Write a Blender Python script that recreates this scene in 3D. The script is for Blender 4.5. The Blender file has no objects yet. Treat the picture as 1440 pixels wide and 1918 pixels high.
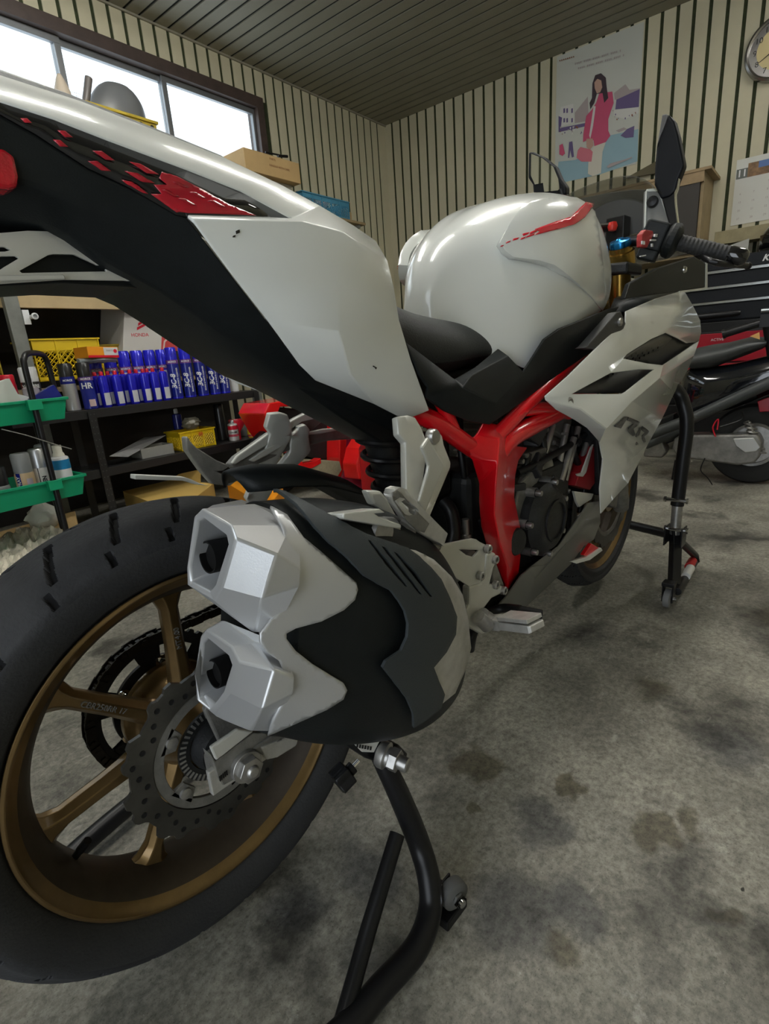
import bpy, bmesh, math, random
from math import sin, cos, pi, radians as rad
from mathutils import Vector as V, Matrix, Euler
from mathutils.bvhtree import BVHTree
from mathutils.geometry import delaunay_2d_cdt
random.seed(7)
scn = bpy.context.scene
COL = scn.collection
# ---------------------------------------------------------------- camera
FPX = 994.3; YAW = .7652; PIT = -.2866; ROL = .0736; CAM = V((-.2538, -.6542, .8068))
_f = V((cos(PIT)*cos(YAW), cos(PIT)*sin(YAW), sin(PIT))); _r = V((sin(YAW), -cos(YAW), 0)); _d = _f.cross(_r)
CR = cos(ROL)*_r + sin(ROL)*_d; CD = -sin(ROL)*_r + cos(ROL)*_d; CF = _f
cd = bpy.data.cameras.new('camera'); cam = bpy.data.objects.new('camera', cd); COL.objects.link(cam)
cd.sensor_fit = 'VERTICAL'; cd.sensor_height = 24; cd.lens = FPX/1918*24; cd.clip_start = .02; cd.clip_end = 200
M = Matrix(((CR.x, -CD.x, -CF.x, CAM.x), (CR.y, -CD.y, -CF.y, CAM.y), (CR.z, -CD.z, -CF.z, CAM.z), (0, 0, 0, 1)))
cam.matrix_world = M; scn.camera = cam
def ray(px, py): return (CR*((px-720)/FPX) + CD*((py-959)/FPX) + CF)
def P(px, py, Y=None, X=None, Z=None):
    r = ray(px, py)
    t = (Y-CAM.y)/r.y if Y is not None else (X-CAM.x)/r.x if X is not None else (Z-CAM.z)/r.z
    return CAM + r*t
# room frame: corner K, u along the window wall (negative = towards the camera), v across (negative = away from the window wall)
KC = V((4.340, 3.366, 0)); AW = .0759; DU = V((cos(AW), sin(AW), 0)); DV = V((-sin(AW), cos(AW), 0)); CEIL = 2.967
def Rm(u, v, z): return KC + DU*u + DV*v + V((0, 0, z))
def Pv(px, py, v):
    r = ray(px, py); t = ((KC-CAM).dot(DV)+v)/r.dot(DV); return CAM + r*t
def Pu(px, py, u):
    r = ray(px, py); t = ((KC-CAM).dot(DU)+u)/r.dot(DU); return CAM + r*t
def uvz(p):
    q = V(p)-KC; return q.dot(DU), q.dot(DV), q.z
# ---------------------------------------------------------------- materials
MATS = {}
def mat(name, col, rough=.5, metal=0., coat=0., noise=0., nscale=8., bump=0., bscale=60., spec=.5, alpha=None, emit=None, trans=0., col2=None):
    if name in MATS: return MATS[name]
    m = bpy.data.materials.new(name); m.use_nodes = True; nt = m.node_tree; b = nt.nodes['Principled BSDF']
    c = (*col, 1); b.inputs['Base Color'].default_value = c
    b.inputs['Roughness'].default_value = rough; b.inputs['Metallic'].default_value = metal
    b.inputs['Coat Weight'].default_value = coat; b.inputs['Coat Roughness'].default_value = .04
    b.inputs['Specular IOR Level'].default_value = spec
    if trans: b.inputs['Transmission Weight'].default_value = trans
    if emit: b.inputs['Emission Color'].default_value = (*emit[0], 1); b.inputs['Emission Strength'].default_value = emit[1]
    tc = nt.nodes.new('ShaderNodeTexCoord')
    if noise or col2:
        n = nt.nodes.new('ShaderNodeTexNoise'); n.inputs['Scale'].default_value = nscale; n.inputs['Detail'].default_value = 6; n.inputs['Roughness'].default_value = .65
        nt.links.new(tc.outputs['Object'], n.inputs['Vector'])
        r = nt.nodes.new('ShaderNodeValToRGB'); r.color_ramp.elements[0].position = .35; r.color_ramp.elements[1].position = .68
        k = col2 if col2 else tuple(x*(1-noise) for x in col)
        r.color_ramp.elements[0].color = (*k, 1); r.color_ramp.elements[1].color = c
        nt.links.new(n.outputs['Fac'], r.inputs['Fac']); nt.links.new(r.outputs['Color'], b.inputs['Base Color'])
    if bump:
        n2 = nt.nodes.new('ShaderNodeTexNoise'); n2.inputs['Scale'].default_value = bscale; n2.inputs['Detail'].default_value = 4
        nt.links.new(tc.outputs['Object'], n2.inputs['Vector'])
        bp = nt.nodes.new('ShaderNodeBump'); bp.inputs['Strength'].default_value = bump; bp.inputs['Distance'].default_value = .002
        nt.links.new(n2.outputs['Fac'], bp.inputs['Height']); nt.links.new(bp.outputs['Normal'], b.inputs['Normal'])
    MATS[name] = m; return m
WHITE = mat('pearl_white_paint', (.80, .82, .78), .22, 0, .7)
RED = mat('red_frame_paint', (.80, .004, .012), .28, 0, .5)
REDG = mat('red_graphic', (.62, .01, .03), .3, 0, .5, col2=(.35, .006, .02), nscale=14)
BLK = mat('black_plastic', (.010, .0125, .013), .5, noise=.3, nscale=30, bump=.15, bscale=700, spec=.28)
BLKG = mat('gloss_black', (.008, .008, .009), .12, coat=.8)
BLKM = mat('matt_black_steel', (.009, .009, .010), .36, spec=.35)
BLKE = mat('engine_black', (.013, .014, .015), .5, noise=.4, nscale=40, bump=.3, bscale=300)
GREYP = mat('shield_grey', (.040, .047, .050), .5, bump=.2, bscale=900, spec=.35)
VINYL = mat('seat_vinyl', (.012, .013, .014), .45, bump=.4, bscale=500, spec=.4)
SILV = mat('silver_paint', (.62, .63, .64), .36, .55, 0, bump=.06, bscale=900)
ALU = mat('cast_aluminium', (.62, .61, .57), .40, .45, noise=.25, nscale=30, bump=.15, bscale=400)
ALUD = mat('dull_aluminium', (.27, .262, .24), .5, .4, noise=.4, nscale=25, bump=.3, bscale=300)
BRACK = mat('silver_bracket', (.62, .62, .57), .4, .25, .1)
CHROME = mat('chrome', (.75, .75, .74), .12, 1.)
STEEL = mat('steel', (.50, .49, .47), .34, .8, noise=.3, nscale=50)
GOLD = mat('bronze_wheel_paint', (.26, .165, .065), .30, .75, .3, noise=.35, nscale=9)
GOLDF = mat('gold_fork', (.42, .26, .06), .25, .9)
RUB = mat('tyre_rubber', (.022, .023, .025), .72, noise=.35, nscale=12, bump=.35, bscale=260, col2=(.032, .032, .032))
DISC = mat('brake_disc_steel', (.15, .145, .135), .36, .85, noise=.35, nscale=20)
GREEN = mat('green_plastic', (.0, .30, .135), .45)
CONC = None
def tag(o, label=None, cat=None, group=None, kind=None):
    if label: o['label'] = label
    if cat: o['category'] = cat
    if group: o['group'] = group
    if kind: o['kind'] = kind
    return o
def thing(name, label, cat, loc=(0, 0, 0), rz=0., group=None):
    o = bpy.data.objects.new(name, None); COL.objects.link(o); o.empty_display_size = .05
    o.location = loc; o.rotation_euler = (0, 0, rz); return tag(o, label, cat, group)
def root_of(o):
    while o.parent: o = o.parent
    return o
def frame(du, dv=None):
    pass
# ---------------------------------------------------------------- mesh builder (coordinates are world coordinates unless local=True)
class MB:
    def __init__(s): s.v = []; s.f = []; s.m = []
    def add(s, vs, fs, m=0):
        b = len(s.v); s.v += [V(p) for p in vs]; s.f += [tuple(b+i for i in f) for f in fs]; s.m += [m]*len(fs); return s
    def box(s, c, d, R=None, m=0):
        c = V(c); vs = []
        for x in (-.5, .5):
            for y in (-.5, .5):
                for z in (-.5, .5):
                    q = V((x*d[0], y*d[1], z*d[2])); vs.append(c+(R@q if R else q))
        return s.add(vs, [(0, 1, 3, 2), (4, 6, 7, 5), (0, 4, 5, 1), (2, 3, 7, 6), (0, 2, 6, 4), (1, 5, 7, 3)], m)
    def hexa(s, p, m=0):   # eight corners: bottom ring 0-3, top ring 4-7
        return s.add(p, [(3, 2, 1, 0), (4, 5, 6, 7), (0, 1, 5, 4), (1, 2, 6, 5), (2, 3, 7, 6), (3, 0, 4, 7)], m)
    def ring(s, c, ax, up, r, n, ry=None): pass
    def tube(s, pts, r, n=12, closed=False, caps=True, m=0, flat=None):
        pts = [V(p) for p in pts]; N = len(pts)
        rs = r if isinstance(r, (list, tuple)) else [r]*N
        tang = []
        for i in range(N):
            a = pts[(i-1) % N] if (i > 0 or closed) else pts[i]; b = pts[(i+1) % N] if (i < N-1 or closed) else pts[i]
            t = b-a
            if t.length < 1e-9: t = V((0, 0, 1))
            tang.append(t.normalized())
        t0 = tang[0]; up = V((0, 0, 1)) if abs(t0.z) < .9 else V((1, 0, 0)); nrm = t0.cross(up).normalized()
        vs = []; fs = []
        for i in range(N):
            t = tang[i]; nrm = (nrm - t*nrm.dot(t)); nrm.normalize(); bn = t.cross(nrm)
            for k in range(n):
                a = 2*pi*k/n; vs.append(pts[i]+(nrm*cos(a)+bn*sin(a)*(flat or 1))*rs[i])
        for i in range(N if closed else N-1):
            j = (i+1) % N
            for k in range(n): l = (k+1) % n; fs.append((i*n+k, i*n+l, j*n+l, j*n+k))
        if caps and not closed: fs.append(tuple(range(n))[::-1]); fs.append(tuple((N-1)*n+k for k in range(n)))
        return s.add(vs, fs, m)
    def lathe(s, prof, c=(0, 0, 0), ax=(0, 0, 1), n=32, m=0, closed=False, a0=0, a1=2*pi, ms=None):
        ax = V(ax).normalized(); c = V(c); e = V((1, 0, 0)) if abs(ax.x) < .9 else V((0, 1, 0)); e = (e-ax*e.dot(ax)).normalized(); g = ax.cross(e)
        vs = []; K = len(prof); full = abs(a1-a0-2*pi) < 1e-6; n2 = n if full else n+1
        for i in range(n2):
            a = a0+(a1-a0)*i/n; d = e*cos(a)+g*sin(a)
            for r, h in prof: vs.append(c+d*r+ax*h)
        b = len(s.v); s.v += vs
        for i in range(n):
            j = (i+1) % n2
            for k in range(K if closed else K-1):
                l = (k+1) % K
                s.f.append((b+i*K+k, b+j*K+k, b+j*K+l, b+i*K+l)); s.m.append(ms[k] if ms else m)
        return s
    def prism(s, pts, vec, m=0, ms=None):
        pts = [V(p) for p in pts]; n = len(pts); vec = V(vec); vs = pts+[p+vec for p in pts]
        fs = [tuple(range(n))[::-1], tuple(range(n, 2*n))]+[(i, (i+1) % n, n+(i+1) % n, n+i) for i in range(n)]
        s.add(vs, fs, m)
        if ms is not None: s.m[-n:] = [ms]*n
        return s
    def loft(s, rings, m=0, caps=True, closed=True):
        n = len(rings[0]); vs = [V(p) for r in rings for p in r]; fs = []
        for i in range(len(rings)-1):
            for k in range(n if closed else n-1):
                l = (k+1) % n; fs.append((i*n+k, i*n+l, (i+1)*n+l, (i+1)*n+k))
        if caps and closed: fs.append(tuple(range(n))[::-1]); fs.append(tuple((len(rings)-1)*n+k for k in range(n)))
        return s.add(vs, fs, m)
    def mirror(s):
        s.half = (len(s.v), len(s.f)); b = len(s.v); s.v += [V((p.x, -p.y, p.z)) for p in s.v]
        s.f += [tuple(b+i for i in f)[::-1] for f in s.f]; s.m += s.m[:]; return s
    def build(s, name, mats, parent=None, smooth=40, bevel=0, bseg=2, solid=0, soff=0, sub=0, local=False, label=None, split=False):
        h = getattr(s, 'half', None)
        if h and len(s.v) == 2*h[0] and len(s.f) == 2*h[1]:
            a = MB(); a.v = s.v[:h[0]]; a.f = s.f[:h[1]]; a.m = s.m[:h[1]]; b_ = MB(); b_.v = s.v[h[0]:]; b_.f = [tuple(i-h[0] for i in f) for f in s.f[h[1]:]]; b_.m = s.m[h[1]:]
            kw = dict(smooth=smooth, bevel=bevel, bseg=bseg, solid=solid, soff=soff, sub=sub, local=local, label=label, split=split); o = a.build(name, mats, parent, **kw); b_.build(name, mats, parent, **kw); return o
        if split:
            par = list(range(len(s.v)))
            def find(i):
                while par[i] != i: par[i] = par[par[i]]; i = par[i]
                return i
            for f in s.f:
                r0 = find(f[0])
                for i in f[1:]: par[find(i)] = r0
            grp = {}
            for k, f in enumerate(s.f): grp.setdefault(find(f[0]), []).append(k)
            if len(grp) > 1:
                first = None
                for g in grp.values():
                    a = MB(); ix = {}
                    for k in g:
                        for i in s.f[k]:
                            if i not in ix: ix[i] = len(a.v); a.v.append(s.v[i])
                        a.f.append(tuple(ix[i] for i in s.f[k])); a.m.append(s.m[k])
                    o = a.build(name, mats, parent, smooth=smooth, bevel=bevel, bseg=bseg, solid=solid, soff=soff, sub=sub, local=local, label=label); first = first or o
                return first
        me = bpy.data.meshes.new(name); org = V((0, 0, 0)); rot = None
        if parent is not None and not local:
            r = root_of(parent); org = r.location.copy(); rot = r.rotation_euler.to_matrix().transposed()
        vs = s.v if (parent is None or local) else [rot@(p-org) for p in s.v]
        me.from_pydata([tuple(p) for p in vs], [], s.f)
        if not isinstance(mats, (list, tuple)): mats = [mats]
        for q in mats: me.materials.append(q)
        me.polygons.foreach_set('material_index', s.m)
        bm = bmesh.new(); bm.from_mesh(me); bmesh.ops.recalc_face_normals(bm, faces=bm.faces); bm.to_mesh(me); bm.free()
        if smooth:
            me.polygons.foreach_set('use_smooth', [True]*len(me.polygons)); me.set_sharp_from_angle(angle=rad(smooth))
        me.update()
        o = bpy.data.objects.new(name, me); COL.objects.link(o)
        if parent is not None: o.parent = parent
        if solid: q = o.modifiers.new('s', 'SOLIDIFY'); q.thickness = solid; q.offset = soff
        if sub: q = o.modifiers.new('u', 'SUBSURF'); q.levels = sub; q.render_levels = sub
        if bevel:
            q = o.modifiers.new('b', 'BEVEL'); q.width = bevel; q.segments = bseg; q.limit_method = 'ANGLE'; q.angle_limit = rad(30); q.harden_normals = False
        if label: o['label'] = label
        return o
def smoothpath(pts, n=6):
    pts = [V(p) for p in pts]; out = []
    for i in range(len(pts)-1):
        p0 = pts[max(i-1, 0)]; p1 = pts[i]; p2 = pts[i+1]; p3 = pts[min(i+2, len(pts)-1)]
        for k in range(n):
            t = k/n; out.append(.5*((2*p1)+(-p0+p2)*t+(2*p0-5*p1+4*p2-p3)*t*t+(-p0+3*p1-3*p2+p3)*t**3))
    out.append(pts[-1]); return out
def lerp(a, b, t): return a+(b-a)*t
def spl(keys, t):   # keys: list of tuples (t, values...) ; catmull interpolation
    ts = [k[0] for k in keys]
    i = 0
    while i < len(ts)-2 and t > ts[i+1]: i += 1
    a, b = keys[i], keys[i+1]; h = b[0]-a[0]; u = (t-a[0])/h
    p = keys[i-1] if i > 0 else a; q = keys[i+2] if i+2 < len(keys) else b
    out = []
    for j in range(1, len(a)):
        m0 = (b[j]-p[j])/(b[0]-p[0]) if b[0] != p[0] else 0; m1 = (q[j]-a[j])/(q[0]-a[0]) if q[0] != a[0] else 0
        out.append((2*u**3-3*u*u+1)*a[j]+(u**3-2*u*u+u)*h*m0+(-2*u**3+3*u*u)*b[j]+(u**3-u*u)*h*m1)
    return out
def inside(p, poly):
    x, y = p; c = False; n = len(poly)
    for i in range(n):
        x1, y1 = poly[i]; x2, y2 = poly[(i+1) % n]
        if (y1 > y) != (y2 > y) and x < (x2-x1)*(y-y1)/(y2-y1)+x1: c = not c
    return c
def densify(poly, d):
    out = []
    for i in range(len(poly)):
        a = poly[i]; b = poly[(i+1) % len(poly)]; L = math.hypot(b[0]-a[0], b[1]-a[1]); n = max(1, int(L/d))
        for k in range(n): out.append((a[0]+(b[0]-a[0])*k/n, a[1]+(b[1]-a[1])*k/n))
    return out
def fill2d(poly, step, holes=()):
    """triangulated polygon with interior grid points -> (points2d, faces)"""
    bd = densify(poly, step); pts = list(bd); edges = [(i, (i+1) % len(bd)) for i in range(len(bd))]
    hs = []
    for h in holes:
        hd = densify(h, step); b = len(pts); pts += hd; edges += [(b+i, b+(i+1) % len(hd)) for i in range(len(hd))]; hs.append(h)
    x0 = min(p[0] for p in poly); x1 = max(p[0] for p in poly); y0 = min(p[1] for p in poly); y1 = max(p[1] for p in poly)
    def near(q): return any(abs(q[0]-b[0]) < step*.45 and abs(q[1]-b[1]) < step*.45 for b in pts[:nb])
    nb = len(pts); y = y0+step/2; row = 0
    while y < y1:
        x = x0+step*(.5 if row % 2 else 0)
        while x < x1:
            if inside((x, y), poly) and not any(inside((x, y), h) for h in hs) and not near((x, y)): pts.append((x, y))
            x += step
        y += step*.87; row += 1
    r = delaunay_2d_cdt([V(p) for p in pts], edges, [], 0, 1e-6)
    vs = [(p.x, p.y) for p in r[0]]; fs = []
    for f in r[2]:
        cx = sum(vs[i][0] for i in f)/len(f); cy = sum(vs[i][1] for i in f)/len(f)
        if inside((cx, cy), poly) and not any(inside((cx, cy), h) for h in hs): fs.append(tuple(f))
    return vs, fs
def bvh_of(*mbs):
    vs = []; fs = []
    for mb in mbs:
        b = len(vs); vs += mb.v; fs += [tuple(b+i for i in f) for f in mb.f]
    return BVHTree.FromPolygons(vs, fs)
def drape(bvh, poly, off=.003, step=8, mirror=False, fallY=None, holes=(), mb=None, m=0, back=.004):
    """lay a pixel-outlined panel on a modelled surface: a raised skin that follows it, with its own thickness"""
    vs, fs = fill2d(poly, step, holes); out = []
    for p in vs:
        r = ray(*p).normalized(); h = bvh.ray_cast(CAM, r)
        if h[0] is None:
            # off the edge of the surface: nearest surface point
            q = None
            for k in range(60, 400, 4):
                s = CAM+r*(k/100); n = bvh.find_nearest(s)
                if n[0] is not None and (q is None or n[3] < q[3]): q = n
            pos, nr = q[0], q[1]
        else: pos, nr = h[0], h[1]
        if nr.dot(r) > 0: nr = -nr
        out.append(pos+nr*off)
    mb = mb or MB(); mb.add(out, fs, m)
    if mirror: mb.mirror()
    return mb
def txt(s, size, name, mt, parent, origin, xdir, ydir, ext=.0006, align='CENTER', shear=0, bold=0, spacing=1):
    """lettering as mesh; origin/xdir/ydir in world coordinates"""
    c = bpy.data.curves.new(name, 'FONT'); c.body = s; c.size = size; c.extrude = ext; c.align_x = align; c.align_y = 'CENTER'; c.shear = shear; c.offset = bold; c.space_character = spacing
    c.resolution_u = 3
    o = bpy.data.objects.new(name, c); COL.objects.link(o)
    me = bpy.data.meshes.new_from_object(o); bpy.data.objects.remove(o); bpy.data.curves.remove(c); me.name = name
    x = V(xdir).normalized(); y = V(ydir); y = (y-x*y.dot(x)).normalized(); z = x.cross(y)
    A = Matrix(((x.x, y.x, z.x, origin[0]), (x.y, y.y, z.y, origin[1]), (x.z, y.z, z.z, origin[2]), (0, 0, 0, 1)))
    me.transform(A)
    if parent is not None:
        r = root_of(parent); B = (Matrix.Translation(r.location) @ r.rotation_euler.to_matrix().to_4x4()).inverted(); me.transform(B)
    me.materials.clear(); me.materials.append(mt)
    o = bpy.data.objects.new(name, me); COL.objects.link(o)
    if parent is not None: o.parent = parent
    return o
def copy_tree(o, parent=None):
    c = o.copy(); COL.objects.link(c); c.parent = parent
    for ch in list(o.children): copy_tree(ch, c)
    return c
def clear_labels(o):
    pass
# ================================================================= room
OIL = (.52, .49, .42); GRY = (.56, .575, .62)
SPOTS = [(.49,-.16,.052,OIL,.25),(.55,-.32,.024,OIL,.3),(.54,-.47,.036,OIL,.4),(.38,-.21,.015,OIL,.4),(.51,-.59,.005,(.08,.08,.07),.3),(.84,-.52,.085,GRY,.6),(.44,-.31,.062,GRY,.5),(.28,-.35,.085,GRY,.6),(.33,-.42,.045,GRY,.6),(.45,-.60,.022,OIL,.5),(.60,-.51,.028,OIL,.6),(.18,-.15,.06,GRY,.6),(.95,-.34,.05,OIL,.8),(.07,-.10,.055,GRY,.6),(.26,-.43,.03,OIL,.6),(.1,-.25,.06,GRY,.8),(1.5,-.5,.09,OIL,.8)]
def floor_mat():
    m = bpy.data.materials.new('concrete_floor'); m.use_nodes = True; nt = m.node_tree; b = nt.nodes['Principled BSDF']; L = nt.links.new
    tc = nt.nodes.new('ShaderNodeTexCoord')
    def nz(scale, det=8, ro=.6, off=0):
        mp = nt.nodes.new('ShaderNodeMapping'); mp.inputs['Location'].default_value = (off, off*.7, 0); L(tc.outputs['Object'], mp.inputs['Vector'])
        n = nt.nodes.new('ShaderNodeTexNoise'); n.inputs['Scale'].default_value = scale; n.inputs['Detail'].default_value = det; n.inputs['Roughness'].default_value = ro
        L(mp.outputs[0], n.inputs['Vector']); return n.outputs['Fac']
    def ramp(f, p0, p1, c0, c1):
        r = nt.nodes.new('ShaderNodeValToRGB'); r.color_ramp.elements[0].position = p0; r.color_ramp.elements[1].position = p1
        r.color_ramp.elements[0].color = (*c0, 1); r.color_ramp.elements[1].color = (*c1, 1); L(f, r.inputs['Fac']); return r.outputs['Color']
    def mix(a, bb, f, typ='MIX'):
        x = nt.nodes.new('ShaderNodeMix'); x.data_type = 'RGBA'; x.blend_type = typ
        if hasattr(f, 'links') or not isinstance(f, (int, float)): L(f, x.inputs[0])
        else: x.inputs[0].default_value = f
        L(a, x.inputs[6]); L(bb, x.inputs[7]); return x.outputs[2]
    base = ramp(nz(2.2, 12, .72), .34, .66, (.125, .121, .104), (.47, .452, .395))
    fine = ramp(nz(75, 6, .75, 3), .36, .62, (.50, .50, .48), (1.08, 1.07, 1.03))
    c = mix(base, fine, 1., 'MULTIPLY')
    blot = ramp(nz(4.5, 5, .55, 11), .55, .66, (1, 1, 1), (.34, .34, .34))
    c = mix(c, blot, 1., 'MULTIPLY')
    big = ramp(nz(1.1, 4, .5, 23), .50, .66, (1, 1, 1), (.55, .55, .54))
    c = mix(c, big, 1., 'MULTIPLY')
    lt = ramp(nz(9, 10, .8, 5), .60, .72, (0, 0, 0), (.22, .22, .20))
    c = mix(c, lt, 1., 'ADD')
    # grit: pale and dark specks
    g1 = ramp(nz(190, 3, .8, 31), .34, .44, (.45, .45, .43), (1, 1, 1)); c = mix(c, g1, .75, 'MULTIPLY')
    g2 = ramp(nz(120, 4, .8, 37), .64, .74, (0, 0, 0), (.20, .20, .18)); c = mix(c, g2, 1., 'ADD')
    st = nt.nodes.new('ShaderNodeMapping'); st.inputs['Scale'].default_value = (14, 55, 1); st.inputs['Rotation'].default_value = (0, 0, .7); L(tc.outputs['Object'], st.inputs['Vector'])
    sn = nt.nodes.new('ShaderNodeTexNoise'); sn.inputs['Scale'].default_value = 1; sn.inputs['Detail'].default_value = 5; L(st.outputs[0], sn.inputs['Vector'])
    c = mix(c, ramp(sn.outputs['Fac'], .66, .76, (0, 0, 0), (.16, .155, .14)), 1., 'ADD')
    # individual oil and rubber marks, each with its own ragged outline
    wp = nt.nodes.new('ShaderNodeTexNoise'); wp.inputs['Scale'].default_value = 11; wp.inputs['Detail'].default_value = 5; L(tc.outputs['Object'], wp.inputs['Vector'])
    vm = nt.nodes.new('ShaderNodeVectorMath'); vm.operation = 'MULTIPLY_ADD'; L(wp.outputs['Color'], vm.inputs[0]); vm.inputs[1].default_value = (.13, .13, 0); 
    of = nt.nodes.new('ShaderNodeVectorMath'); of.operation = 'SUBTRACT'; L(tc.outputs['Object'], of.inputs[0]); of.inputs[1].default_value = (.065, .065, 0); L(of.outputs[0], vm.inputs[2])
    for (x, y, r, k, soft) in SPOTS:
        ds = nt.nodes.new('ShaderNodeVectorMath'); ds.operation = 'DISTANCE'; L(vm.outputs[0], ds.inputs[0]); ds.inputs[1].default_value = (x, y, 0)
        mr = nt.nodes.new('ShaderNodeMapRange'); mr.interpolation_type = 'SMOOTHSTEP'; mr.inputs['From Min'].default_value = r*(1-soft); mr.inputs['From Max'].default_value = r*(1+soft*.3); L(ds.outputs['Value'], mr.inputs['Value'])
        c = mix(c, ramp(mr.outputs['Result'], 0, 1, k, (1, 1, 1)), 1., 'MULTIPLY')
    L(c, b.inputs['Base Color'])
    rr = ramp(nz(3, 6, .6, 40), .35, .65, (.38,)*3, (.62,)*3); L(rr, b.inputs['Roughness'])
    bp = nt.nodes.new('ShaderNodeBump'); bp.inputs['Strength'].default_value = .35; bp.inputs['Distance'].default_value = .002; L(nz(55, 8, .7, 9), bp.inputs['Height']); L(bp.outputs[0], b.inputs['Normal'])
    b.inputs['Specular IOR Level'].default_value = .35
    return m
FLOOR = floor_mat()
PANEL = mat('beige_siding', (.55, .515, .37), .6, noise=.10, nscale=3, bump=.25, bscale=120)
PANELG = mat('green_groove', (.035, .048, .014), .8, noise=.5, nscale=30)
CEILP = mat('shaded_siding', (.27, .255, .195), .6, noise=.12, nscale=3, bump=.25, bscale=120)  # same siding as the walls, its weaker lighting mixed into the colour
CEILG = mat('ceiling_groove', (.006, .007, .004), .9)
U0, V0 = -6.2, -5.6       # room extends towards the camera and past it
mb = MB(); A = [Rm(U0, .1, 0), Rm(.1, .1, 0), Rm(.1, V0, 0), Rm(U0, V0, 0)]; mb.prism(A, (0, 0, -.08))
tag(mb.build('floor', FLOOR, smooth=0), kind='structure')
PIT_ = .1000; GAP = .023
def siding(mb, a, b, z0, z1, face, thick=.006):
    """strips between coordinates; a,b = functions giving point for coordinate t and height z"""
    pass
# window wall (v = 0): window hole u -5.6..-1.62, z 1.96..2.70
WU0, WU1, WZ0, WZ1 = -5.55, -1.60, 1.95, 2.76
mb = MB(); T = .09
for (u0, u1, z0, z1) in ((U0, WU0, 0, CEIL), (WU1, T, 0, CEIL), (WU0, WU1, 0, WZ0), (WU0, WU1, WZ1, CEIL)):
    mb.hexa([Rm(u0, 0, z0), Rm(u1, 0, z0), Rm(u1, T, z0), Rm(u0, T, z0), Rm(u0, 0, z1), Rm(u1, 0, z1), Rm(u1, T, z1), Rm(u0, T, z1)], 1)
k = 0; u = -.134
ul = 0.0
edges = []
x = -.234+.1
while x > U0: edges.append(x); x -= PIT_
prev = 0.
for e in edges:
    a0, a1 = e+GAP/2, prev-(GAP/2 if prev else .004)
    segs = [(0, CEIL)]
    if a1 > WU0 and a0 < WU1:
        if a0 < WU1 < a1: segs = [(0, WZ0), (WZ1, CEIL)]
        else: segs = [(0, WZ0), (WZ1, CEIL)]
    for z0, z1 in segs:
        if a0 < WU1 < a1 and True: pass
        mb.hexa([Rm(a0, -.007, z0), Rm(a1, -.007, z0), Rm(a1, 0, z0), Rm(a0, 0, z0), Rm(a0, -.007, z1), Rm(a1, -.007, z1), Rm(a1, 0, z1), Rm(a0, 0, z1)], 0)
    prev = e
tag(mb.build('wall_left', [PANEL, PANELG], smooth=0), kind='structure')
# front wall (u = 0)
mb = MB()
mb.hexa([Rm(0, V0, 0), Rm(T, V0, 0), Rm(T, 0, 0), Rm(0, 0, 0), Rm(0, V0, CEIL), Rm(T, V0, CEIL), Rm(T, 0, CEIL), Rm(0, 0, CEIL)], 1)
edges = []; x = -.1886+.1
while x > V0: edges.append(x); x -= PIT_
prev = 0.
for e in edges:
    a0, a1 = e+GAP/2, prev-(GAP/2 if prev else .004)
    mb.hexa([Rm(-.007, a0, 0), Rm(0, a0, 0), Rm(0, a1, 0), Rm(-.007, a1, 0), Rm(-.007, a0, CEIL), Rm(0, a0, CEIL), Rm(0, a1, CEIL), Rm(-.007, a1, CEIL)], 0)
    prev = e
tag(mb.build('wall_front', [PANEL, PANELG], smooth=0), kind='structure')
# ceiling, boards run across (along v)
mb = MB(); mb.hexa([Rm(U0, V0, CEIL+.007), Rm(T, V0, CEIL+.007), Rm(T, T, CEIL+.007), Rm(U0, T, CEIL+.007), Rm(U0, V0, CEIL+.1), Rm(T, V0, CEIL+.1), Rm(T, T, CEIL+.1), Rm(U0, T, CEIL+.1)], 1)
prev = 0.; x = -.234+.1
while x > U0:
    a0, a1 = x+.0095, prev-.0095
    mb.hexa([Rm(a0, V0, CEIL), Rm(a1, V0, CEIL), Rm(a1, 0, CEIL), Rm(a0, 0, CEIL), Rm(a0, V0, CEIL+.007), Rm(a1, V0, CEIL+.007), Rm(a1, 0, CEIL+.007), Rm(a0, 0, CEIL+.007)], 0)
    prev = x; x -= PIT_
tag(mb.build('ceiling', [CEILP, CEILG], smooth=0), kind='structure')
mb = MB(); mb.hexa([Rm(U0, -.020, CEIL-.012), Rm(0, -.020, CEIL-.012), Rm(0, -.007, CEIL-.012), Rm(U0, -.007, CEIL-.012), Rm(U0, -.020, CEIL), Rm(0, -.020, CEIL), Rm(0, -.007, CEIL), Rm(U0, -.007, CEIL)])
tag(mb.build('trim_1', CEILP, smooth=0), kind='structure')
# right-hand and back walls, out of frame; an added opening behind the camera lets sky light in
mb = MB()
def wbox(mb, u0, u1, v0, v1, z0, z1): mb.hexa([Rm(u0, v0, z0), Rm(u1, v0, z0), Rm(u1, v1, z0), Rm(u0, v1, z0), Rm(u0, v0, z1), Rm(u1, v0, z1), Rm(u1, v1, z1), Rm(u0, v1, z1)])
PLAINW = mat('plain_wall', (.42, .40, .33), .7)
wbox(mb, U0, T, V0-.1, V0, 0, CEIL)
x = -.02
while x > U0+.1: wbox(mb, x-.077, x, V0, V0+.007, 0, CEIL); x -= .1
mb.m = [1]*6+[0]*(len(mb.f)-6)
tag(mb.build('wall_right', [PANEL, PANELG], smooth=0), kind='structure')
mb = MB(); wbox(mb, U0-.1, U0, V0, -4.3, 0, CEIL); wbox(mb, U0-.1, U0, -3.0, T, 0, CEIL); wbox(mb, U0-.1, U0, -4.3, -3.0, 2.1, CEIL)
x = -.02
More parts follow.
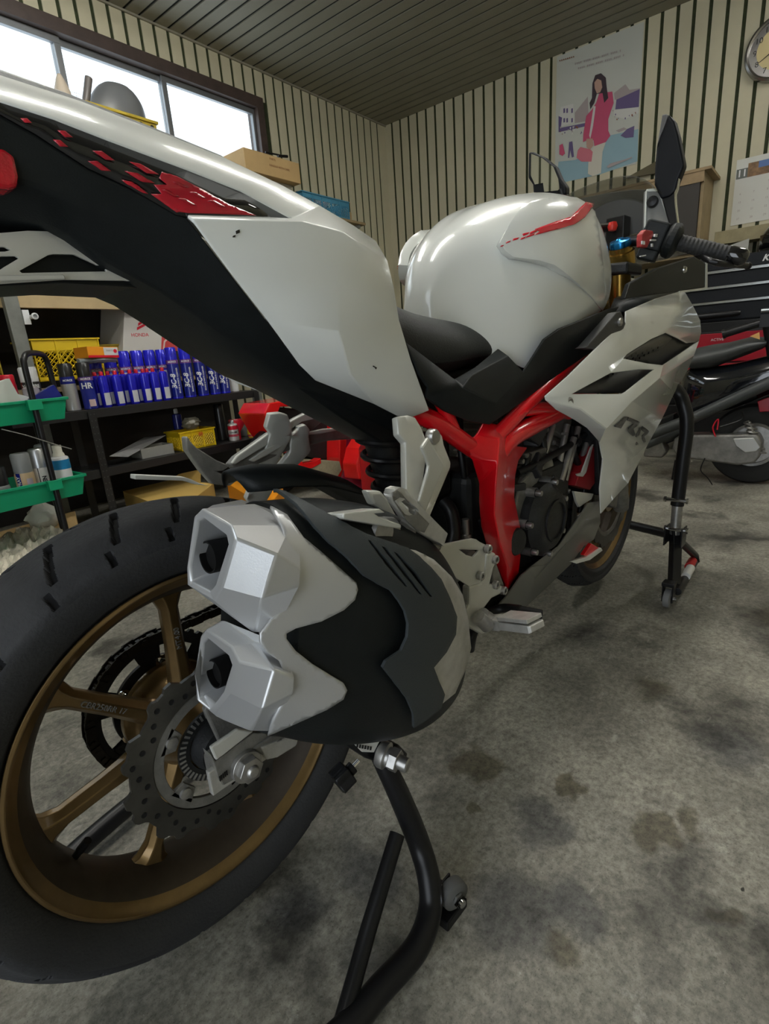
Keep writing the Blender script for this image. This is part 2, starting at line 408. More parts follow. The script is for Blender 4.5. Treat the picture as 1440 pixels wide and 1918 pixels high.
while x > V0+.1:
    if x-.08 > -3.0 or x < -4.3: wbox(mb, U0, U0+.007, x-.077, x, 0, CEIL)
    else: wbox(mb, U0, U0+.007, x-.077, x, 2.1, CEIL)
    x -= .1
mb.m = [1]*18+[0]*(len(mb.f)-18)
tag(mb.build('wall_back', [PANEL, PANELG], smooth=0), kind='structure')
# window: dark brown casing, aluminium sashes, glass
BROWN = mat('brown_casing', (.060, .040, .034), .5, noise=.35, nscale=14, bump=.3, bscale=80)
SASH = mat('aluminium_sash', (.20, .21, .22), .4, .6)
mb = MB(); D = .03
def frame_rect(mb, u0, u1, z0, z1, w, v0, v1, m=0, wt=None):
    wt = wt or w
    wb = lambda a, b, c, d: mb.hexa([Rm(a, v0, c), Rm(b, v0, c), Rm(b, v1, c), Rm(a, v1, c), Rm(a, v0, d), Rm(b, v0, d), Rm(b, v1, d), Rm(a, v1, d)], m)
    wb(u0, u1, z0, z0+w); wb(u0, u1, z1-wt, z1); wb(u0, u0+w, z0+w, z1-wt); wb(u1-w, u1, z0+w, z1-wt)
frame_rect(mb, WU0-.01, WU1+.01, WZ0-.01, WZ1+.01, .065, -.035, .09, wt=.075)
win = tag(mb.build('window_1', BROWN, smooth=0, bevel=.002), kind='structure')
mb = MB(); b = [WU0+.055, -4.95, -4.28, -3.72, -3.075, -2.41, WU1-.055]
for i in range(len(b)-1):
    v0, v1 = (.01, .04) if i % 2 else (.03, .06)
    frame_rect(mb, b[i]-.018, b[i+1]+.018, WZ0+.055, WZ1-.065, .036, v0, v1)
mb.build('window_sash', SASH, win, smooth=0, bevel=.002)
gm = bpy.data.materials.new('window_glass'); gm.use_nodes = True; nt = gm.node_tree; nt.nodes.clear()
o_ = nt.nodes.new('ShaderNodeOutputMaterial'); mx = nt.nodes.new('ShaderNodeMixShader'); tr = nt.nodes.new('ShaderNodeBsdfTransparent'); gl = nt.nodes.new('ShaderNodeBsdfGlossy'); gl.inputs['Roughness'].default_value = .05
tr.inputs['Color'].default_value = (.93, .96, .97, 1); mx.inputs[0].default_value = .06; nt.links.new(tr.outputs[0], mx.inputs[1]); nt.links.new(gl.outputs[0], mx.inputs[2]); nt.links.new(mx.outputs[0], o_.inputs[0])
mb = MB()
for i in range(len(b)-1):
    v0 = .022 if i % 2 else .042
    mb.hexa([Rm(b[i], v0, WZ0+.08), Rm(b[i+1], v0, WZ0+.08), Rm(b[i+1], v0+.004, WZ0+.08), Rm(b[i], v0+.004, WZ0+.08), Rm(b[i], v0, WZ1-.09), Rm(b[i+1], v0, WZ1-.09), Rm(b[i+1], v0+.004, WZ1-.09), Rm(b[i], v0+.004, WZ1-.09)])
mb.build('window_pane', gm, win, smooth=0)
# ---------------------------------------------------------------- lights: sky outside, ceiling fluorescent fittings (out of frame)
w = bpy.data.worlds.new('sky'); scn.world = w; w.use_nodes = True; bg = w.node_tree.nodes['Background']
bg.inputs['Color'].default_value = (.86, .93, 1.0, 1); bg.inputs['Strength'].default_value = 2.0
LAMP = mat('fluorescent_tube', (1, 1, 1), .5, emit=((1., .985, .93), 30.))
FITW = mat('lamp_fitting', (.75, .75, .72), .4)
def lampfit(u, v, dirv, k):
    t = thing('ceiling_light', ['twin-tube ceiling light above the bronze rear wheel', 'twin-tube ceiling light above the front of the white motorcycle', 'twin-tube ceiling light nearest the windows', 'added twin-tube ceiling light over the black scooter'][k], 'ceiling light', Rm(u, v, CEIL), 0, None)
    a = DU if dirv == 'u' else DV; c = DV if dirv == 'u' else DU; m = MB(); p = Rm(u, v, CEIL)
    Rr = Matrix((a, c, V((0, 0, 1)))).transposed()
    m.box(p-V((0, 0, .02)), (1.25, .22, .04), Rr); m.build('fitting_body', FITW, t, smooth=0, bevel=.004)
    for s_ in (-.06, .06):
        m = MB(); m.tube([p+a*-.6+c*s_-V((0, 0, .062)), p+a*.6+c*s_-V((0, 0, .062))], .016, 12); m.build('tube', LAMP, t)
lampfit(-4.45, -2.95, 'u', 0)
lampfit(-2.85, -3.0, 'u', 1)
lampfit(-3.6, -1.35, 'u', 2)
lampfit(-1.5, -4.2, 'u', 3)  # unseen fitting added to light the scooter and the front wall
# ================================================================= the white motorcycle (x forward, y left, z up, rear axle at x=0)
ZR = .340; ZF = .326; XF = 1.385
bike = thing('motorcycle', 'white faired sport motorcycle with red frame and bronze wheels, raised on paddock stands', 'motorcycle', (0, 0, ZR))
YA = (0, 1, 0)
# ---------------------------------------------------------------- rear wheel
TREAD = mat('dusty_tread', (.046, .047, .050), .75, noise=.45, nscale=9, bump=.4, bscale=220, spec=.3); GRV = mat('groove_rubber', (.008, .008, .009), .8, spec=.2)  # grooves: same rubber, free of dust and darkened further to paint their shade
GOLDD = mat('dusty_bronze', (.075, .055, .035), .55, .3, noise=.5, nscale=7)
def wheel(name, c, rim, tyreR, half, tw, parent, nsp, a0, spw, spt, rubm):
    m = MB(); cx = V(c); r0 = rim
    prof = [(r0, -half), (r0-.005, -half-.002), (r0-.010, -half+.004), (r0-.018, -half+.010), (r0-.030, -half+.028), (r0-.038, -half*.25), (r0-.038, half*.25), (r0-.030, half-.028), (r0-.018, half-.010), (r0-.010, half-.004), (r0-.005, half+.002), (r0, half),
            (r0-.003, half-.007), (r0-.015, half-.020), (r0-.030, half*.2), (r0-.030, -half*.2), (r0-.015, -half+.020), (r0-.003, -half+.007)]
    m.lathe(prof, cx, YA, 128, closed=True, ms=[0, 0, 0, 1, 1, 1, 1, 1, 0, 0, 0, 0, 0, 1, 1, 1, 0, 0])
    # spokes: flat-sided with a raised centre rib
    for k in range(nsp):
        a = a0+2*pi*k/nsp; d = V((cos(a), 0, sin(a))); t = V((-sin(a), 0, cos(a))); y = V((0, 1, 0))
        rings = []
        for (r, w, th) in ((.040, spw*1.5, spt*1.15), (.075, spw*1.15, spt), (.12, spw*.95, spt*.85), (r0-.060, spw*.95, spt*.8), (r0-.044, spw*1.5, spt*.85), (r0-.033, spw*2.5, spt*.9)):
            p = cx+d*r; rings.append([p+t*w+y*th*.35, p+t*w*.45+y*th, p-t*w*.45+y*th, p-t*w+y*th*.35, p-t*w-y*th*.35, p-t*w*.45-y*th, p+t*w*.45-y*th, p+t*w-y*th*.35])
        m.loft(rings)
    # hub
    m.lathe([(.018, -.062), (.040, -.062), (.044, -.050), (.050, -.030), (.056, -.018), (.056, .018), (.060, .030), (.070, .040), (.070, .052), (.018, .052)], cx, YA, 48)
    w = m.build(name, [GOLD, GOLDD], parent, smooth=35, bevel=.0012)
    return w
def tyre(c, rim, R, w, parent, grooves=True, n=1500, label=None):
    m = MB(); prof = []
    K = 150
    # section from right bead round the crown to the left bead
    keys = [(0, rim-.002, -.047), (.06, rim+.006, -.057), (.14, rim+.020, -w*.93), (.24, rim+(R-rim)*.45, -w), (.31, rim+(R-rim)*.60, -w*.985), (.36, R-.028, -w*.90), (.42, R-.010, -w*.58), (.5, R, 0)]
    prof = []
    for i in range(K+1):
        t = i/K; tt = t if t <= .5 else 1-t; r, y = spl(keys, tt); prof.append((r, y if t <= .5 else -y, t))
    # slanted slash grooves, sunk into the crown
    def depth(a, t):
        if not grooves or t < .28 or t > .72: return 0
        s = (t-.5)/.2    # -1..1 across
        d = 0
        per = 2*pi/26
        side = 1 if s > 0 else -1
        q = abs(s)
        for (qa, qb, off, sl, wd) in ((.05, .56, 0, -.62, .055), (.60, 1.0, .5, -.12, .052)):
            if qa < q < qb:
                ph = ((a/per) + off + (0.5 if side > 0 else 0) + sl*(q-qa)) % 1
                if ph > .5: ph -= 1
                if abs(ph) < wd: d = .0055
        return d
    vs = []; c = V(c)
    for i in range(n):
        a = 2*pi*i/n; d = V((cos(a), 0, sin(a)))
        for r, y, t in prof: vs.append(c+d*(r-depth(a, t))+V((0, y, 0)))
    L = K+1; fs = []
    for i in range(n):
        j = (i+1) % n
        a = 2*pi*(i+.5)/n
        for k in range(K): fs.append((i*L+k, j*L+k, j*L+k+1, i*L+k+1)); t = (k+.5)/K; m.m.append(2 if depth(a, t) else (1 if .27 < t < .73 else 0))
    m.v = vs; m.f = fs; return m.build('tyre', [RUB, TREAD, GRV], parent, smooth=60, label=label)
rw = wheel('rear_wheel', (0, 0, ZR), .230, .314, .058, .070, bike, 7, rad(90-1.5), .0125, .017, RUB)
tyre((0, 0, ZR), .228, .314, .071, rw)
# wave brake disc and carrier, right side
def disc(c, y, R, ri, lobes, parent, ph=0, th=.0025, holes=True, carrier=.085):
    m = MB(); N = lobes*16; c = V(c)
    def rad_(a):
        q = (a*lobes/(2*pi)+ph) % 1
        return R-.010*max(0, min(1, (abs(q-.5)-.24)*9)) - (.004 if .42 < q < .58 else 0)
    out = [V((cos(2*pi*i/N)*rad_(2*pi*i/N), 0, sin(2*pi*i/N)*rad_(2*pi*i/N))) for i in range(N)]
    inn = [V((cos(2*pi*i/N)*ri, 0, sin(2*pi*i/N)*ri)) for i in range(N)]
    vs = []; fs = []
    for s_ in (-th, th): vs += [c+V((0, y+s_, 0))+p for p in out]+[c+V((0, y+s_, 0))+p for p in inn]
    for i in range(N):
        j = (i+1) % N; fs += [(i, j, N+j, N+i), (2*N+i, 3*N+i, 3*N+j, 2*N+j), (i, 2*N+i, 2*N+j, j), (N+i, N+j, 3*N+j, 3*N+i)]
    m.add(vs, fs); o = m.build('brake_disc', DISC, parent, smooth=30)
    return o
disc((0, 0, ZR), -.078, .120, .084, 10, rw, .2)
# drilled holes of the disc: dark countersunk cups set in the face
m = MB()
for k in range(40):
    a = 2*pi*k/40; r = (.092, .100, .108, .100)[k % 4]; p = V((cos(a)*r, -.0806, ZR+sin(a)*r)); m.lathe([(.0001, .0), (.0030, .0), (.0036, -.0004), (.0036, .001)], p, YA, 10)
m.build('disc_drilling', BLKM, rw, smooth=30, split=True)
m = MB()
m.lathe([(.070, -.0795), (.083, -.0795), (.083, -.074), (.070, -.074)], (0, 0, ZR), YA, 72, closed=True)
for k in range(5):
    a = rad(218+72*k); d = V((cos(a), 0, sin(a))); t = V((-sin(a), 0, cos(a))); p = V((0, 0, ZR))
    m.prism([p+d*.056+t*.010+V((0, -.0795, 0)), p+d*.074+t*.018+V((0, -.0795, 0)), p+d*.074-t*.018+V((0, -.0795, 0)), p+d*.056-t*.010+V((0, -.0795, 0))], (0, .006, 0))
m.build('disc_carrier', ALUD, rw, smooth=30, bevel=.0006)
m = MB()
for k in range(5):
    a = rad(218+72*k); p = V((cos(a)*.066, -.0795, ZR+sin(a)*.066)); m.lathe([(.0001, -.004), (.004, -.004), (.0072, -.003), (.0078, 0), (.0078, .002)], p, YA, 18)
    m.lathe([(.0001, -.0042), (.0026, -.0042)], p, YA, 6)
m.build('disc_bolt', STEEL, rw, smooth=30, split=True)
m = MB(); m.lathe([(.036, -.076), (.050, -.076), (.050, -.072), (.036, -.072)], (0, 0, ZR), YA, 60, closed=True)
m.build('sensor_ring', BLKE, rw, smooth=30)
m = MB()
for k in range(44):
    a = 2*pi*k/44; d = V((cos(a), 0, sin(a))); t = V((-sin(a), 0, cos(a))); p = V((0, -.0763, ZR))+d*.0455; R_ = Matrix((d, YA and V((0, 1, 0)), t)).transposed(); m.box(p, (.008, .0012, .0028), R_)
m.build('sensor_slots', STEEL, rw, smooth=0)
m = MB(); m.lathe([(.016, -.100), (.030, -.098), (.034, -.080), (.034, -.060), (.016, -.06)], (0, 0, ZR), YA, 36); m.build('hub_spacer', BLKE, rw)
# sprocket with chain, left side
m = MB(); N = 41
out = []
for i in range(N*6):
    a = 2*pi*i/(N*6); q = (i % 6)/6; out.append((a, .1035+(.0045 if .15 < q < .6 else 0)))
c0 = V((0, .0725, ZR)); vs = []; fs = []; n6 = N*6
for s_ in (-.003, .003): vs += [c0+V((cos(a)*r, s_, sin(a)*r)) for a, r in out]+[c0+V((cos(a)*.088, s_, sin(a)*.088)) for a, r in out]
for i in range(n6):
    j = (i+1) % n6; fs += [(i, j, n6+j, n6+i), (2*n6+i, 3*n6+i, 3*n6+j, 2*n6+j), (i, 2*n6+i, 2*n6+j, j), (n6+i, n6+j, 3*n6+j, 3*n6+i)]
m.add(vs, fs)
m.lathe([(.050, -.003), (.072, -.003), (.072, .003), (.050, .003)], c0, YA, 60, closed=True)
for k in range(6):
    a0_ = rad(12+60*k); m.lathe([(.071, -.003), (.089, -.003), (.089, .003), (.071, .003)], c0, YA, 8, closed=True, a0=a0_, a1=a0_+rad(24))
m.build('sprocket', BLKE, rw, smooth=30)
m = MB()
for k in range(6):
    a = rad(24+60*k); p = c0+V((cos(a)*.064, -.003, sin(a)*.064)); m.lathe([(.0001, -.010), (.0045, -.010), (.0055, -.008), (.0055, -.003), (.009, -.003), (.009, 0)], p, YA, 12)
m.build('sprocket_nut', CHROME, rw, smooth=30, split=True)
m = MB(); p = V((-.176, 0, .236)); q = V((.50, -.45, .75)).normalized(); m.tube([p, p+q*.012, p+q*.013, p+q*.028, p+q*.029, p+q*.046], [.0075, .0065, .0045, .0045, .0055, .005], 14); m.build('valve_stem', BLKM, rw)
# lettering cast into two spokes
for k, s_ in ((1, 'CBR250RR 17'), (0, 'MT4.00')):
    a = rad(88.5+360/7*k); d = V((cos(a), 0, sin(a))); t = V((-sin(a), 0, cos(a)))
    txt(s_, .010, 'cast_lettering', ALUD, rw, V((0, -.0150, ZR))+d*.13, -d if k else d, -t if k else t, .001)
# chain: rows of links along both runs plus the wrap round the sprocket
CHN = mat('chain_steel', (.05, .045, .04), .45, .8)
m = MB(); R_ = .1035; path = []
fx, fz, fr = .545, ZR+.075, .032
for i in range(30):
    a = rad(80+i*200/29); path.append(V((cos(a)*R_, .0725, ZR+sin(a)*R_)))
top = [V((lerp(.545, path[0].x, t), .0725, lerp(fz+fr, path[0].z, t))) for t in [i/30 for i in range(30)]]
bot = [V((lerp(path[-1].x, .545, t), .0725, lerp(path[-1].z, fz-fr, t)-.012*sin(pi*t))) for t in [i/30 for i in range(1, 31)]]
pl = top+path+bot
L = 0; nxt = 0
for i in range(len(pl)-1):
    d = pl[i+1]-pl[i]; l = d.length; d.normalize()
    while nxt < L+l:
        p = pl[i]+d*(nxt-L); up = V((0, 1, 0)).cross(d)
        Rr = Matrix((d, V((0, 1, 0)), up)).transposed(); k = int(round(nxt/.0159))
        for s_ in (-1, 1): m.box(p+V((0, s_*(.006 if k % 2 else .0083), 0)), (.019, .0018, .0125), Rr)
        m.tube([p-V((0, .0095, 0)), p+V((0, .0095, 0))], .0042, 6)
        nxt += .0159
    L += l
m.build('drive_chain', CHN, bike, smooth=30)
# ---------------------------------------------------------------- swingarm, axle and adjuster, caliper
z8a = lambda L, Y: [P(220+x/4.235, 1250+y/4.235, Y=Y) for x, y in L]
m = MB()
def arm(y0, y1, s_):
    rings = []
    for (x, z, h, w) in ((-.030, ZR-.003, .018, .014), (.03, ZR, .024, .015), (.07, ZR+.004, .030, .016), (.16, ZR+.018, .042, .018), (.28, ZR+.045, .046, .02), (.42, ZR+.075, .045, .022), (.52, ZR+.085, .038, .022)):
        y = lerp(y0, y1, max(0, (x-.03)/.49)); rings.append([V((x, y-w, z-h)), V((x, y+w, z-h)), V((x, y+w, z+h)), V((x, y-w, z+h))])
    m.loft(rings)
arm(-.112, -.085, -1); arm(.112, .085, 1)
m.box((.34, 0, ZR+.075), (.07, .18, .075)); m.tube([(.52, -.13, ZR+.085), (.52, .13, ZR+.085)], .022, 20)
sw = m.build('swingarm', ALUD, bike, smooth=30, bevel=.005)
m = MB(); m.box((.0, -.134, ZR), (.085, .008, .034)); m.box((.052, -.136, ZR+.012), (.075, .007, .008)); m.build('axle_adjuster', ALU, sw, smooth=0, bevel=.0015)
m = MB()
for k in range(5): m.box(z8a([(812+k*14, 885-k*12)], -.141)[0], (.0012, .0015, .006))
m.build('adjuster_marks', BLKM, sw, smooth=0, split=True)
m = MB(); m.lathe([(.0001, -.162), (.006, -.162), (.0075, -.160), (.0085, -.158), (.0085, -.155)], (.002, 0, ZR-.002), YA, 20)
m.lathe([(.0086, -.158), (.0165, -.156), (.0165, -.146)], (.002, 0, ZR-.002), YA, 6); m.lathe([(.0001, -.147), (.020, -.147), (.020, -.138)], (.002, 0, ZR-.002), YA, 28)
m.build('axle_nut', STEEL, sw, smooth=30, bevel=.0008)
# rear caliper bracket and caliper, ahead of the axle under the silencer
m = MB(); m.prism([V((x, -.108, z+ZR)) for x, z in ((-.008, .016), (-.020, .075), (-.008, .082), (.012, .045), (.055, .075), (.115, .070), (.13, .045), (.06, .018))], (0, .010, 0)); m.build('caliper_bracket', ALUD, bike, smooth=0, bevel=.0025)
z8a = lambda L, Y: [P(220+x/4.235, 1250+y/4.235, Y=Y) for x, y in L]
m = MB(); m.prism(z8a([(740, 690), (780, 745), (1080, 520), (1180, 520), (1200, 560), (1090, 640), (1130, 720), (1110, 830), (965, 870), (842, 940), (800, 880), (770, 780)], -.140), (0, .02, 0)); m.build('swingarm_end', ALUD, sw, smooth=0, bevel=.002)
m = MB(); m.prism(z8a([(740, 640), (960, 490), (1085, 508), (785, 742)], -.144), (0, .006, 0)); m.build('swingarm_facet', BRACK, sw, smooth=0, bevel=.002)
m = MB(); m.prism(z8a([(1080, 650), (1220, 545), (1340, 530), (1360, 560), (1340, 610), (1240, 680), (1150, 700)], -.143), (0, .006, 0)); m.prism(z8a([(1200, 620), (1300, 570), (1330, 580), (1290, 620), (1225, 655)], -.1445), (0, .002, 0)); m.build('slotted_guide', ALUD, sw, smooth=0, bevel=.002, split=True)
m = MB(); m.prism([V((x, -.120, z+ZR)) for x, z in ((.055, .045), (.065, .098), (.120, .118), (.162, .080), (.150, .038), (.105, .022))], (0, .055, 0)); m.lathe([(.0001, -.014), (.016, -.014), (.018, -.010), (.018, 0)], (.11, -.118, ZR+.07), YA, 20); m.build('rear_caliper', GOLDF, bike, smooth=0, bevel=.004)
# slotted silver swingarm end showing under the silencer
m = MB(); a = P(560, 1385, Y=-.135); m.prism([P(x, y, Y=-.145) for x, y in ((488, 1400), (545, 1378), (562, 1380), (556, 1398), (520, 1420), (500, 1425))], (0, .02, 0)); m.build('slotted_plate', ALU, bike, smooth=0, bevel=.003)
# ---------------------------------------------------------------- hugger over the rear tyre with the bracket that carries it
m = MB(); rows = []
for (x, z, w_) in ((.118, .668, .030), (.135, .669, .050), (.17, .668, .060), (.235, .655, .064), (.31, .622, .066), (.38, .572, .066), (.44, .515, .066), (.47, .47, .066)):
    rows.append([V((x+.012*(abs(j)/4)**2.2, j/4*w_, z-.028*(abs(j)/4)**2.2)) for j in range(-4, 5)])
m.loft(rows, closed=False); m.build('hugger', BLK, bike, smooth=50, solid=.003)
# ---------------------------------------------------------------- silencer
# stations: top(x,z) bottom(x,z) inner y outer y
ST = [(0, .048, .668, -.008, .425, -.118, -.262), (.2, .13, .652, .062, .368, -.112, -.276), (.42, .215, .617, .150, .315, -.108, -.280), (.62, .285, .560, .228, .282, -.108, -.272), (.8, .340, .486, .300, .268, -.110, -.25), (.92, .366, .430, .335, .272, -.115, -.228), (1, .376, .395, .352, .285, -.125, -.205)]
def can_section(t, n=72, grow=0.):
    tx, tz, bx, bz, yi, yo = spl(ST, t)
    a = V((tx, 0, tz)); b = V((bx, 0, bz)); c = (a+b)/2; h = (a-b)/2; L = h.length+grow; h.normalize(); ring = []
    yc = (yi+yo)/2; w = (yi-yo)/2+grow
    for k in range(n):
        q = 2*pi*k/n; e = 2/2.7; cc, ss = cos(q), sin(q)
        ring.append(c+h*L*(abs(ss)**e)*(1 if ss > 0 else -1)+V((0, yc+w*(abs(cc)**e)*(1 if cc > 0 else -1), 0)))
    return ring
can = MB(); can.loft([can_section(i/50) for i in range(51)])
can.build('silencer_body', BLK, bike, smooth=50)
sil = [o for o in bike.children if o.name.startswith('silencer_body')][0]
ST.insert(0, (-.3, -.03, .684, -.10, .50, -.122, -.245)); ex = MB(); ex.loft([can_section(-.3+i/50) for i in range(66)]); cb = bvh_of(ex)
zz = lambda L, ox=340, oy=920, s=2.6667: [(ox+x/s, oy+y/s) for x, y in L]
shield = zz([(460, 30), (520, 55), (600, 95), (740, 160), (870, 222), (1000, 265), (1090, 292), (1150, 335), (1205, 385), (1255, 440), (1300, 530), (1335, 620), (1330, 705), (1285, 790), (1222, 865), (1248, 930), (1278, 995), (1262, 1060), (1190, 1115), (1130, 1148), (1125, 1085), (1090, 1010), (1010, 910), (970, 860), (985, 830), (1060, 780), (1090, 715), (1095, 650), (1080, 590), (1050, 540), (1010, 490), (950, 460), (880, 420), (780, 320), (700, 260), (640, 200), (560, 110)])
slots = [zz(q) for q in ([(895, 258), (910, 262), (1000, 360), (1088, 470), (1078, 472), (980, 368)], [(960, 285), (980, 290), (1070, 390), (1160, 510), (1148, 508), (1055, 400)], [(1022, 312), (1040, 318), (1130, 405), (1212, 522), (1200, 522), (1110, 415)])]
m = drape(cb, shield, .010, 7, holes=slots); m.build('heat_shield', GREYP, sil, smooth=50, solid=.004, soff=0, bevel=.0008)
front = zz([(1088, 288), (1150, 300), (1240, 345), (1330, 430), (1385, 520), (1412, 640), (1428, 780), (1400, 890), (1378, 935), (1350, 1000), (1300, 1040), (1268, 1065), (1280, 995), (1250, 930), (1222, 865), (1285, 790), (1332, 705), (1337, 620), (1300, 530), (1257, 440), (1205, 385), (1150, 335)])
m = drape(cb, front, .004, 8); m.build('front_cone_trim', ALU, sil, smooth=50, solid=.003)
# silver end cap cowl wrapping the rear of the silencer, twin pointed
wrap = zz([(440, 90), (452, 94), (520, 130), (600, 235), (700, 315), (770, 375), (862, 455), (870, 490), (855, 540), (800, 590), (690, 645), (560, 680), (515, 705), (515, 730), (560, 790), (650, 860), (740, 915), (800, 950), (818, 985), (800, 1030), (720, 1080), (640, 1115), (500, 1175), (430, 1204), (450, 1130), (510, 1010), (515, 920), (480, 840), (420, 800), (385, 750), (385, 705), (435, 640), (515, 560), (540, 470), (545, 385), (520, 290), (490, 180)])
m = drape(cb, wrap, .0025, 7); m.build('end_cowl', SILV, sil, smooth=50, solid=.003)
def Q(x, y, Y=None, X=None): return P(340+x/2.6667, 920+y/2.6667, Y=Y, X=X)
def endcap(face, inner, mid, rear, pipe, prad, nm):
    m = MB(); n = len(face); f = [Q(*p, X=-.026) for p in face]; i0 = [Q(*p, X=-.024) for p in inner]
    c = sum(i0, V((0, 0, 0)))/n; i1 = [V((.030, lerp(p.y, c.y, .14), lerp(p.z, c.z, .14))) for p in i0]
    md = [Q(x, y, Y=Y) for x, y, Y in mid]; rr = [V(p) for p in rear]
    vs = i1+i0+f+md+rr; fs = [tuple(range(n))]
    for s_ in range(4):
        for k in range(n): l = (k+1) % n; fs.append((s_*n+k, s_*n+l, (s_+1)*n+l, (s_+1)*n+k))
    m.add(vs, fs); o = m.build(nm, SILV, sil, smooth=12, bevel=.0022, bseg=3)
    return o
f1 = [(100, 85), (248, 170), (268, 238), (200, 480), (160, 545), (30, 468), (24, 375), (62, 130)]
i1 = [(112, 138), (222, 222), (232, 268), (168, 470), (140, 502), (50, 452), (44, 372), (84, 150)]
# eight profile lines: face corner -> mid corner -> root on the cowl
m1 = [(368, 64, -.196), (545, 172, -.232), (478, 315, -.268), (402, 535, -.268), (365, 708, -.222), (230, 610, -.17), (60, 480, -.125), (150, 70, -.125)]
r1 = [Q(500, 110, Y=-.208), Q(590, 290, Y=-.252), Q(592, 385, Y=-.268), Q(588, 470, Y=-.272), Q(470, 700, Y=-.254), V((.05, -.16, .50)), V((.05, -.118, .56)), V((.06, -.125, .66))]
endcap(f1, i1, m1, r1, None, .022, 'end_cap')
f2 = [(120, 690), (245, 775), (290, 855), (245, 1010), (165, 1118), (75, 1045), (68, 930), (95, 730)]
i2 = [(130, 738), (235, 825), (250, 870), (210, 1000), (165, 1062), (100, 1010), (92, 930), (110, 760)]
m2 = [(210, 640, -.175), (360, 760, -.222), (465, 890, -.266), (402, 1088, -.264), (345, 1198, -.205), (200, 1140, -.15), (90, 1040, -.124), (110, 700, -.122)]
r2 = [Q(365, 710, Y=-.228), Q(500, 760, Y=-.246), Q(562, 930, Y=-.268), Q(555, 1010, Y=-.270), Q(430, 1200, Y=-.222), V((.03, -.15, .40)), V((.03, -.118, .44)), V((.04, -.122, .50))]
endcap(f2, i2, m2, r2, None, .022, 'end_cap')
for (x, y) in ((128, 332), (160, 915)):
    c = Q(x, y, X=-.016); m = MB(); m.lathe([(.0150, 0), (.0166, 0), (.0166, .08), (.0150, .08)], c, (1, .0, -.12), 40, closed=True); m.lathe([(.0001, .007), (.0150, .007)], c, (1, .0, -.12), 40)  # black disc inside the bore paints in the shade of its depth
    m.build('tailpipe', mat('black_pipe', (.006, .006, .006), .6, spec=.2), sil)
m = MB(); m.tube(smoothpath([(.35, -.155, .35), (.42, -.13, .30), (.50, -.10, .26), (.60, -.05, .24), (.80, -.03, .25), (.95, -.03, .32), (.98, -.02, .45)]), .021, 16); m.build('exhaust_pipe', STEEL, bike)
# ---------------------------------------------------------------- tail: white cowl, black graphic panel, under-tail
def poly3(d, keys): return [P(d[k][0], d[k][1], Y=d[k][2]) for k in keys]
TV = dict(
 U0=(-90, 104, -.060), U1=(0, 144, -.078), U2=(150, 192, -.088), U3=(300, 250, -.098), U4=(425, 300, -.106), U5=(530, 350, -.114), U6=(600, 388, -.120), U7=(662, 425, -.124), U8=(702, 452, -.122),
 S0=(-90, 158, -.095), S1=(0, 193, -.105), S2=(100, 225, -.112), S3=(200, 264, -.118), S4=(350, 320, -.127), S5=(450, 360, -.132), S6=(546, 412, -.138),
 A=(350, 406, -.134), A2=(360, 414, -.142), L1=(475, 409, -.138), B=(562, 416, -.146), B1=(640, 436, -.154),
 R1=(724, 490, -.134), R2=(736, 540, -.142), R3=(746, 600, -.144), R4=(768, 672, -.140), R5=(803, 768, -.130),
 C1=(634, 530, -.160), C2=(633, 620, -.152), C3=(655, 700, -.136), N1=(700, 756, -.096), N2=(742, 778, -.096), N3=(770, 781, -.106),
 E1=(425, 503, -.136), E2=(500, 600, -.123), E3=(560, 682, -.102), E4=(590, 711, -.094),
 G0=(-90, 178, -.100), G1=(0, 214, -.104), G2=(65, 250, -.108), G3=(165, 315, -.114), G4=(240, 350, -.120), G5=(330, 402, -.130))
tv = {k: P(v[0], v[1], Y=v[2]) for k, v in TV.items()}
def panel(name, faces, mt, parent, solid=.004, mirror=True, smooth=22, bevel=0, D=tv, inset=None, sub=0, soff=0):
    m = MB(); ks = sorted({k for f in faces for k in f}); ix = {k: i for i, k in enumerate(ks)}
    m.add([D[k] for k in ks], [tuple(ix[k] for k in f) for f in faces])
    if mirror: m.mirror()
    return m.build(name, mt, parent, smooth=smooth, solid=solid, bevel=bevel, sub=sub, soff=soff)
tf = [('U0', 'U1', 'S1', 'S0'), ('U1', 'U2', 'S2', 'S1'), ('U2', 'U3', 'S3', 'S2'), ('U3', 'U4', 'S4', 'S3'), ('U4', 'U5', 'S5', 'S4'), ('U5', 'U6', 'S6', 'S5'), ('S6', 'U6', 'B'), ('U6', 'U7', 'B1', 'B'), ('U7', 'U8', 'R1', 'B1'),
      ('A', 'L1', 'A2'), ('L1', 'S6', 'B', 'A2'), ('A2', 'B', 'B1', 'C1', 'E1'), ('B1', 'R1', 'R2', 'C1'), ('R2', 'R3', 'C2', 'C1'), ('R3', 'R4', 'C3', 'C2'), ('R4', 'R5', 'N3', 'N2', 'N1', 'C3'), ('E1', 'C1', 'C2', 'E2'), ('E2', 'C2', 'C3', 'E3'), ('E3', 'C3', 'N1', 'E4')]
cowl = panel('tail_cowl', tf, WHITE, bike, bevel=.0018, smooth=30)
pf = [('S0', 'S1', 'G1', 'G0'), ('S1', 'S2', 'G2', 'G1'), ('S2', 'S3', 'G3', 'G2'), ('S3', 'S4', 'G4', 'G3'), ('S4', 'S5', 'G5', 'G4'), ('S5', 'L1', 'A', 'G5'), ('S5', 'S6', 'L1')]
inn = {k: V((p.x, p.y*.992, p.z)) for k, p in tv.items()}
panel('graphic_panel', pf, BLKG, cowl, D=inn, solid=.003, smooth=40)
gb = MB(); ks = sorted({k for f in pf for k in f}); ix = {k: i for i, k in enumerate(ks)}; gb.add([inn[k] for k in ks], [tuple(ix[k] for k in f) for f in pf]); gbv = bvh_of(gb)
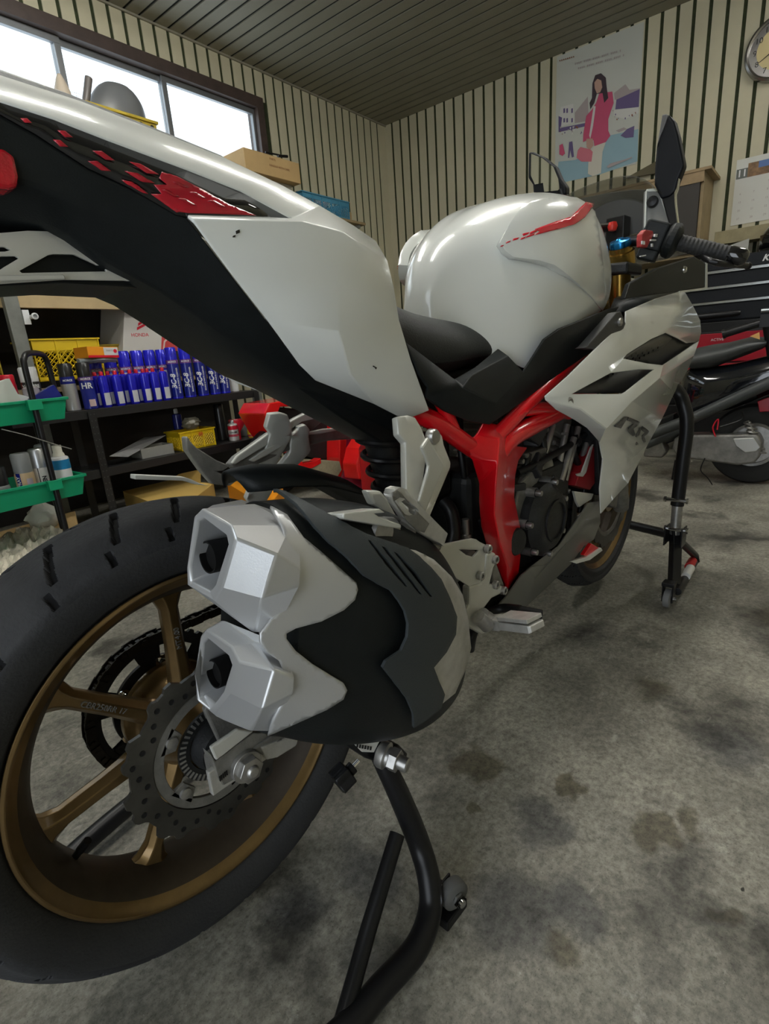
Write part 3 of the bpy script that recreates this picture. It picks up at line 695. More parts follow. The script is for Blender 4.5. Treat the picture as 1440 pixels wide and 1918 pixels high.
Z1 = lambda L: [(x/2, y/2) for x, y in L]
# red diamonds growing into a solid red block
reds = [Z1(q) for q in ([(75, 450), (100, 450), (118, 467), (92, 466)], [(212, 495), (240, 497), (270, 521), (240, 520)], [(196, 530), (222, 531), (252, 556), (222, 555)], [(342, 570), (375, 572), (425, 608), (390, 605)], [(326, 609), (360, 610), (412, 648), (375, 645)],
        [(478, 612), (520, 620), (590, 660), (545, 655)], [(462, 647), (510, 655), (575, 695), (530, 690)], [(450, 680), (490, 688), (550, 735), (510, 725)],
        [(600, 650), (660, 670), (760, 722), (850, 775), (950, 816), (840, 812), (700, 808), (655, 803), (560, 735), (600, 735), (570, 700), (620, 700), (590, 675)])]
m = MB()
for q in reds: drape(gbv, q, .0048, 5, mb=m)
m.mirror(); m.build('red_graphic', REDG, cowl, smooth=40, solid=.0006, split=True)
# darker diamonds over the red block
REDD = mat('dark_red_graphic', (.34, .006, .016), .3, 0, .5)
m = MB()
for q in ([(640, 690), (660, 690), (700, 712), (680, 712)], [(600, 720), (622, 721), (665, 746), (645, 746)], [(700, 728), (725, 729), (765, 752), (742, 751)], [(660, 752), (685, 753), (728, 778), (705, 777)], [(770, 762), (795, 763), (840, 788), (815, 787)]): drape(gbv, Z1(q), .0056, 5, mb=m)
m.mirror(); m.build('red_graphic', REDD, cowl, smooth=40, solid=.0006, split=True)
cwv = MB(); cwv.add([tv[k] for k in tv], [tuple(list(tv).index(k) for k in f) for f in tf]); cwb = bvh_of(cwv); m = MB()
for q in ([(439, 434), (446, 431), (447, 437), (440, 440)], [(434, 443), (439, 441), (438, 446), (433, 446)], [(696, 684), (703, 688), (702, 690), (695, 686)], [(560, 300), (563, 300), (563, 303), (560, 303)]): drape(cwb, q, .0028, 3, mb=m)
m.build('scuff_mark', BLKG, cowl, solid=.0004, split=True)
# under-tail: loft between the right edges and their mirror images
UT = [ # ridge (px,py,Y), waist (px,py,Y), keel (px,py,Y)
 ((-90, 178, -.100), (-90, 300, -.095), (-90, 395, -.055)),
 ((0, 214, -.104), (0, 330, -.100), (0, 408, -.060)),
 ((65, 250, -.108), (70, 350, -.104), (78, 414, -.070)),
 ((165, 315, -.114), (150, 385, -.110), (130, 440, -.076)),
 ((240, 350, -.120), (220, 420, -.112), (200, 490, -.080)),
 ((350, 406, -.132), (320, 480, -.118), (302, 546, -.085)),
 ((425, 503, -.132), (385, 560, -.122), (365, 590, -.088)),
 ((500, 600, -.118), (460, 640, -.122), (430, 638, -.090)),
 ((560, 682, -.097), (530, 700, -.122), (500, 690, -.090)),
 ((600, 714, -.089), (590, 735, -.122), (570, 732, -.090)),
 ((650, 735, -.088), (650, 765, -.118), (640, 782, -.090)),
 ((742, 776, -.090), (740, 810, -.110), (735, 842, -.085)),
 ((790, 740, -.095), (790, 790, -.09), (770, 850, -.070))]
def li(x, *k):
    if x <= k[0][0]: return k[0][1]
    for p, q in zip(k, k[1:]):
        if x <= q[0]: return p[1]+(q[1]-p[1])*(x-p[0])/(q[0]-p[0])
    return k[-1][1]
rings = []
for a, b, c in UT:
    kb = li(c[0], (0, 1), (150, .92), (302, .80), (430, .64), (500, .58), (570, .48), (700, .40)); kc = li(c[0], (0, 1), (200, .90), (302, .77), (365, .74), (500, .70), (570, .60), (640, .45), (735, .33))
    A_, B_, C_ = P(a[0], a[1], Y=a[2]), P(b[0], b[1], Y=b[2]*kb), P(c[0], c[1], Y=c[2]*kc)
    top = A_.z+.012
    r = [V((A_.x, -.0, top)), V((A_.x, A_.y*.6, top)), A_, B_, C_, V((C_.x, C_.y*.4, C_.z-.004)), V((C_.x, 0, C_.z-.005))]
    rings.append(r+[V((p.x, -p.y, p.z)) for p in r[-2:0:-1]])
m = MB(); m.loft(rings); ut = m.build('undertail', BLK, bike, smooth=28, bevel=.003); utb = bvh_of(m)
# pillion seat pad just showing above the cowl
m = MB(); rings = []
for (px, py, Y) in ((-90, 104, -.060), (0, 144, -.078), (150, 192, -.088), (300, 250, -.098), (425, 300, -.106), (500, 334, -.110), (560, 366, -.112)):
    p = P(px, py, Y=Y); h = .022 if px < 480 else (.014 if px < 550 else .003)
    rings.append([V((p.x, y, p.z-.01+hh)) for y, hh in ((p.y*.96, .004), (p.y*.9, h*.8), (p.y*.6, h+.008), (0, h+.012), (-p.y*.6, h+.008), (-p.y*.9, h*.8), (-p.y*.96, .004), (0, -.01))])
m.loft(rings); m.build('pillion_seat', mat('worn_vinyl', (.16, .165, .16), .5, bump=.3, bscale=500), bike, smooth=60)
# tail light
m = MB(); q = [P(x, y, Y=-.104) for x, y in ((-70, 262), (8, 278), (28, 292), (36, 330), (34, 350), (18, 354), (-70, 338))]; m.prism(q, (0, .20, 0)); m.build('tail_light', mat('red_lens', (.55, .0, .015), .12, coat=.6, bump=1., bscale=160), bike, smooth=0, bevel=.003)
# silver number-plate stay with triangular windows
m = MB()
so = [(-90, 434), (-10, 438), (50, 433), (88, 434), (108, 443), (150, 466), (200, 492), (262, 526), (300, 546), (268, 530), (235, 526), (120, 524), (0, 532), (-90, 536)]
h1 = [(35, 508), (90, 478), (100, 476.5), (138, 477), (195, 503), (199, 509), (130, 510), (40, 512)]; h2 = [(-60, 482), (28, 480), (35, 484), (8, 500), (-4, 508), (-60, 520)]; h3 = [(-60, 462), (8, 463), (20, 469), (8, 472), (-60, 473)]
vs, fs = fill2d(so, 12, [h1, h2, h3])
pts = [P(x, y, Y=-.052) for x, y in vs]; m.add(pts, fs); m.build('plate_stay', BRACK, bike, smooth=30, solid=.004, bevel=.0006)
m = MB(); m.prism([P(x, y, Y=-.046) for x, y in ((-90, 440), (100, 440), (260, 528), (305, 552), (250, 538), (120, 530), (-90, 540))], (0, .092, 0)); m.build('stay_liner', BLK, bike, smooth=0, bevel=.001)
m = MB(); m.prism([P(x, y, Y=-.060) for x, y in ((-90, 516), (120, 514), (124, 523), (-90, 529))], (0, .006, 0)); m.build('stay_lip', BRACK, bike, smooth=0, bevel=.001)
# ---------------------------------------------------------------- seat, side cover
def station_loft(name, rows, mt, parent, smooth=50, sub=0, bevel=0):
    """rows: (x, [(y,z) ... from centre top round the right side to the centre bottom])"""
    m = MB(); rings = []
    for x, pr in rows:
        r = [V((p[2] if len(p) > 2 else x, -p[0], p[1])) for p in pr]; rings.append(r+[V((p.x, -p.y, p.z)) for p in r[-2:0:-1]])
    m.loft(rings); return m.build(name, mt, parent, smooth=smooth, sub=sub, bevel=bevel), m
seat, sm = station_loft('rider_seat', [
 (.27, [(0, .925), (.06, .922), (.105, .905), (.125, .870), (.125, .80), (.09, .78), (0, .78)]),
 (.33, [(0, .920), (.06, .915), (.105, .895), (.130, .860), (.130, .79), (.09, .77), (0, .77)]),
 (.40, [(0, .880), (.06, .880), (.105, .868), (.135, .840), (.135, .785), (.09, .76), (0, .76)]),
 (.47, [(0, .868), (.06, .868), (.098, .860), (.125, .832), (.128, .785), (.09, .76), (0, .76)]),
 (.54, [(0, .862), (.06, .862), (.088, .852), (.112, .825), (.118, .785), (.08, .765), (0, .765)]),
 (.60, [(0, .858), (.05, .858), (.078, .846), (.100, .820), (.106, .790), (.07, .775), (0, .775)]),
 (.66, [(0, .848), (.05, .848), (.080, .838), (.102, .815), (.106, .788), (.07, .775), (0, .775)]),
 (.705, [(0, .838), (.04, .838), (.075, .828), (.096, .806), (.099, .787), (.06, .778), (0, .778)])], VINYL, bike, sub=2)
# black side covers: faceted panel between seat, tank and frame
SC = dict(a=(755, 640, -.135), b=(783, 700, -.140), c=(800, 725, -.140), d=(850, 712, -.128), e=(890, 690, -.125), f=(932, 655, -.118), g=(950, 668, -.135), h=(978, 697, -.150), i=(998, 666, -.156), j=(1018, 635, -.168), k=(1045, 616, -.174), l=(1105, 592, -.174), m=(1140, 578, -.160), n=(1165, 572, -.140), o=(1170, 600, -.150), p=(1120, 650, -.165), q=(1060, 690, -.165), r=(1000, 735, -.158), s=(960, 765, -.158), t=(915, 795, -.150), u=(880, 790, -.14), v=(830, 770, -.132), w=(795, 745, -.130), x=(865, 726, -.150), y=(882, 705, -.150), z=(925, 755, -.157))
sd = {k: P(v[0], v[1], Y=v[2]) for k, v in SC.items()}
panel('side_cover', [('a', 'b', 'c', 'd'), ('c', 'w', 'v', 'x', 'd'), ('d', 'x', 'y', 'e'), ('e', 'y', 'g', 'f'), ('y', 'x', 'z', 'h', 'g'), ('x', 'v', 'u', 't', 'z'), ('h', 'z', 's', 'r', 'i'), ('z', 't', 's'), ('i', 'r', 'q', 'j'), ('j', 'q', 'p', 'k'), ('k', 'p', 'l'), ('l', 'p', 'o', 'n', 'm')], BLK, bike, D=sd, solid=.006, bevel=.002, smooth=25)
m = MB(); m.box((.65, 0, .735), (.46, .13, .075)); m.build('inner_tray', BLKE, bike, smooth=0, bevel=.01)
# ---------------------------------------------------------------- tank
SOFF = -1
def tank_rows(wide=0):
    keys = [ # x, top z, top half width, shoulder y, shoulder z, flank y, flank z, waist y, waist z, bottom y, bottom z
     (.545, .905, .010, .020, .890, .028, .870, .030, .850, .030, .830),
     (.565, .955, .016, .034, .935, .040, .900, .045, .865, .045, .825),
     (.60, .995, .026, .056, .966, .066, .915, .072, .860, .070, .812),
     (.66, 1.036, .040, .092, .998, .112, .930, .116, .850, .114, .785),
     (.72, 1.064, .050, .112, 1.022, .145, .935, .146, .850, .138, .762),
     (.80, 1.088, .060, .122, 1.050, .165, .948, .158, .868, .150, .800),
     (.88, 1.104, .066, .128, 1.066, .170, .965, .164, .885, .155, .835),
     (.95, 1.112, .068, .130, 1.076, .170, .975, .164, .895, .150, .850),
     (1.02, 1.112, .062, .128, 1.072, .162, .975, .160, .905, .145, .865),
     (1.07, 1.098, .055, .118, 1.052, .150, .968, .152, .905, .138, .875),
     (1.10, 1.070, .045, .100, 1.020, .128, .950, .132, .905, .120, .885)]
    if wide: keys = [(k[0], k[1], k[2], k[3]+wide*g*1.45, k[4]+.015*g, k[5]+wide*g, k[6], k[7], k[8], k[9], k[10]) for k, g in zip(keys, (.2, .4, .7, 1, 1.1, 1, .7, .45, .3, .2, .1))]
    rings = []; N = 40
    for i in range(N+1):
        x = lerp(.545, 1.10, i/N); tz, tw, sy, sz, fy, fz, wy, wz, by, bz = spl(keys, x)
        ctl = [V((0, tz+.004)), V((tw, tz)), V((sy, sz)), V((fy, fz)), V((wy, wz)), V((by, bz))]
        pr = []
        pp = smoothpath([V((c.x, c.y, 0)) for c in ctl], 7)
        r = [V((x, -p.x, p.y)) for p in pp]+[V((x, -by*.5, bz+.01))]
        rings.append(r+[V((x, 0, bz+.01))]+[V((p.x, -p.y, p.z)) for p in r[::-1][:-1]])
    return rings
m = MB(); m.loft(tank_rows()); tank = m.build('fuel_tank', WHITE, bike, smooth=60); tb = bvh_of(m); tank_mb = m
# raised front shroud on each side of the tank, its crease and the red stripes
shr = [(935, 455), (955, 418), (975, 392), (1000, 377), (1045, 370), (1078, 372), (1100, 384), (1112, 398), (1118, 425), (1124, 470), (1130, 520), (1136, 572), (1127, 583), (1105, 556), (1080, 530), (1052, 508), (1036, 497), (1010, 489), (960, 482), (945, 470)]
wm = MB(); wm.loft(tank_rows(.016)); wbv = bvh_of(wm); m = drape(wbv, shr, .003, 8, mirror=True); m.build('tank_shroud', WHITE, tank, smooth=35, solid=.020, soff=SOFF, bevel=.002)
m = drape(wbv, shr, .004, 8); shb = bvh_of(m)
zt = lambda L: [(740+x/2.4, 340+y/2.4) for x, y in L]
m = MB()
for q in ([(620, 220), (700, 190), (780, 165), (818, 128), (848, 100), (884, 108), (876, 126), (842, 168), (800, 196), (720, 220), (618, 246), (640, 230)], [(600, 232), (632, 220), (628, 232), (598, 243)], [(585, 250), (622, 236), (615, 246), (580, 258)], [(565, 240), (598, 232), (590, 242), (570, 250)], [(560, 258), (583, 250), (575, 260), (556, 266)], [(525, 262), (552, 256), (545, 264), (522, 270)], [(495, 276), (515, 270), (510, 276), (492, 282)], [(470, 292), (485, 288), (480, 294), (467, 298)]):
    drape(wbv, zt(q), .0048, 4, mb=m)
m.mirror(); m.build('red_stripe', mat('red_decal', (.72, .008, .03), .25, coat=.6), tank, smooth=50, solid=.0006, split=True)
# ================================================================= frame, engine, fairing, front end
def pt(L, Y=None): return [P(q[0], q[1], Y=(q[2] if len(q) > 2 else Y)) for q in L]
def both(m): m.mirror(); return m
# ---- red frame: trellis tubes and a folded pivot plate
m = MB()
def tb_(L, r, Y=None, n=16, sm=5): m.tube(smoothpath(pt(L, Y), sm), r, n)
tb_([(765, 765, -.080), (815, 791, -.108), (870, 830, -.124), (930, 870, -.128)], .0165)
tb_([(822, 745, -.115), (838, 780, -.118), (860, 830, -.122)], .012)
tb_([(905, 845, -.140), (950, 795, -.150), (1010, 735, -.155), (1075, 675, -.152), (1140, 620, -.14), (1180, 590, -.12)], .014)
tb_([(925, 860, -.145), (955, 822, -.150), (1000, 795, -.150), (1045, 772, -.145), (1080, 750, -.14), (1150, 690, -.12)], .0185)
tb_([(980, 768, -.152), (1020, 765, -.152), (1065, 775, -.145)], .013)
m.mirror()
m.tube([(XF-.29, 0, .80), (XF-.35, 0, .98)], .04, 20)
fr = m.build('frame', RED, bike, smooth=50)
# folded pivot plate: outline ring, raised ridge line down its middle
FP = dict(a=(905, 790, -.135), b=(930, 797, -.140), c=(948, 815, -.150), d=(958, 835, -.152), e=(985, 838, -.150), f=(968, 862, -.150), g=(962, 890, -.150), h=(960, 930, -.148), i=(967, 965, -.146), j=(971, 985, -.146), k=(972, 1040, -.143), l=(969, 1072, -.140), m=(948, 1105, -.135), n=(930, 1055, -.135), o=(912, 1018, -.130), p=(903, 985, -.128), q=(899, 940, -.128), r=(899, 905, -.128), s=(884, 860, -.125), t=(862, 838, -.125), u=(890, 815, -.130),
          v=(932, 822, -.160), w=(930, 865, -.170), x=(928, 905, -.168), y=(925, 960, -.166), z=(935, 1015, -.162), aa=(950, 1060, -.156))
fd = {k: P(v[0], v[1], Y=v[2]) for k, v in FP.items()}
panel('pivot_plate', [('u', 'a', 'b', 'v'), ('b', 'c', 'v'), ('c', 'd', 'w', 'v'), ('d', 'e', 'f', 'w'), ('f', 'g', 'x', 'w'), ('g', 'h', 'y', 'x'), ('h', 'i', 'j', 'z', 'y'), ('j', 'k', 'aa', 'z'), ('k', 'l', 'm', 'aa'), ('m', 'n', 'z', 'aa'), ('n', 'o', 'y', 'z'), ('o', 'p', 'y'), ('p', 'q', 'x', 'y'), ('q', 'r', 'w', 'x'), ('r', 's', 'w'), ('s', 't', 'u', 'v', 'w')], RED, fr, D=fd, solid=.008, smooth=32, bevel=.004)
m = MB(); m.tube([(.50, -.128, ZR+.086), (.50, .128, ZR+.086)], .012, 16)
m.build('frame_crossmember', RED, fr, smooth=30, bevel=.01)
# plug on the frame pivot
c = P(968, 1015, Y=-.155); m = MB(); m.lathe([(.0001, -.004), (.026, -.004), (.028, 0), (.028, .03)], c, (.1, 1, 0), 32); m.build('pivot_plug', BLKE, fr)
# ---- engine
m = MB()
m.box((.79, 0, .44), (.30, .26, .22)); m.box((.64, 0, .48), (.16, .20, .20))
m.build('crankcase', BLKE, bike, smooth=0, bevel=.02, bseg=3); eng = [o for o in bike.children if o.name.startswith('crankcase')][0]
c = P(1022, 972, Y=-.155); cx, cz = c.x, c.z
m = MB(); m.lathe([(.0001, -.022), (.050, -.022), (.062, -.018), (.070, -.008), (.078, 0), (.078, .05)], c, YA, 40); m.lathe([(.040, -.026), (.046, -.026), (.046, -.02), (.040, -.02)], c, YA, 40, closed=True)
m.build('clutch_cover', BLKE, eng, smooth=40)
m = MB()
for k in range(7):
    a = rad(20+k*51); p = c+V((cos(a)*.082, .0, sin(a)*.080)); m.lathe([(.0001, -.012), (.0055, -.012), (.0065, -.008), (.0065, 0)], p, YA, 12); m.lathe([(.0105, -.001), (.0105, .03)], p, YA, 14)
m.build('cover_bolt', STEEL, eng, smooth=30, split=True)
m = MB(); m.prism(pt([(975, 905), (1000, 880), (1016, 885), (995, 930), (985, 985), (968, 990), (965, 950)], -.135), (0, .05, 0)); m.prism(pt([(985, 850), (1030, 835), (1040, 880), (1000, 890)], -.125), (0, .05, 0)); m.build('cast_case', ALUD, eng, smooth=0, bevel=.004, split=True)
m = MB()     # tilted cylinder block with head and cover
ax = V((.42, 0, 1)).normalized(); sx = V((1, 0, -.42)).normalized(); Rr = Matrix((sx, V((0, 1, 0)), ax)).transposed(); b0 = V((.845, 0, .50))
m.box(b0+ax*.06, (.135, .20, .12), Rr); m.box(b0+ax*.165, (.17, .215, .09), Rr); m.build('cylinder', ALUD, eng, smooth=0, bevel=.006, split=True)
m = MB(); m.box(b0+ax*.24, (.16, .21, .07), Rr); m.build('head_cover', BLKE, eng, smooth=0, bevel=.012)
m = MB()
for k in range(7): m.box(b0+ax*(.012+.018*k)+V((0, 0, 0)), (.150, .212, .006), Rr)
m.build('cooling_ribs', ALUD, eng, smooth=0, bevel=.0015, split=True)
m = MB()
for (x0, y0, x1, y1, Y) in ((1062, 795, 1040, 905, -.118), (1083, 800, 1058, 900, -.125), (1075, 820, 1050, 900, -.13), (1035, 795, 1020, 850, -.12), (1098, 830, 1085, 880, -.12)):
    m.tube([P(x0, y0, Y=Y), P(x1, y1, Y=Y)], .0075, 12)
    q = P((x0+x1)/2, (y0+y1)/2, Y=Y); 
m.build('coolant_pipe', STEEL, eng, split=True)
m = MB()
for L in ([(970, 885, -.12), (1000, 872, -.135), (1030, 855, -.135), (1065, 835, -.13), (1095, 815, -.12)], [(1010, 800, -.11), (1020, 850, -.12), (1005, 880, -.12)], [(1070, 800, -.11), (1075, 850, -.125), (1095, 900, -.12), (1085, 960, -.12)], [(860, 775, -.05), (862, 830, -.07), (868, 880, -.08), (874, 930, -.08), (878, 990, -.07)], [(830, 940, -.06), (845, 960, -.08), (850, 1000, -.09), (838, 1040, -.09)], [(1110, 810, -.1), (1100, 850, -.12), (1090, 880, -.11), (1100, 930, -.1)], [(1000, 905, -.11), (985, 880, -.12), (990, 850, -.12)]):
    m.tube(smoothpath(pt(L), 6), .0075 if L[0][0] != 830 else .014, 10)
m.build('rubber_hose', BLKM, eng, split=True)
m = MB()
random.seed(3)
for k in range(26):
    x = random.uniform(.60, .98); z = random.uniform(.46, .70); y = -random.uniform(.075, .12); Rr2 = Euler((random.uniform(-.4, .4), random.uniform(-.6, .6), random.uniform(-.4, .4))).to_matrix(); m.box((x, y, z), (random.uniform(.02, .055), random.uniform(.02, .05), random.uniform(.015, .05)), Rr2)
m.build('fuel_system', mat('dark_fittings', (.030, .030, .032), .4, .3), eng, smooth=0, bevel=.003, split=True)
m = MB()
for k in range(16):
    x = random.uniform(.62, 1.0); z = random.uniform(.44, .70); y = -random.uniform(.11, .128); m.lathe([(.0001, -.006), (.005, -.006), (.006, -.003), (.006, .006)], (x, y, z), YA, 8)
m.build('hose_clip', STEEL, eng, split=True)
# shock linkage, battery tray and dark mass behind the pivot
m = MB(); m.box((.52, 0, .60), (.08, .12, .12)); m.box((.50, .03, .50), (.06, .08, .14)); m.tube([(.42, 0, .70), (.50, 0, .42)], .03, 16); m.build('shock_body', BLKE, bike, smooth=30, bevel=.01)
m = MB(); pth = []
for i in range(120): a = i/120*2*pi*7; t = i/120; c = V((lerp(.42, .49, t), 0, lerp(.68, .46, t))); pth.append(c+V((cos(a)*.036, sin(a)*.036, 0)))
m.tube(pth, .0055, 8); m.build('shock_spring', BLKM, bike)
# small silver fitting seen under the pillion bracket
m = MB(); c = P(872, 1000, Y=-.10); m.tube([c, c+V((0, 0, .03))], .008, 10); m.tube([c+V((0, 0, -.02)), c], .011, 10); m.build('brake_switch', STEEL, bike)
# ---- pillion step hanger each side, pale silver
HO = [(738, 782), (758, 779), (772, 783), (784, 803), (794, 829), (802, 818), (800, 812), (812, 806), (823, 818), (826, 835), (839, 868), (838, 877), (801, 965), (797, 1000), (770, 1015), (757, 1000), (756, 930), (754, 830), (741, 815)]
HH = [[(795, 842), (803, 872), (801, 884), (788, 925), (784, 938), (787, 900)]]
def hang(L, Y0, Y1): # hanger leans outwards going down
    return [P(x, y, Y=lerp(Y0, Y1, (y-780)/240)) for x, y in L]
m = MB(); vs, fs = fill2d(HO, 14, HH); m.add([P(x, y, Y=lerp(-.15, -.20, (y-780)/240)) for x, y in vs], fs); m.mirror(); hg = m.build('pillion_hanger', BRACK, bike, smooth=30, solid=.012, bevel=.003)
m = MB(); m.prism(pt([(790, 838), (803, 818), (812, 835), (832, 868), (832, 876), (797, 962), (785, 940), (801, 885), (803, 872)], -.197), (0, .006, 0)); m.build('hanger_rib', BRACK, hg, smooth=0, bevel=.003, split=True)
m = MB(); c = P(811, 818, Y=-.165); m.lathe([(.0001, -.006), (.010, -.006), (.012, -.003), (.012, .006)], c, YA, 20); c2 = V((c.x, -c.y, c.z)); m.lathe([(.0001, .006), (.010, .006), (.012, .003), (.012, -.006)], c2, YA, 20); m.build('hanger_bolt', STEEL, hg, split=True)
zs = lambda L, Y: [P(620+x/3.273, 880+y/3.273, Y=Y) for x, y in L]
m = MB()
m.prism(zs([(222, 128), (310, 130), (345, 170), (440, 345), (470, 400), (440, 405), (360, 320), (300, 240), (262, 215)], -.215), (0, .014, 0)); m.build('hanger_strut', BRACK, hg, smooth=0, bevel=.004)
m = MB(); m.prism(zs([(78, 268), (110, 262), (300, 238), (335, 262), (268, 268), (300, 290), (430, 335), (432, 358), (400, 358), (82, 302), (74, 290)], -.262), (0, .030, -.004)); m.build('pillion_step', BRACK, hg, smooth=0, bevel=.003)
m = MB(); a = zs([(150, 352), (245, 365), (360, 372), (470, 375)], -.235); m.tube(a[:2], .013, 18); m.tube(a[1:3], .017, 18); m.tube(a[2:], .013, 16); m.lathe([(.0001, -.006), (.015, -.006), (.017, 0)], zs([(305, 380)], -.252)[0], YA, 24); m.build('step_pivot', STEEL, hg)
# slotted folding peg lying back against the hanger
m = MB(); o = [(352, 150), (362, 118), (395, 102), (430, 115), (450, 145), (600, 300), (685, 385), (660, 462), (640, 445), (530, 385), (480, 350), (380, 200)]; h = [[(398, 190), (420, 178), (445, 185), (505, 240), (505, 262), (480, 272), (455, 262)]]
vs, fs = fill2d(o, 18, h); m.add(zs(vs, -.245), fs); m.build('folded_peg', ALU, hg, smooth=30, solid=.016, bevel=.004)
m = MB(); m.add(*[zs([(375, 135), (420, 140), (530, 290), (600, 350), (560, 400), (490, 340), (385, 190)], -.2545), [(0, 1, 2, 3, 4, 5, 6)]]); 
vs, fs = fill2d([(372, 140), (400, 122), (430, 145), (520, 250), (600, 330), (570, 385), (520, 370), (470, 320), (380, 190)], 16, [[(388, 190), (420, 168), (450, 175), (515, 240), (512, 272), (480, 282), (450, 272)]]); m = MB(); m.add(zs(vs, -.2538), fs); m.build('peg_recess', ALUD, hg, smooth=30, solid=.001)
m = MB(); m.tube(smoothpath(zs([(430, 380), (520, 385), (600, 425), (640, 460), (600, 490)], -.225), 5), .009, 12); m.build('peg_spring_cover', ALUD, hg)
# left-hand folded peg and lever seen across the tail, beyond the tyre
m = MB(); zl = lambda L, Y: [P(240+x/3.13, 760+y/3.13, Y=Y) for x, y in L]
m.prism(zl([(40, 405), (330, 418), (372, 432), (420, 455), (470, 470), (400, 462), (330, 440), (40, 432)], .24), (0, .02, 0)); m.build('pillion_step', BRACK, hg, smooth=0, bevel=.003)
m = MB(); m.prism(zl([(338, 190), (348, 178), (372, 215), (400, 245), (450, 275), (520, 320), (600, 352), (560, 380), (520, 385), (640, 440), (600, 470), (500, 460), (430, 380), (345, 260)], .215), (0, .018, 0)); m.build('folded_peg', ALUD, hg, smooth=0, bevel=.003)
m = MB(); m.prism(zl([(600, 345), (640, 300), (830, 165), (1000, 70), (1090, 25), (1190, 30), (1195, 45), (1110, 120), (1060, 165), (1290, 125), (1340, 105), (1385, 125), (1385, 180), (1340, 195), (1180, 205), (950, 260), (760, 345), (640, 385)], .165), (0, .02, 0)); m.build('pillion_hanger_face', ALUD, hg, smooth=0, bevel=.004)
m = MB()
m.prism(zl([(610, 338), (640, 295), (830, 160), (1000, 65), (1090, 22), (1130, 25), (1105, 75), (1020, 95), (840, 215), (720, 290), (630, 345)], .160), (0, .008, 0)); m.prism(zl([(712, 320), (780, 270), (920, 190), (945, 190), (930, 225), (820, 290), (740, 330)], .160), (0, .008, 0)); m.prism(zl([(1035, 175), (1045, 155), (1150, 135), (1240, 130), (1230, 145), (1130, 165)], .160), (0, .008, 0))
m.build('hanger_rib', BRACK, hg, smooth=0, bevel=.002, split=True)
# ---- rider rear set, heel guard, peg, brake pedal
m = MB(); o = [(650, 462), (862, 420), (965, 470), (972, 500), (950, 540), (945, 620), (925, 680), (862, 715), (840, 712), (655, 592)]; vs, fs = fill2d([(x, y) for x, y in o], 22, [[(775, 486), (905, 490), (868, 534), (820, 520)]])
m.add(zs(vs, -.185), fs); hl = m.build('heel_guard', BRACK, bike, smooth=30, solid=.004, bevel=.001)
m = MB(); m.prism(zs([(955, 515), (1010, 508), (1020, 560), (1000, 600), (975, 700), (1060, 715), (1068, 750), (985, 790), (940, 850), (1000, 880), (1010, 940), (970, 1000), (930, 1010), (820, 950), (808, 890), (845, 830), (850, 715), (925, 690), (945, 640)], -.19), (0, .016, 0)); rs = m.build('rear_set', BRACK, bike, smooth=0, bevel=.004)
m = MB(); m.prism(zs([(980, 600), (1010, 560), (1062, 712), (1000, 700)], -.180), (0, .02, 0)); m.build('rear_set_rib', ALUD, rs, smooth=0, bevel=.002)
m = MB()
for x, y in ((962, 485), (1005, 550), (918, 650), (1058, 740), (1010, 705)):
    c = zs([(x, y)], -.192)[0]; m.lathe([(.0035, -.004), (.0065, -.005), (.008, -.003), (.008, .004)], c, YA, 16); m.lathe([(.0001, -.001), (.0035, -.001), (.0035, -.004)], c, YA, 6)
m.build('socket_bolt', STEEL, rs, smooth=30, split=True)
m = MB(); a = zs([(1000, 925)], -.21)[0]; b = zs([(1265, 955)], -.30)[0]; d = (b-a); L = d.length; d.normalize(); up = V((0, 0, 1)); up = (up-d*up.dot(d)).normalized(); s_ = d.cross(up)
def pp(t, u, w_): return a+d*(t*L)+up*u+s_*w_
m.loft([[pp(t, -h, -w), pp(t, -h, w), pp(t, h*.6, w), pp(t, h*.6, -w)] for t, h, w in ((-.12, .012, .012), (.05, .013, .014), (.22, .012, .015), (.3, .009, .017), (.95, .008, .018), (1, .006, .016))])
for k in range(10):
    for w_ in (-.011, 0, .011): m.box(pp(.32+k*.068, .0115, w_), (.0075, .014, .007), Matrix((d, s_, up)).transposed())
m.build('rider_peg', ALU, rs, smooth=0, bevel=.001)
m = MB(); m.tube([zs([(900, 900)], -.205)[0], zs([(960, 960)], -.212)[0]], .012, 16); m.tube([zs([(930, 880)], -.205)[0], zs([(990, 930)], -.205)[0]], .010, 14); m.build('peg_pivot', STEEL, rs)
m = MB(); m.tube(smoothpath([zs([(850, 1100)], -.15)[0], zs([(870, 1000)], -.16)[0], zs([(930, 900)], -.15)[0], zs([(1040, 850)], -.17)[0], zs([(1160, 858)], -.21)[0]], 5), .009, 12); m.tube([zs([(1130, 862)], -.20)[0], zs([(1290, 892)], -.24)[0]], .011, 14); m.build('brake_pedal', BLKM, rs)
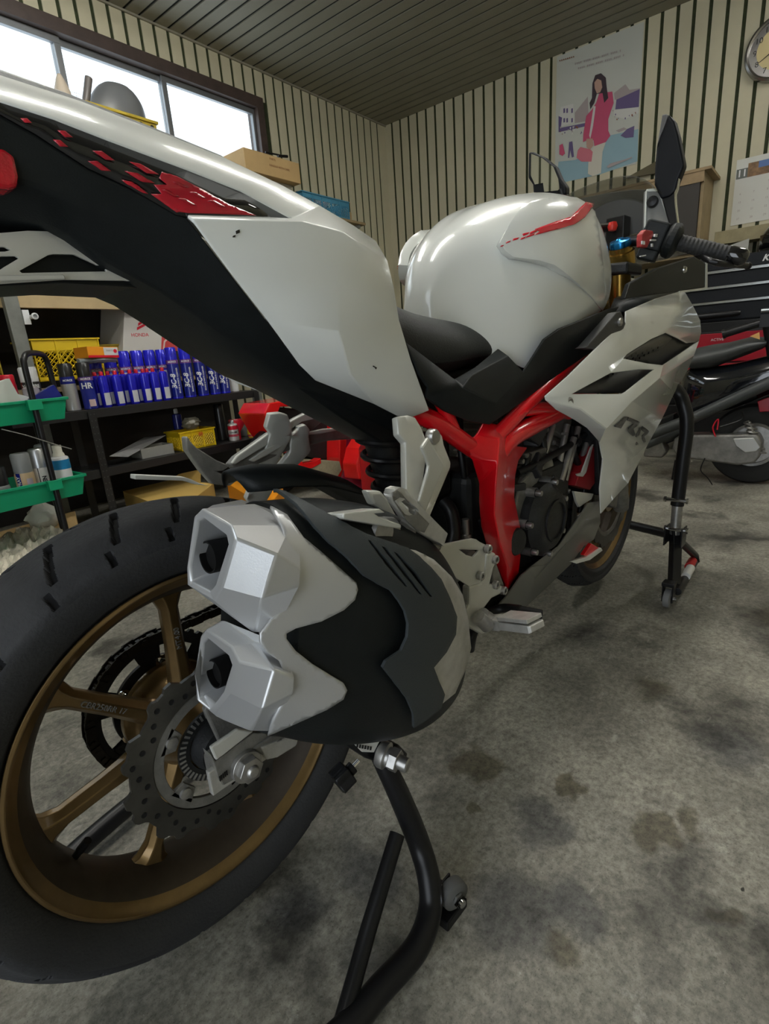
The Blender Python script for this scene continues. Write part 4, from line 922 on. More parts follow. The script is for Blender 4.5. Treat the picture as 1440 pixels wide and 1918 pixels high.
# ---- right and left side fairing
z5 = lambda x, y, Y: (1040+x/3.6, 350+y/3.6, Y); z6 = lambda x, y, Y: (1040+x/3.6, 650+y/3.6, Y)
FD = dict(
 a=(1020, 742, -.205), b=(1062, 705, -.210), c=(1105, 662, -.210), d=(1150, 618, -.205), e=(1170, 606, -.200), f=(1171, 583, -.190), g=(1225, 560, -.180), h=(1272, 546, -.170), i=(1282, 548, -.175), j=(1297, 574, -.190), k=(1310, 600, -.200), l=(1312, 622, -.203), m=(1307, 640, -.203),
 n=(1245, 613, -.212), o=(1284, 643, -.206), p=(1268, 634, -.208), q=(1245, 624, -.212), r=(1218, 636, -.214), s=(1173, 664, -.216), t=(1137, 687, -.218), u=(1090, 716, -.214), v=(1071, 738, -.212),
 w=(1240, 684, -.235), x=(1212, 681, -.236), y=(1166, 672, -.224), aa=(1222, 693, -.238), bb=(1196, 692, -.236), cc=(1143, 699, -.224), dd=(1170, 734, -.242), ee=(1162, 738, -.242),
 ff=(1298, 666, -.205), gg=(1234, 708, -.248), hh=(1182, 752, -.252), ii=(1134, 802, -.240),
 jj=(1288, 690, -.195), kk=(1262, 735, -.195), ll=(1238, 785, -.195), mm=(1212, 832, -.192), nn=(1197, 862, -.190), oo=(1175, 905, -.180), pp=(1150, 932, -.172), qq=(1124, 962, -.160), rr=(1122, 915, -.170), ss=(1128, 860, -.190), tt=(1122, 828, -.200),
 uu=(1104, 806, -.205), vv=(1098, 800, -.205), ww=(1076, 786, -.205), xx=(1040, 766, -.205), yy=(1022, 750, -.205), zz=(1085, 765, -.225))
fd2 = {k: P(v[0], v[1], Y=v[2]) for k, v in FD.items()}
ff = [('a', 'b', 'u', 'v'), ('b', 'c', 't', 'u'), ('c', 'd', 's', 't'), ('d', 'e', 'r', 's'), ('e', 'f', 'g', 'n', 'r'), ('g', 'h', 'i', 'j', 'n'), ('n', 'q', 'r'), ('n', 'j', 'k', 'p', 'q'), ('k', 'l', 'm', 'o', 'p'),
      ('t', 's', 'y', 'cc'), ('u', 't', 'cc', 'v'), ('y', 'x', 'bb', 'cc'), ('x', 'w', 'aa', 'bb'), ('w', 'm', 'ff', 'gg'), ('w', 'gg', 'aa'), ('aa', 'gg', 'hh', 'dd'), ('dd', 'hh', 'ii', 'zz', 'ee'), ('a', 'v', 'ee', 'zz', 'yy'), ('yy', 'zz', 'ii', 'vv', 'ww', 'xx'), ('vv', 'ii', 'uu'), ('ii', 'tt', 'uu'),
      ('ff', 'jj', 'gg'), ('gg', 'jj', 'kk'), ('gg', 'kk', 'hh'), ('hh', 'kk', 'll'), ('hh', 'll', 'ii'), ('ii', 'll', 'mm', 'ss', 'tt'), ('ss', 'mm', 'nn', 'oo', 'rr'), ('rr', 'oo', 'pp', 'qq')]
fair = panel('side_fairing', ff, WHITE, bike, D=fd2, solid=.004, smooth=18, bevel=.0015)
m = MB(); m.add([fd2[k] for k in fd2], [tuple(list(fd2).index(k) for k in f) for f in ff]); fb = bvh_of(m)
# return lip at the front edge, perforated inner vent panel, dark sheets painting the shade inside the openings
m = MB(); m.loft([[fd2[k], fd2[k]+V((-.02, .035, 0))] for k in ('h', 'i', 'j', 'k', 'l', 'm', 'ff', 'jj', 'kk', 'll', 'mm', 'nn', 'oo')], closed=False); m.mirror(); m.build('fairing_lip', WHITE, fair, solid=.003, smooth=40)
PERF = mat('perforated_grey', (.17, .17, .16), .5)
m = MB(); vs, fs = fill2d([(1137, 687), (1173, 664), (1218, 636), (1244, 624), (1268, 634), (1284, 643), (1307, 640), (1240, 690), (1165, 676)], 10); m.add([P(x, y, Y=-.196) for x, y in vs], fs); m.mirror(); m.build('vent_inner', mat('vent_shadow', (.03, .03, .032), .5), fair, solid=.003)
m = MB(); m.add(pt([(1108, 712, -.2075), (1137, 688, -.209), (1173, 665, -.207), (1218, 637, -.205), (1244, 625, -.203), (1258, 634, -.200), (1235, 655, -.197), (1200, 668, -.199), (1168, 674, -.205), (1140, 698, -.209)]), [tuple(range(10))]); m.mirror(); m.build('perforated_strip', PERF, fair, solid=.002)
m = MB()
for i in range(12):
    for j in range(3):
        t = (i+.5*(j % 2))/12; x = lerp(1140, 1240, t); y = lerp(693, 634, t)+j*7-2
        c = P(x, y, Y=-.2080+.008*t)-V((0, .0005, 0)); m.lathe([(.0001, -.001), (.0028, -.001), (.0028, .002)], c, YA, 8)
m.mirror(); m.build('perforation', BLKM, fair, split=True)
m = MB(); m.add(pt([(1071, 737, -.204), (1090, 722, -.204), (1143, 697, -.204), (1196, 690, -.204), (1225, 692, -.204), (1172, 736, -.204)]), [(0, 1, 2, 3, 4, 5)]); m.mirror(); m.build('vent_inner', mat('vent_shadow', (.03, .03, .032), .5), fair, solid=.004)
m = MB()
for x, y, Y in ((1065, 754, -.215),): 
    c = P(x, y, Y=Y); m.lathe([(.0035, -.004), (.0075, -.005), (.010, -.003), (.010, .004)], c, (.2, 1, 0), 20); m.lathe([(.0001, -.001), (.0035, -.001), (.0035, -.004)], c, (.2, 1, 0), 6)
m.build('fairing_bolt', STEEL, fair, smooth=30)
# lettering on the flank: a slanted RR with smaller characters below, drawn as outlines
DG = mat('dark_decal', (.035, .037, .04), .35, coat=.4)
m = MB()
for q in ([z6(*p, 0)[:2] for p in ((382, 530), (455, 465), (475, 465), (470, 480), (430, 545))], [z6(*p, 0)[:2] for p in ((475, 465), (560, 500), (545, 525), (515, 545), (530, 590), (512, 598), (485, 570), (478, 540), (515, 515), (500, 500), (470, 490))],
          [z6(*p, 0)[:2] for p in ((528, 600), (560, 540), (576, 530), (560, 575), (548, 612))], [z6(*p, 0)[:2] for p in ((576, 528), (622, 562), (612, 582), (590, 598), (600, 634), (586, 644), (572, 616), (570, 592), (592, 574), (580, 562), (570, 552))], [z6(*p, 0)[:2] for p in ((505, 630), (530, 625), (550, 650), (535, 658))]):
    drape(fb, q, .004, 4, mb=m)
m.build('flank_lettering', DG, fair, smooth=40, solid=.0008)
# black trim piece joining fairing and tank
m = MB(); m.prism(pt([(1093, 652), (1100, 648), (1155, 585), (1163, 583), (1172, 606), (1168, 616), (1118, 655)], -.208), (0, .02, 0)); m.mirror(); tp = m.build('fairing_bridge', mat('mid_black', (.035, .036, .038), .5), fair, smooth=0, bevel=.002)
m = MB(); c = P(1161, 603, Y=-.210); m.lathe([(.0001, -.002), (.004, -.004), (.0085, -.003), (.0085, .003)], c, YA, 18); m.build('fairing_bolt', STEEL, fair)
# inner top panel with slots, between tank and cockpit
m = MB(); m.add(pt([(1140, 585, -.13), (1150, 560, -.10), (1180, 545, -.10), (1275, 546, -.165), (1171, 583, -.185)]), [(0, 1, 2, 3, 4)]); m.mirror(); m.build('inner_panel', BLK, fair, solid=.004)
m = MB()
for L in ([(1165, 556), (1190, 549), (1210, 549), (1175, 560)], [(1185, 555), (1225, 548), (1245, 549), (1195, 563)], [(1222, 547), (1250, 544), (1262, 546), (1232, 551)]): m.add(pt(L, -.145), [(0, 1, 2, 3)])
m.build('panel_slot', mat('grey_trim', (.18, .19, .19), .4), fair, solid=.002, split=True)
# ---- belly pan 
BP = dict(a=(1100, 942, -.155), b=(1091, 957, -.158), c=(1034, 1038, -.160), d=(1023, 1058, -.160), e=(993, 1062, -.160), f=(975, 1078, -.158), g=(945, 1120, -.150), h=(925, 1142, -.145), i=(982, 1137, -.125), j=(1067, 1057, -.125), k=(1091, 1023, -.130), l=(1111, 1010, -.135), m=(1123, 979, -.140), n=(1122, 938, -.150), o=(1075, 1000, -.165), p=(1000, 1085, -.163))
bd_ = {k: P(v[0], v[1], Y=v[2]) for k, v in BP.items()}
bl = panel('belly_pan', [('a', 'n', 'm', 'o', 'b'), ('b', 'o', 'c'), ('c', 'o', 'p', 'e', 'd'), ('e', 'p', 'f'), ('f', 'p', 'i', 'h', 'g'), ('p', 'o', 'k', 'j', 'i'), ('o', 'm', 'l', 'k')], mat('belly_grey', (.13, .13, .12), .35, .0, .3), bike, D=bd_, solid=.004, smooth=20, bevel=.001)
m = MB(); a, b2 = bd_['i'], bd_['j']; m.loft([[V((p.x, p.y, p.z)), V((p.x, p.y*.5, p.z-.03)), V((p.x, 0, p.z-.035)), V((p.x, -p.y*.5, p.z-.03)), V((p.x, -p.y, p.z))] for p in (bd_['h'], a, b2, bd_['k'], bd_['m'])], closed=False); m.build('belly_floor', BLK, bl, solid=.004)
m = MB(); m.prism(pt([(1068, 1052), (1100, 1043), (1126, 1026), (1129, 1031), (1105, 1049), (1080, 1056)], -.135), (0, .01, 0)); m.build('belly_blade', WHITE, bl, smooth=0, bevel=.001)
m = MB(); m.prism(pt([(1093, 1040), (1108, 1018), (1124, 1028), (1100, 1042)], -.130), (0, .01, 0)); m.build('belly_graphic', RED, bl, smooth=0, bevel=.001)
# radiator behind the fairing, red plastic shroud beside the pipes
m = MB(); m.box((1.06, 0, .55), (.03, .30, .26), Euler((0, -.25, 0)).to_matrix()); m.build('radiator', BLKE, bike, smooth=0, bevel=.004)
m = MB(); m.prism(pt([(1108, 850), (1113, 835), (1114, 905), (1105, 918), (1078, 910), (1085, 885)], -.14), (0, .03, 0)); m.build('radiator_guard', mat('dark_red_plastic', (.30, .01, .015), .4), bike, smooth=0, bevel=.002)
m = MB(); m.prism(pt([(1107, 838), (1112, 832), (1098, 885), (1092, 893), (1082, 892), (1080, 888), (1090, 885)], -.150), (0, .004, 0)); m.prism(pt([(1075, 920), (1112, 925), (1108, 935), (1085, 950), (1080, 940)], -.146), (0, .006, 0)); m.build('pale_bracket', BRACK, bike, smooth=0, bevel=.001, split=True)
# ---- front wheel, forks, mudguard
fwl = wheel('front_wheel', (XF, 0, ZF), .230, .293, .046, .055, bike, 7, rad(80), .011, .014, RUB)
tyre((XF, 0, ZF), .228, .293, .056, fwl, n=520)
disc((XF, 0, ZF), -.062, .155, .118, 10, fwl, .4)
m = MB(); m.lathe([(.105, -.062), (.119, -.062), (.119, -.058), (.105, -.058)], (XF, 0, ZF), YA, 64, closed=True); m.build('disc_carrier', ALUD, fwl, smooth=30)
fdir = V((-.42, 0, 1)).normalized()
m = MB()
for s_ in (-1, 1):
    b0_ = V((XF-.005, s_*.094, ZF)); m.tube([b0_-fdir*.03, b0_, b0_+fdir*.10, b0_+fdir*.30], [.022, .026, .024, .028], 20)
forks = m.build('fork_lower', ALUD, bike, split=True)
m = MB()
for s_ in (-1, 1):
    b0_ = V((XF-.005, s_*.094, ZF)); m.tube([b0_+fdir*.28, b0_+fdir*.66], .0275, 24)
m.build('fork_tube', GOLDF, forks, split=True)
m = MB(); m.prism([V((XF-.13, -.105, ZF+.02)), V((XF-.06, -.105, ZF-.01)), V((XF-.03, -.105, ZF+.10)), V((XF-.08, -.105, ZF+.16)), V((XF-.14, -.105, ZF+.12))], (0, .06, 0)); m.build('front_caliper', ALUD, bike, smooth=0, bevel=.006)
m = MB(); rows = []
for i in range(17):
    a = rad(25+i*8); R_ = .293+.022; row = []
    for j in range(-4, 5): y = j/4*.066; dr = -.045*(abs(j)/4)**2.4; row.append(V((XF+cos(a)*(R_+dr), y, ZF+sin(a)*(R_+dr))))
    rows.append(row)
m.loft(rows, closed=False); m.build('front_mudguard', mat('mudguard_black', (.02, .02, .02), .4), bike, solid=.003, smooth=50)
# ---- cockpit
HB = V((1.10, 0, .99))
m = MB(); tc = P(1165, 475, Y=-.095)
m.prism([V((tc.x-.05, -.13, tc.z-.055)), V((tc.x+.055, -.13, tc.z-.055)), V((tc.x+.04, -.04, tc.z-.05)), V((tc.x+.04, .04, tc.z-.05)), V((tc.x+.055, .13, tc.z-.055)), V((tc.x-.05, .13, tc.z-.055)), V((tc.x-.09, 0, tc.z-.05))], (0, 0, .028)); clp = m.build('top_clamp', BLKE, bike, smooth=0, bevel=.006)
m = MB(); t0 = P(1160, 515, Y=-.095); t1 = P(1155, 565, Y=-.095)
for s_ in (-1, 1): m.tube([V((t0.x, s_*.095, t0.z+.01)), V((t0.x+.03, s_*.095, t0.z-.20))], .027, 24)
m.build('fork_upper', GOLDF, clp, split=True)
for s_ in (-1, 1):
    c = P(1162, 452, Y=-.095); c = V((c.x, s_*.095, c.z-.008)); m = MB(); m.lathe([(.0001, .016), (.008, .016), (.012, .012), (.024, .010), (.026, .004), (.026, -.008)], c, -fdir*-1, 28); m.build('fork_cap', mat('anodised_blue', (.02, .22, .52), .25, .9), clp)
    m = MB(); m.lathe([(.028, -.004), (.028, -.018), (.033, -.018), (.033, -.05)], c, fdir, 28); m.build('fork_ring', GOLDF if s_ else GOLDF, clp)
def bar(s_):
    if s_ < 0:
        r0_ = P(1205, 452, Y=-.15); r1_ = P(1262, 455, Y=-.235); g0 = P(1262, 452, Y=-.24); g1 = P(1362, 476, Y=-.345)
    else:
        r0_ = V((1.17, .15, .985)); r1_ = V((1.12, .235, .98)); g0 = r1_; g1 = V((1.07, .36, .965))
    d = (g1-g0).normalized(); m = MB()
    m.tube([r0_+(g0-r0_)*-.6, g0], .012, 12); m.build('clip_on_bar', BLKM, clp)
    m = MB(); prof = [(.0001, 0)]
    for i in range(28): t = i/27; prof.append((.0165+(.0012 if i % 2 else 0), t*(g1-g0).length))
    prof.append((.0001, (g1-g0).length)); m.lathe(prof, g0, d, 24); m.build('grip', mat('grip_rubber', (.025, .025, .026), .6, bump=.4, bscale=300), clp, smooth=30)
    m = MB(); m.lathe([(.0001, 0), (.017, 0), (.019, .006), (.019, .030), (.016, .038), (.010, .042), (.0001, .042)], g1, d, 24); m.build('bar_end', BLKG, clp)
    m = MB(); m.lathe([(.024, -.020), (.036, -.016), (.038, 0), (.036, .006), (.022, .012)], g0, d, 28)
    c = g0-d*.045; Rr = Matrix((d, V((0, 0, 1)).cross(d).normalized(), d.cross(V((0, 0, 1)).cross(d)).normalized())).transposed(); m.box(c-d*.0, (.052, .048, .062), Rr); m.box(c-d*.01+V((-.0, 0, -.035)), (.045, .040, .04), Rr); sw_ = m.build('switch_housing', BLK, clp, smooth=0, bevel=.008, bseg=3)
    # lever and guard
    m = MB(); q0 = g0+V((.045, 0, -.005)); 
    if s_ < 0: q1 = P(1340, 492, Y=-.335)+V((.0, 0, 0)); q2 = P(1400, 498, Y=-.372)
    else: q1 = g1+V((.05, -.03, -.01)); q2 = g1+V((.045, .015, -.015))
    m.tube(smoothpath([c+V((.03, 0, 0)), q0, lerp(q0, q1, .5)+V((.012, 0, 0)), q1, q2], 5), .0065, 10); m.lathe([(.0001, -.009), (.006, -.007), (.009, 0), (.006, .007), (.0001, .009)], q2, d, 14); m.build('brake_lever' if s_ < 0 else 'clutch_lever', BLKM, clp)
    return g0, g1, d, c
g0, g1, gd, swc = bar(-1); bar(1)
# engine stop switch and legends on the right housing
m = MB(); m.prism(pt([(1203, 438), (1210, 430), (1223, 432), (1224, 440), (1216, 456), (1212, 464), (1202, 462), (1202, 450)], -.212), (0, .012, 0)); m.build('stop_switch', mat('switch_red', (.42, .03, .03), .45), clp, smooth=0, bevel=.002)
m = MB()
for L in ([(1227, 438), (1232, 438), (1231, 444), (1226, 443)], [(1219, 448), (1229, 448), (1229, 451), (1219, 451)], [(1221, 456), (1223, 456), (1223, 462), (1221, 462)], [(1203, 451), (1208, 452), (1208, 458), (1203, 457)], [(1200, 479), (1210, 477), (1210, 479), (1200, 481)]): m.prism(pt(L, -.2165), (0, .003, 0))
m.build('switch_legend', mat('legend_white', (.8, .8, .8), .5), clp, smooth=0, split=True)
# ignition key barrel with red tag, master reservoir in matt black
m = MB(); c = P(1155, 425, Y=-.03); m.box(c+V((.01, 0, -.02)), (.05, .05, .09)); m.tube([c+V((-.10, .02, -.01)), c+V((0, .0, 0))], .012, 14); m.build('meter_bracket', BLKM, clp, smooth=0, bevel=.003)
m = MB(); c = P(1147, 424, Y=-.045); m.lathe([(.0001, -.012), (.010, -.010), (.013, 0), (.010, .010), (.0001, .012)], c, (0, 0, 1), 14); m.build('red_knob', mat('knob_red', (.65, .03, .02), .3), clp)
# screen and cockpit cowl
def scr_pt(a, t):   # a: -1..1 across, t: 0 rear upper edge .. 1 low front
    zt = 1.225-.075*abs(a)**2.2; xt = 1.40-.11*abs(a)**2; yt = .165*a
    zb = 1.02; xb = 1.62-.10*abs(a)**2; yb = .19*a
    return V((lerp(xt, xb, t), lerp(yt, yb, t), lerp(zt, zb, t)+.03*sin(pi*t)))
m = MB(); rows = [[scr_pt(-1+2*i/24, t/8) for i in range(25)] for t in range(9)]; m.loft(rows, closed=False)
SMK = bpy.data.materials.new('smoked_screen'); SMK.use_nodes = True; nt = SMK.node_tree; nt.nodes.clear(); o_ = nt.nodes.new('ShaderNodeOutputMaterial'); mx = nt.nodes.new('ShaderNodeMixShader'); tr = nt.nodes.new('ShaderNodeBsdfTransparent'); gl = nt.nodes.new('ShaderNodeBsdfPrincipled'); gl.inputs['Base Color'].default_value = (.20, .20, .19, 1); gl.inputs['Roughness'].default_value = .12
tr.inputs['Color'].default_value = (.80, .79, .72, 1); mx.inputs[0].default_value = .30; nt.links.new(tr.outputs[0], mx.inputs[1]); nt.links.new(gl.outputs[0], mx.inputs[2]); nt.links.new(mx.outputs[0], o_.inputs[0])
scr = m.build('windscreen', SMK, bike, solid=.003, smooth=60)
m = MB(); z7 = lambda L, X: [P(1000+x/3.273, 40+y/3.273, X=X) for x, y in L]
m.prism(z7([(200, 1062), (280, 1085), (450, 1050), (600, 1030), (690, 1030), (700, 1290), (420, 1330), (300, 1200)], 1.47), (.02, 0, 0)); m.build('meter_cowl', mat('cowl_grey', (.10, .10, .10), .5), scr, smooth=0, bevel=.002)
m = MB(); m.prism(z7([(688, 1036), (750, 1030), (768, 1035), (840, 1262), (820, 1275), (680, 1280)], 1.36), (.012, .01, 0)); uc = m.build('upper_cowl', mat('cowl_light', (.26, .26, .25), .4), scr, smooth=0, bevel=.001)
m = MB(); m.prism(z7([(684, 1040), (690, 1028), (755, 1022), (772, 1030), (850, 1262), (836, 1262), (758, 1042), (696, 1044)], 1.355), (.03, .0, 0)); m.prism(z7([(682, 1040), (692, 1040), (684, 1265), (672, 1265)], 1.352), (.03, 0, 0)); m.build('cowl_edge', WHITE, scr, smooth=0, bevel=.001)
m = MB(); c = z7([(725, 1105)], 1.35)[0]; m.lathe([(.0001, -.01), (.011, -.008), (.014, 0), (.014, .008)], c, (1, .2, 0), 16); m.build('rubber_plug', BLKM, scr)
# black inner cowl below the grip with one bolt
m = MB(); m.prism(pt([(1170, 560), (1180, 530), (1235, 500), (1300, 480), (1321, 492), (1324, 505), (1323, 538), (1288, 543), (1272, 546), (1200, 556)], -.205), (.01, .015, 0)); m.mirror(); ic = m.build('inner_cowl', BLK, bike, smooth=0, bevel=.003)
m = MB(); m.prism(pt([(1273, 545), (1321, 538.5), (1322, 492), (1325, 492), (1325, 541), (1275, 548)], -.2065), (0, .006, 0)); m.build('inner_cowl_edge', WHITE, bike, smooth=0)
m = MB(); c = P(1282, 505, Y=-.208); m.lathe([(.0001, -.006), (.006, -.005), (.009, 0), (.009, .003)], c, YA, 16); m.build('cowl_bolt', CHROME, bike)
# cowl nose in front, closes the fairing volume
m = MB(); rings = []
for x, w, zt_, zb_ in ((1.40, .19, .95, .66), (1.50, .18, .98, .66), (1.62, .15, .97, .70), (1.74, .10, .94, .74), (1.80, .04, .90, .78)):
    rings.append([V((x, w*cos(2*pi*k/24), (zt_+zb_)/2+(zt_-zb_)/2*sin(2*pi*k/24))) for k in range(24)])
m.loft(rings); m.build('nose_cowl', WHITE, bike, smooth=50)
# mirrors
def mirror_(nm, X, L, mat_g, Lg, stem, thick=.03, sgn=-1):
    m = MB(); m.prism(z7(L, X), (thick, 0, 0)); o = m.build(nm, BLKG if nm == 'x' else mat('mirror_black', (.005, .006, .009), .5, spec=.25), bike, smooth=0, bevel=.006, bseg=3)
    if Lg: m = MB(); m.prism(z7(Lg, X-.0015), (.003, 0, 0)); m.build('mirror_glass', mat('mirror_glass', (.85, .87, .86), .02, 1.), o, smooth=0)
    if stem: m = MB(); m.prism(z7(stem, X+.005), (.022, 0, 0)); m.build('mirror_stem', BLKM, o, smooth=0, bevel=.004)
    return o
mr = mirror_('mirror', 1.33, [(785, 572), (825, 568), (860, 610), (885, 700), (920, 880), (880, 980), (865, 1040), (830, 1075), (775, 1090), (735, 1000), (738, 900), (750, 760)], None, None, [(775, 1060), (858, 1045), (862, 1090), (880, 1240), (830, 1262), (800, 1160)])
m = MB(); m.prism(z7([(785, 572), (812, 566), (822, 575), (800, 640), (775, 700), (752, 770)], 1.326), (.01, 0, 0)); m.build('mirror_edge', mat('mirror_grey', (.12, .12, .12), .3), mr, smooth=0, bevel=.002)
m = MB(); m.prism(z7([(886, 960), (890, 965), (880, 1030), (868, 1060), (870, 1120), (884, 1245), (878, 1245), (862, 1120), (860, 1050), (874, 1020)], 1.326), (.01, 0, 0)); m.build('mirror_edge', CHROME, mr, smooth=0)
ml = mirror_('mirror', 1.47, [(-35, 800), (-5, 800), (60, 830), (130, 890), (160, 960), (195, 1010), (195, 1060), (130, 1080), (10, 1090), (-5, 1060), (-10, 1000), (-38, 960)], 1, [(-18, 812), (50, 838), (118, 892), (148, 965), (158, 1035), (62, 1045), (55, 990), (5, 1000), (-22, 940)], None)
for s_ in (1,):
    m = MB(); m.tube([ml and P(1050, 355, X=1.48), V((1.50, .12, 1.12))], .014, 12); m.build('mirror_stem', BLKM, ml)
# ================================================================= paddock stands
ps = thing('paddock_stand', 'black tubular paddock stand under the rear of the white motorcycle', 'paddock stand', (0, 0, 0))
def P_(*a, **k): return P(*a, **k)
path = [P(698, 1385, Y=-.180), P(722, 1435, Y=-.198), P(748, 1490, Y=-.213), P(783, 1575, Y=-.233), P(803, 1645, Z=.072), P(805, 1705, Z=.045), P(780, 1775, Z=.036), P(712, 1852, Z=.034), P(628, 1945, Z=.034), V((-.17, -.235, .036)), V((-.30, -.16, .036)), V((-.345, -.07, .036)), V((-.35, 0, .036))]
full = path+[V((p.x, -p.y, p.z)) for p in path[-2::-1]]
m = MB(); sp = smoothpath(full, 6); n = len(sp); rs_ = [.0170*min(1, .80+.2*min(i, n-1-i)/16) for i in range(n)]
m.tube(sp, rs_, 20); m.build('stand_tube', BLKM, ps)
for s_ in (1, -1):
    f = lambda p: V((p.x, p.y*s_, p.z))
    m = MB(); m.tube([f(P(744, 1562, Y=-.222)), f(P(690, 1740, Y=-.250)), f(P(640, 1918, Z=.030)), f(P(612, 1990, Z=.030))], .0112, 16); m.build('brace_tube', BLKM, ps)
    m = MB(); c = f(P(848, 1672, Y=-.288)); m.lathe([(.008, -.011), (.017, -.011), (.0215, -.008), (.0225, 0), (.0215, .008), (.017, .011), (.008, .011)], c, (.25, 1, 0), 36); m.build('castor_wheel', mat('castor_dull', (.11, .11, .105), .6), ps)
    m = MB(); m.box(f(P(832, 1700, Y=-.272)), (.05, .05, .03)); m.box(c+V((.0, .016*s_, -.004)), (.03, .004, .034)); m.build('castor_fork', BLKM, ps, smooth=0, bevel=.002)
    m = MB(); m.lathe([(.0001, -.024), (.0055, -.023), (.0065, -.018), (.0065, 0)], c, (.25, s_, 0) if s_ > 0 else (.25, s_, 0), 14); m.lathe([(.010, -.018), (.010, -.012)], c, (.25, s_, 0), 6); m.build('castor_bolt', CHROME, ps, smooth=30)
    # swivel block with label, big bolt, hand knob
    a = P(668, 1392, Y=-.150); b_ = P(735, 1420, Y=-.205)
    m = MB(); m.prism([f(P(x, y, Y=-.165)) for x, y in ((612, 1372), (650, 1372), (690, 1392), (722, 1380), (740, 1398), (726, 1425), (700, 1420), (660, 1405))], (0, -.028*s_, 0)); m.build('support_block', BLKM, ps, smooth=0, bevel=.004)
    m = MB(); m.prism([f(P(x, y, Y=-.196)) for x, y in ((655, 1386), (678, 1371), (712, 1381), (698, 1408), (676, 1407))], (0, -.002*s_, 0)); tagm = m.build('label_plate', mat('label_white', (.72, .72, .70), .5), ps, smooth=0)
    m = MB()
    for k in range(6): m.prism([f(P(x, y, Y=-.1985)) for x, y in ((668+k*5, 1393+k), (671+k*5, 1393.5+k), (670+k*5, 1400+k), (667+k*5, 1400+k))], (0, -.0004*s_, 0))
    m.build('label_print', BLKM, tagm, smooth=0)
    m = MB(); d = V((.25, -.95*s_, -.15)); c = f(P(722, 1415, Y=-.205)); m.lathe([(.0001, -.01), (.017, -.01), (.019, -.006), (.019, .002), (.014, .004), (.014, .008)], c, d, 28); m.lathe([(.0155, .008), (.0165, .009), (.0165, .020), (.0155, .021), (.0001, .021)], c, d, 6); m.lathe([(.010, .021), (.010, .034), (.008, .036), (.0001, .036)], c, d, 20); m.build('pivot_bolt', STEEL, ps, smooth=30)
    m = MB(); c = f(P(646, 1452, Y=-.168)); c1 = f(P(672, 1425, Y=-.172)); d = (c1-c).normalized(); m.tube([c, c1], .004, 10); m.build('knob_shaft', CHROME, ps)
    prof = []
    m = MB(); e = d.orthogonal().normalized(); g = d.cross(e); r1 = []
    for z_ in (-.016, .006):
        r1.append([c+d*z_+(e*cos(2*pi*k/40)+g*sin(2*pi*k/40))*(.0165+.003*cos(5*2*pi*k/40)) for k in range(40)])
    m.loft([[c+d*-.016+(p-c-d*-.016)*.8 for p in r1[0]]]+r1+[[c+d*.008+(p-c-d*.006)*.6 for p in r1[1]]]); m.tube([c+d*.008, c+d*.016], .009, 16); m.build('hand_knob', BLKM, ps, smooth=40, bevel=.001)
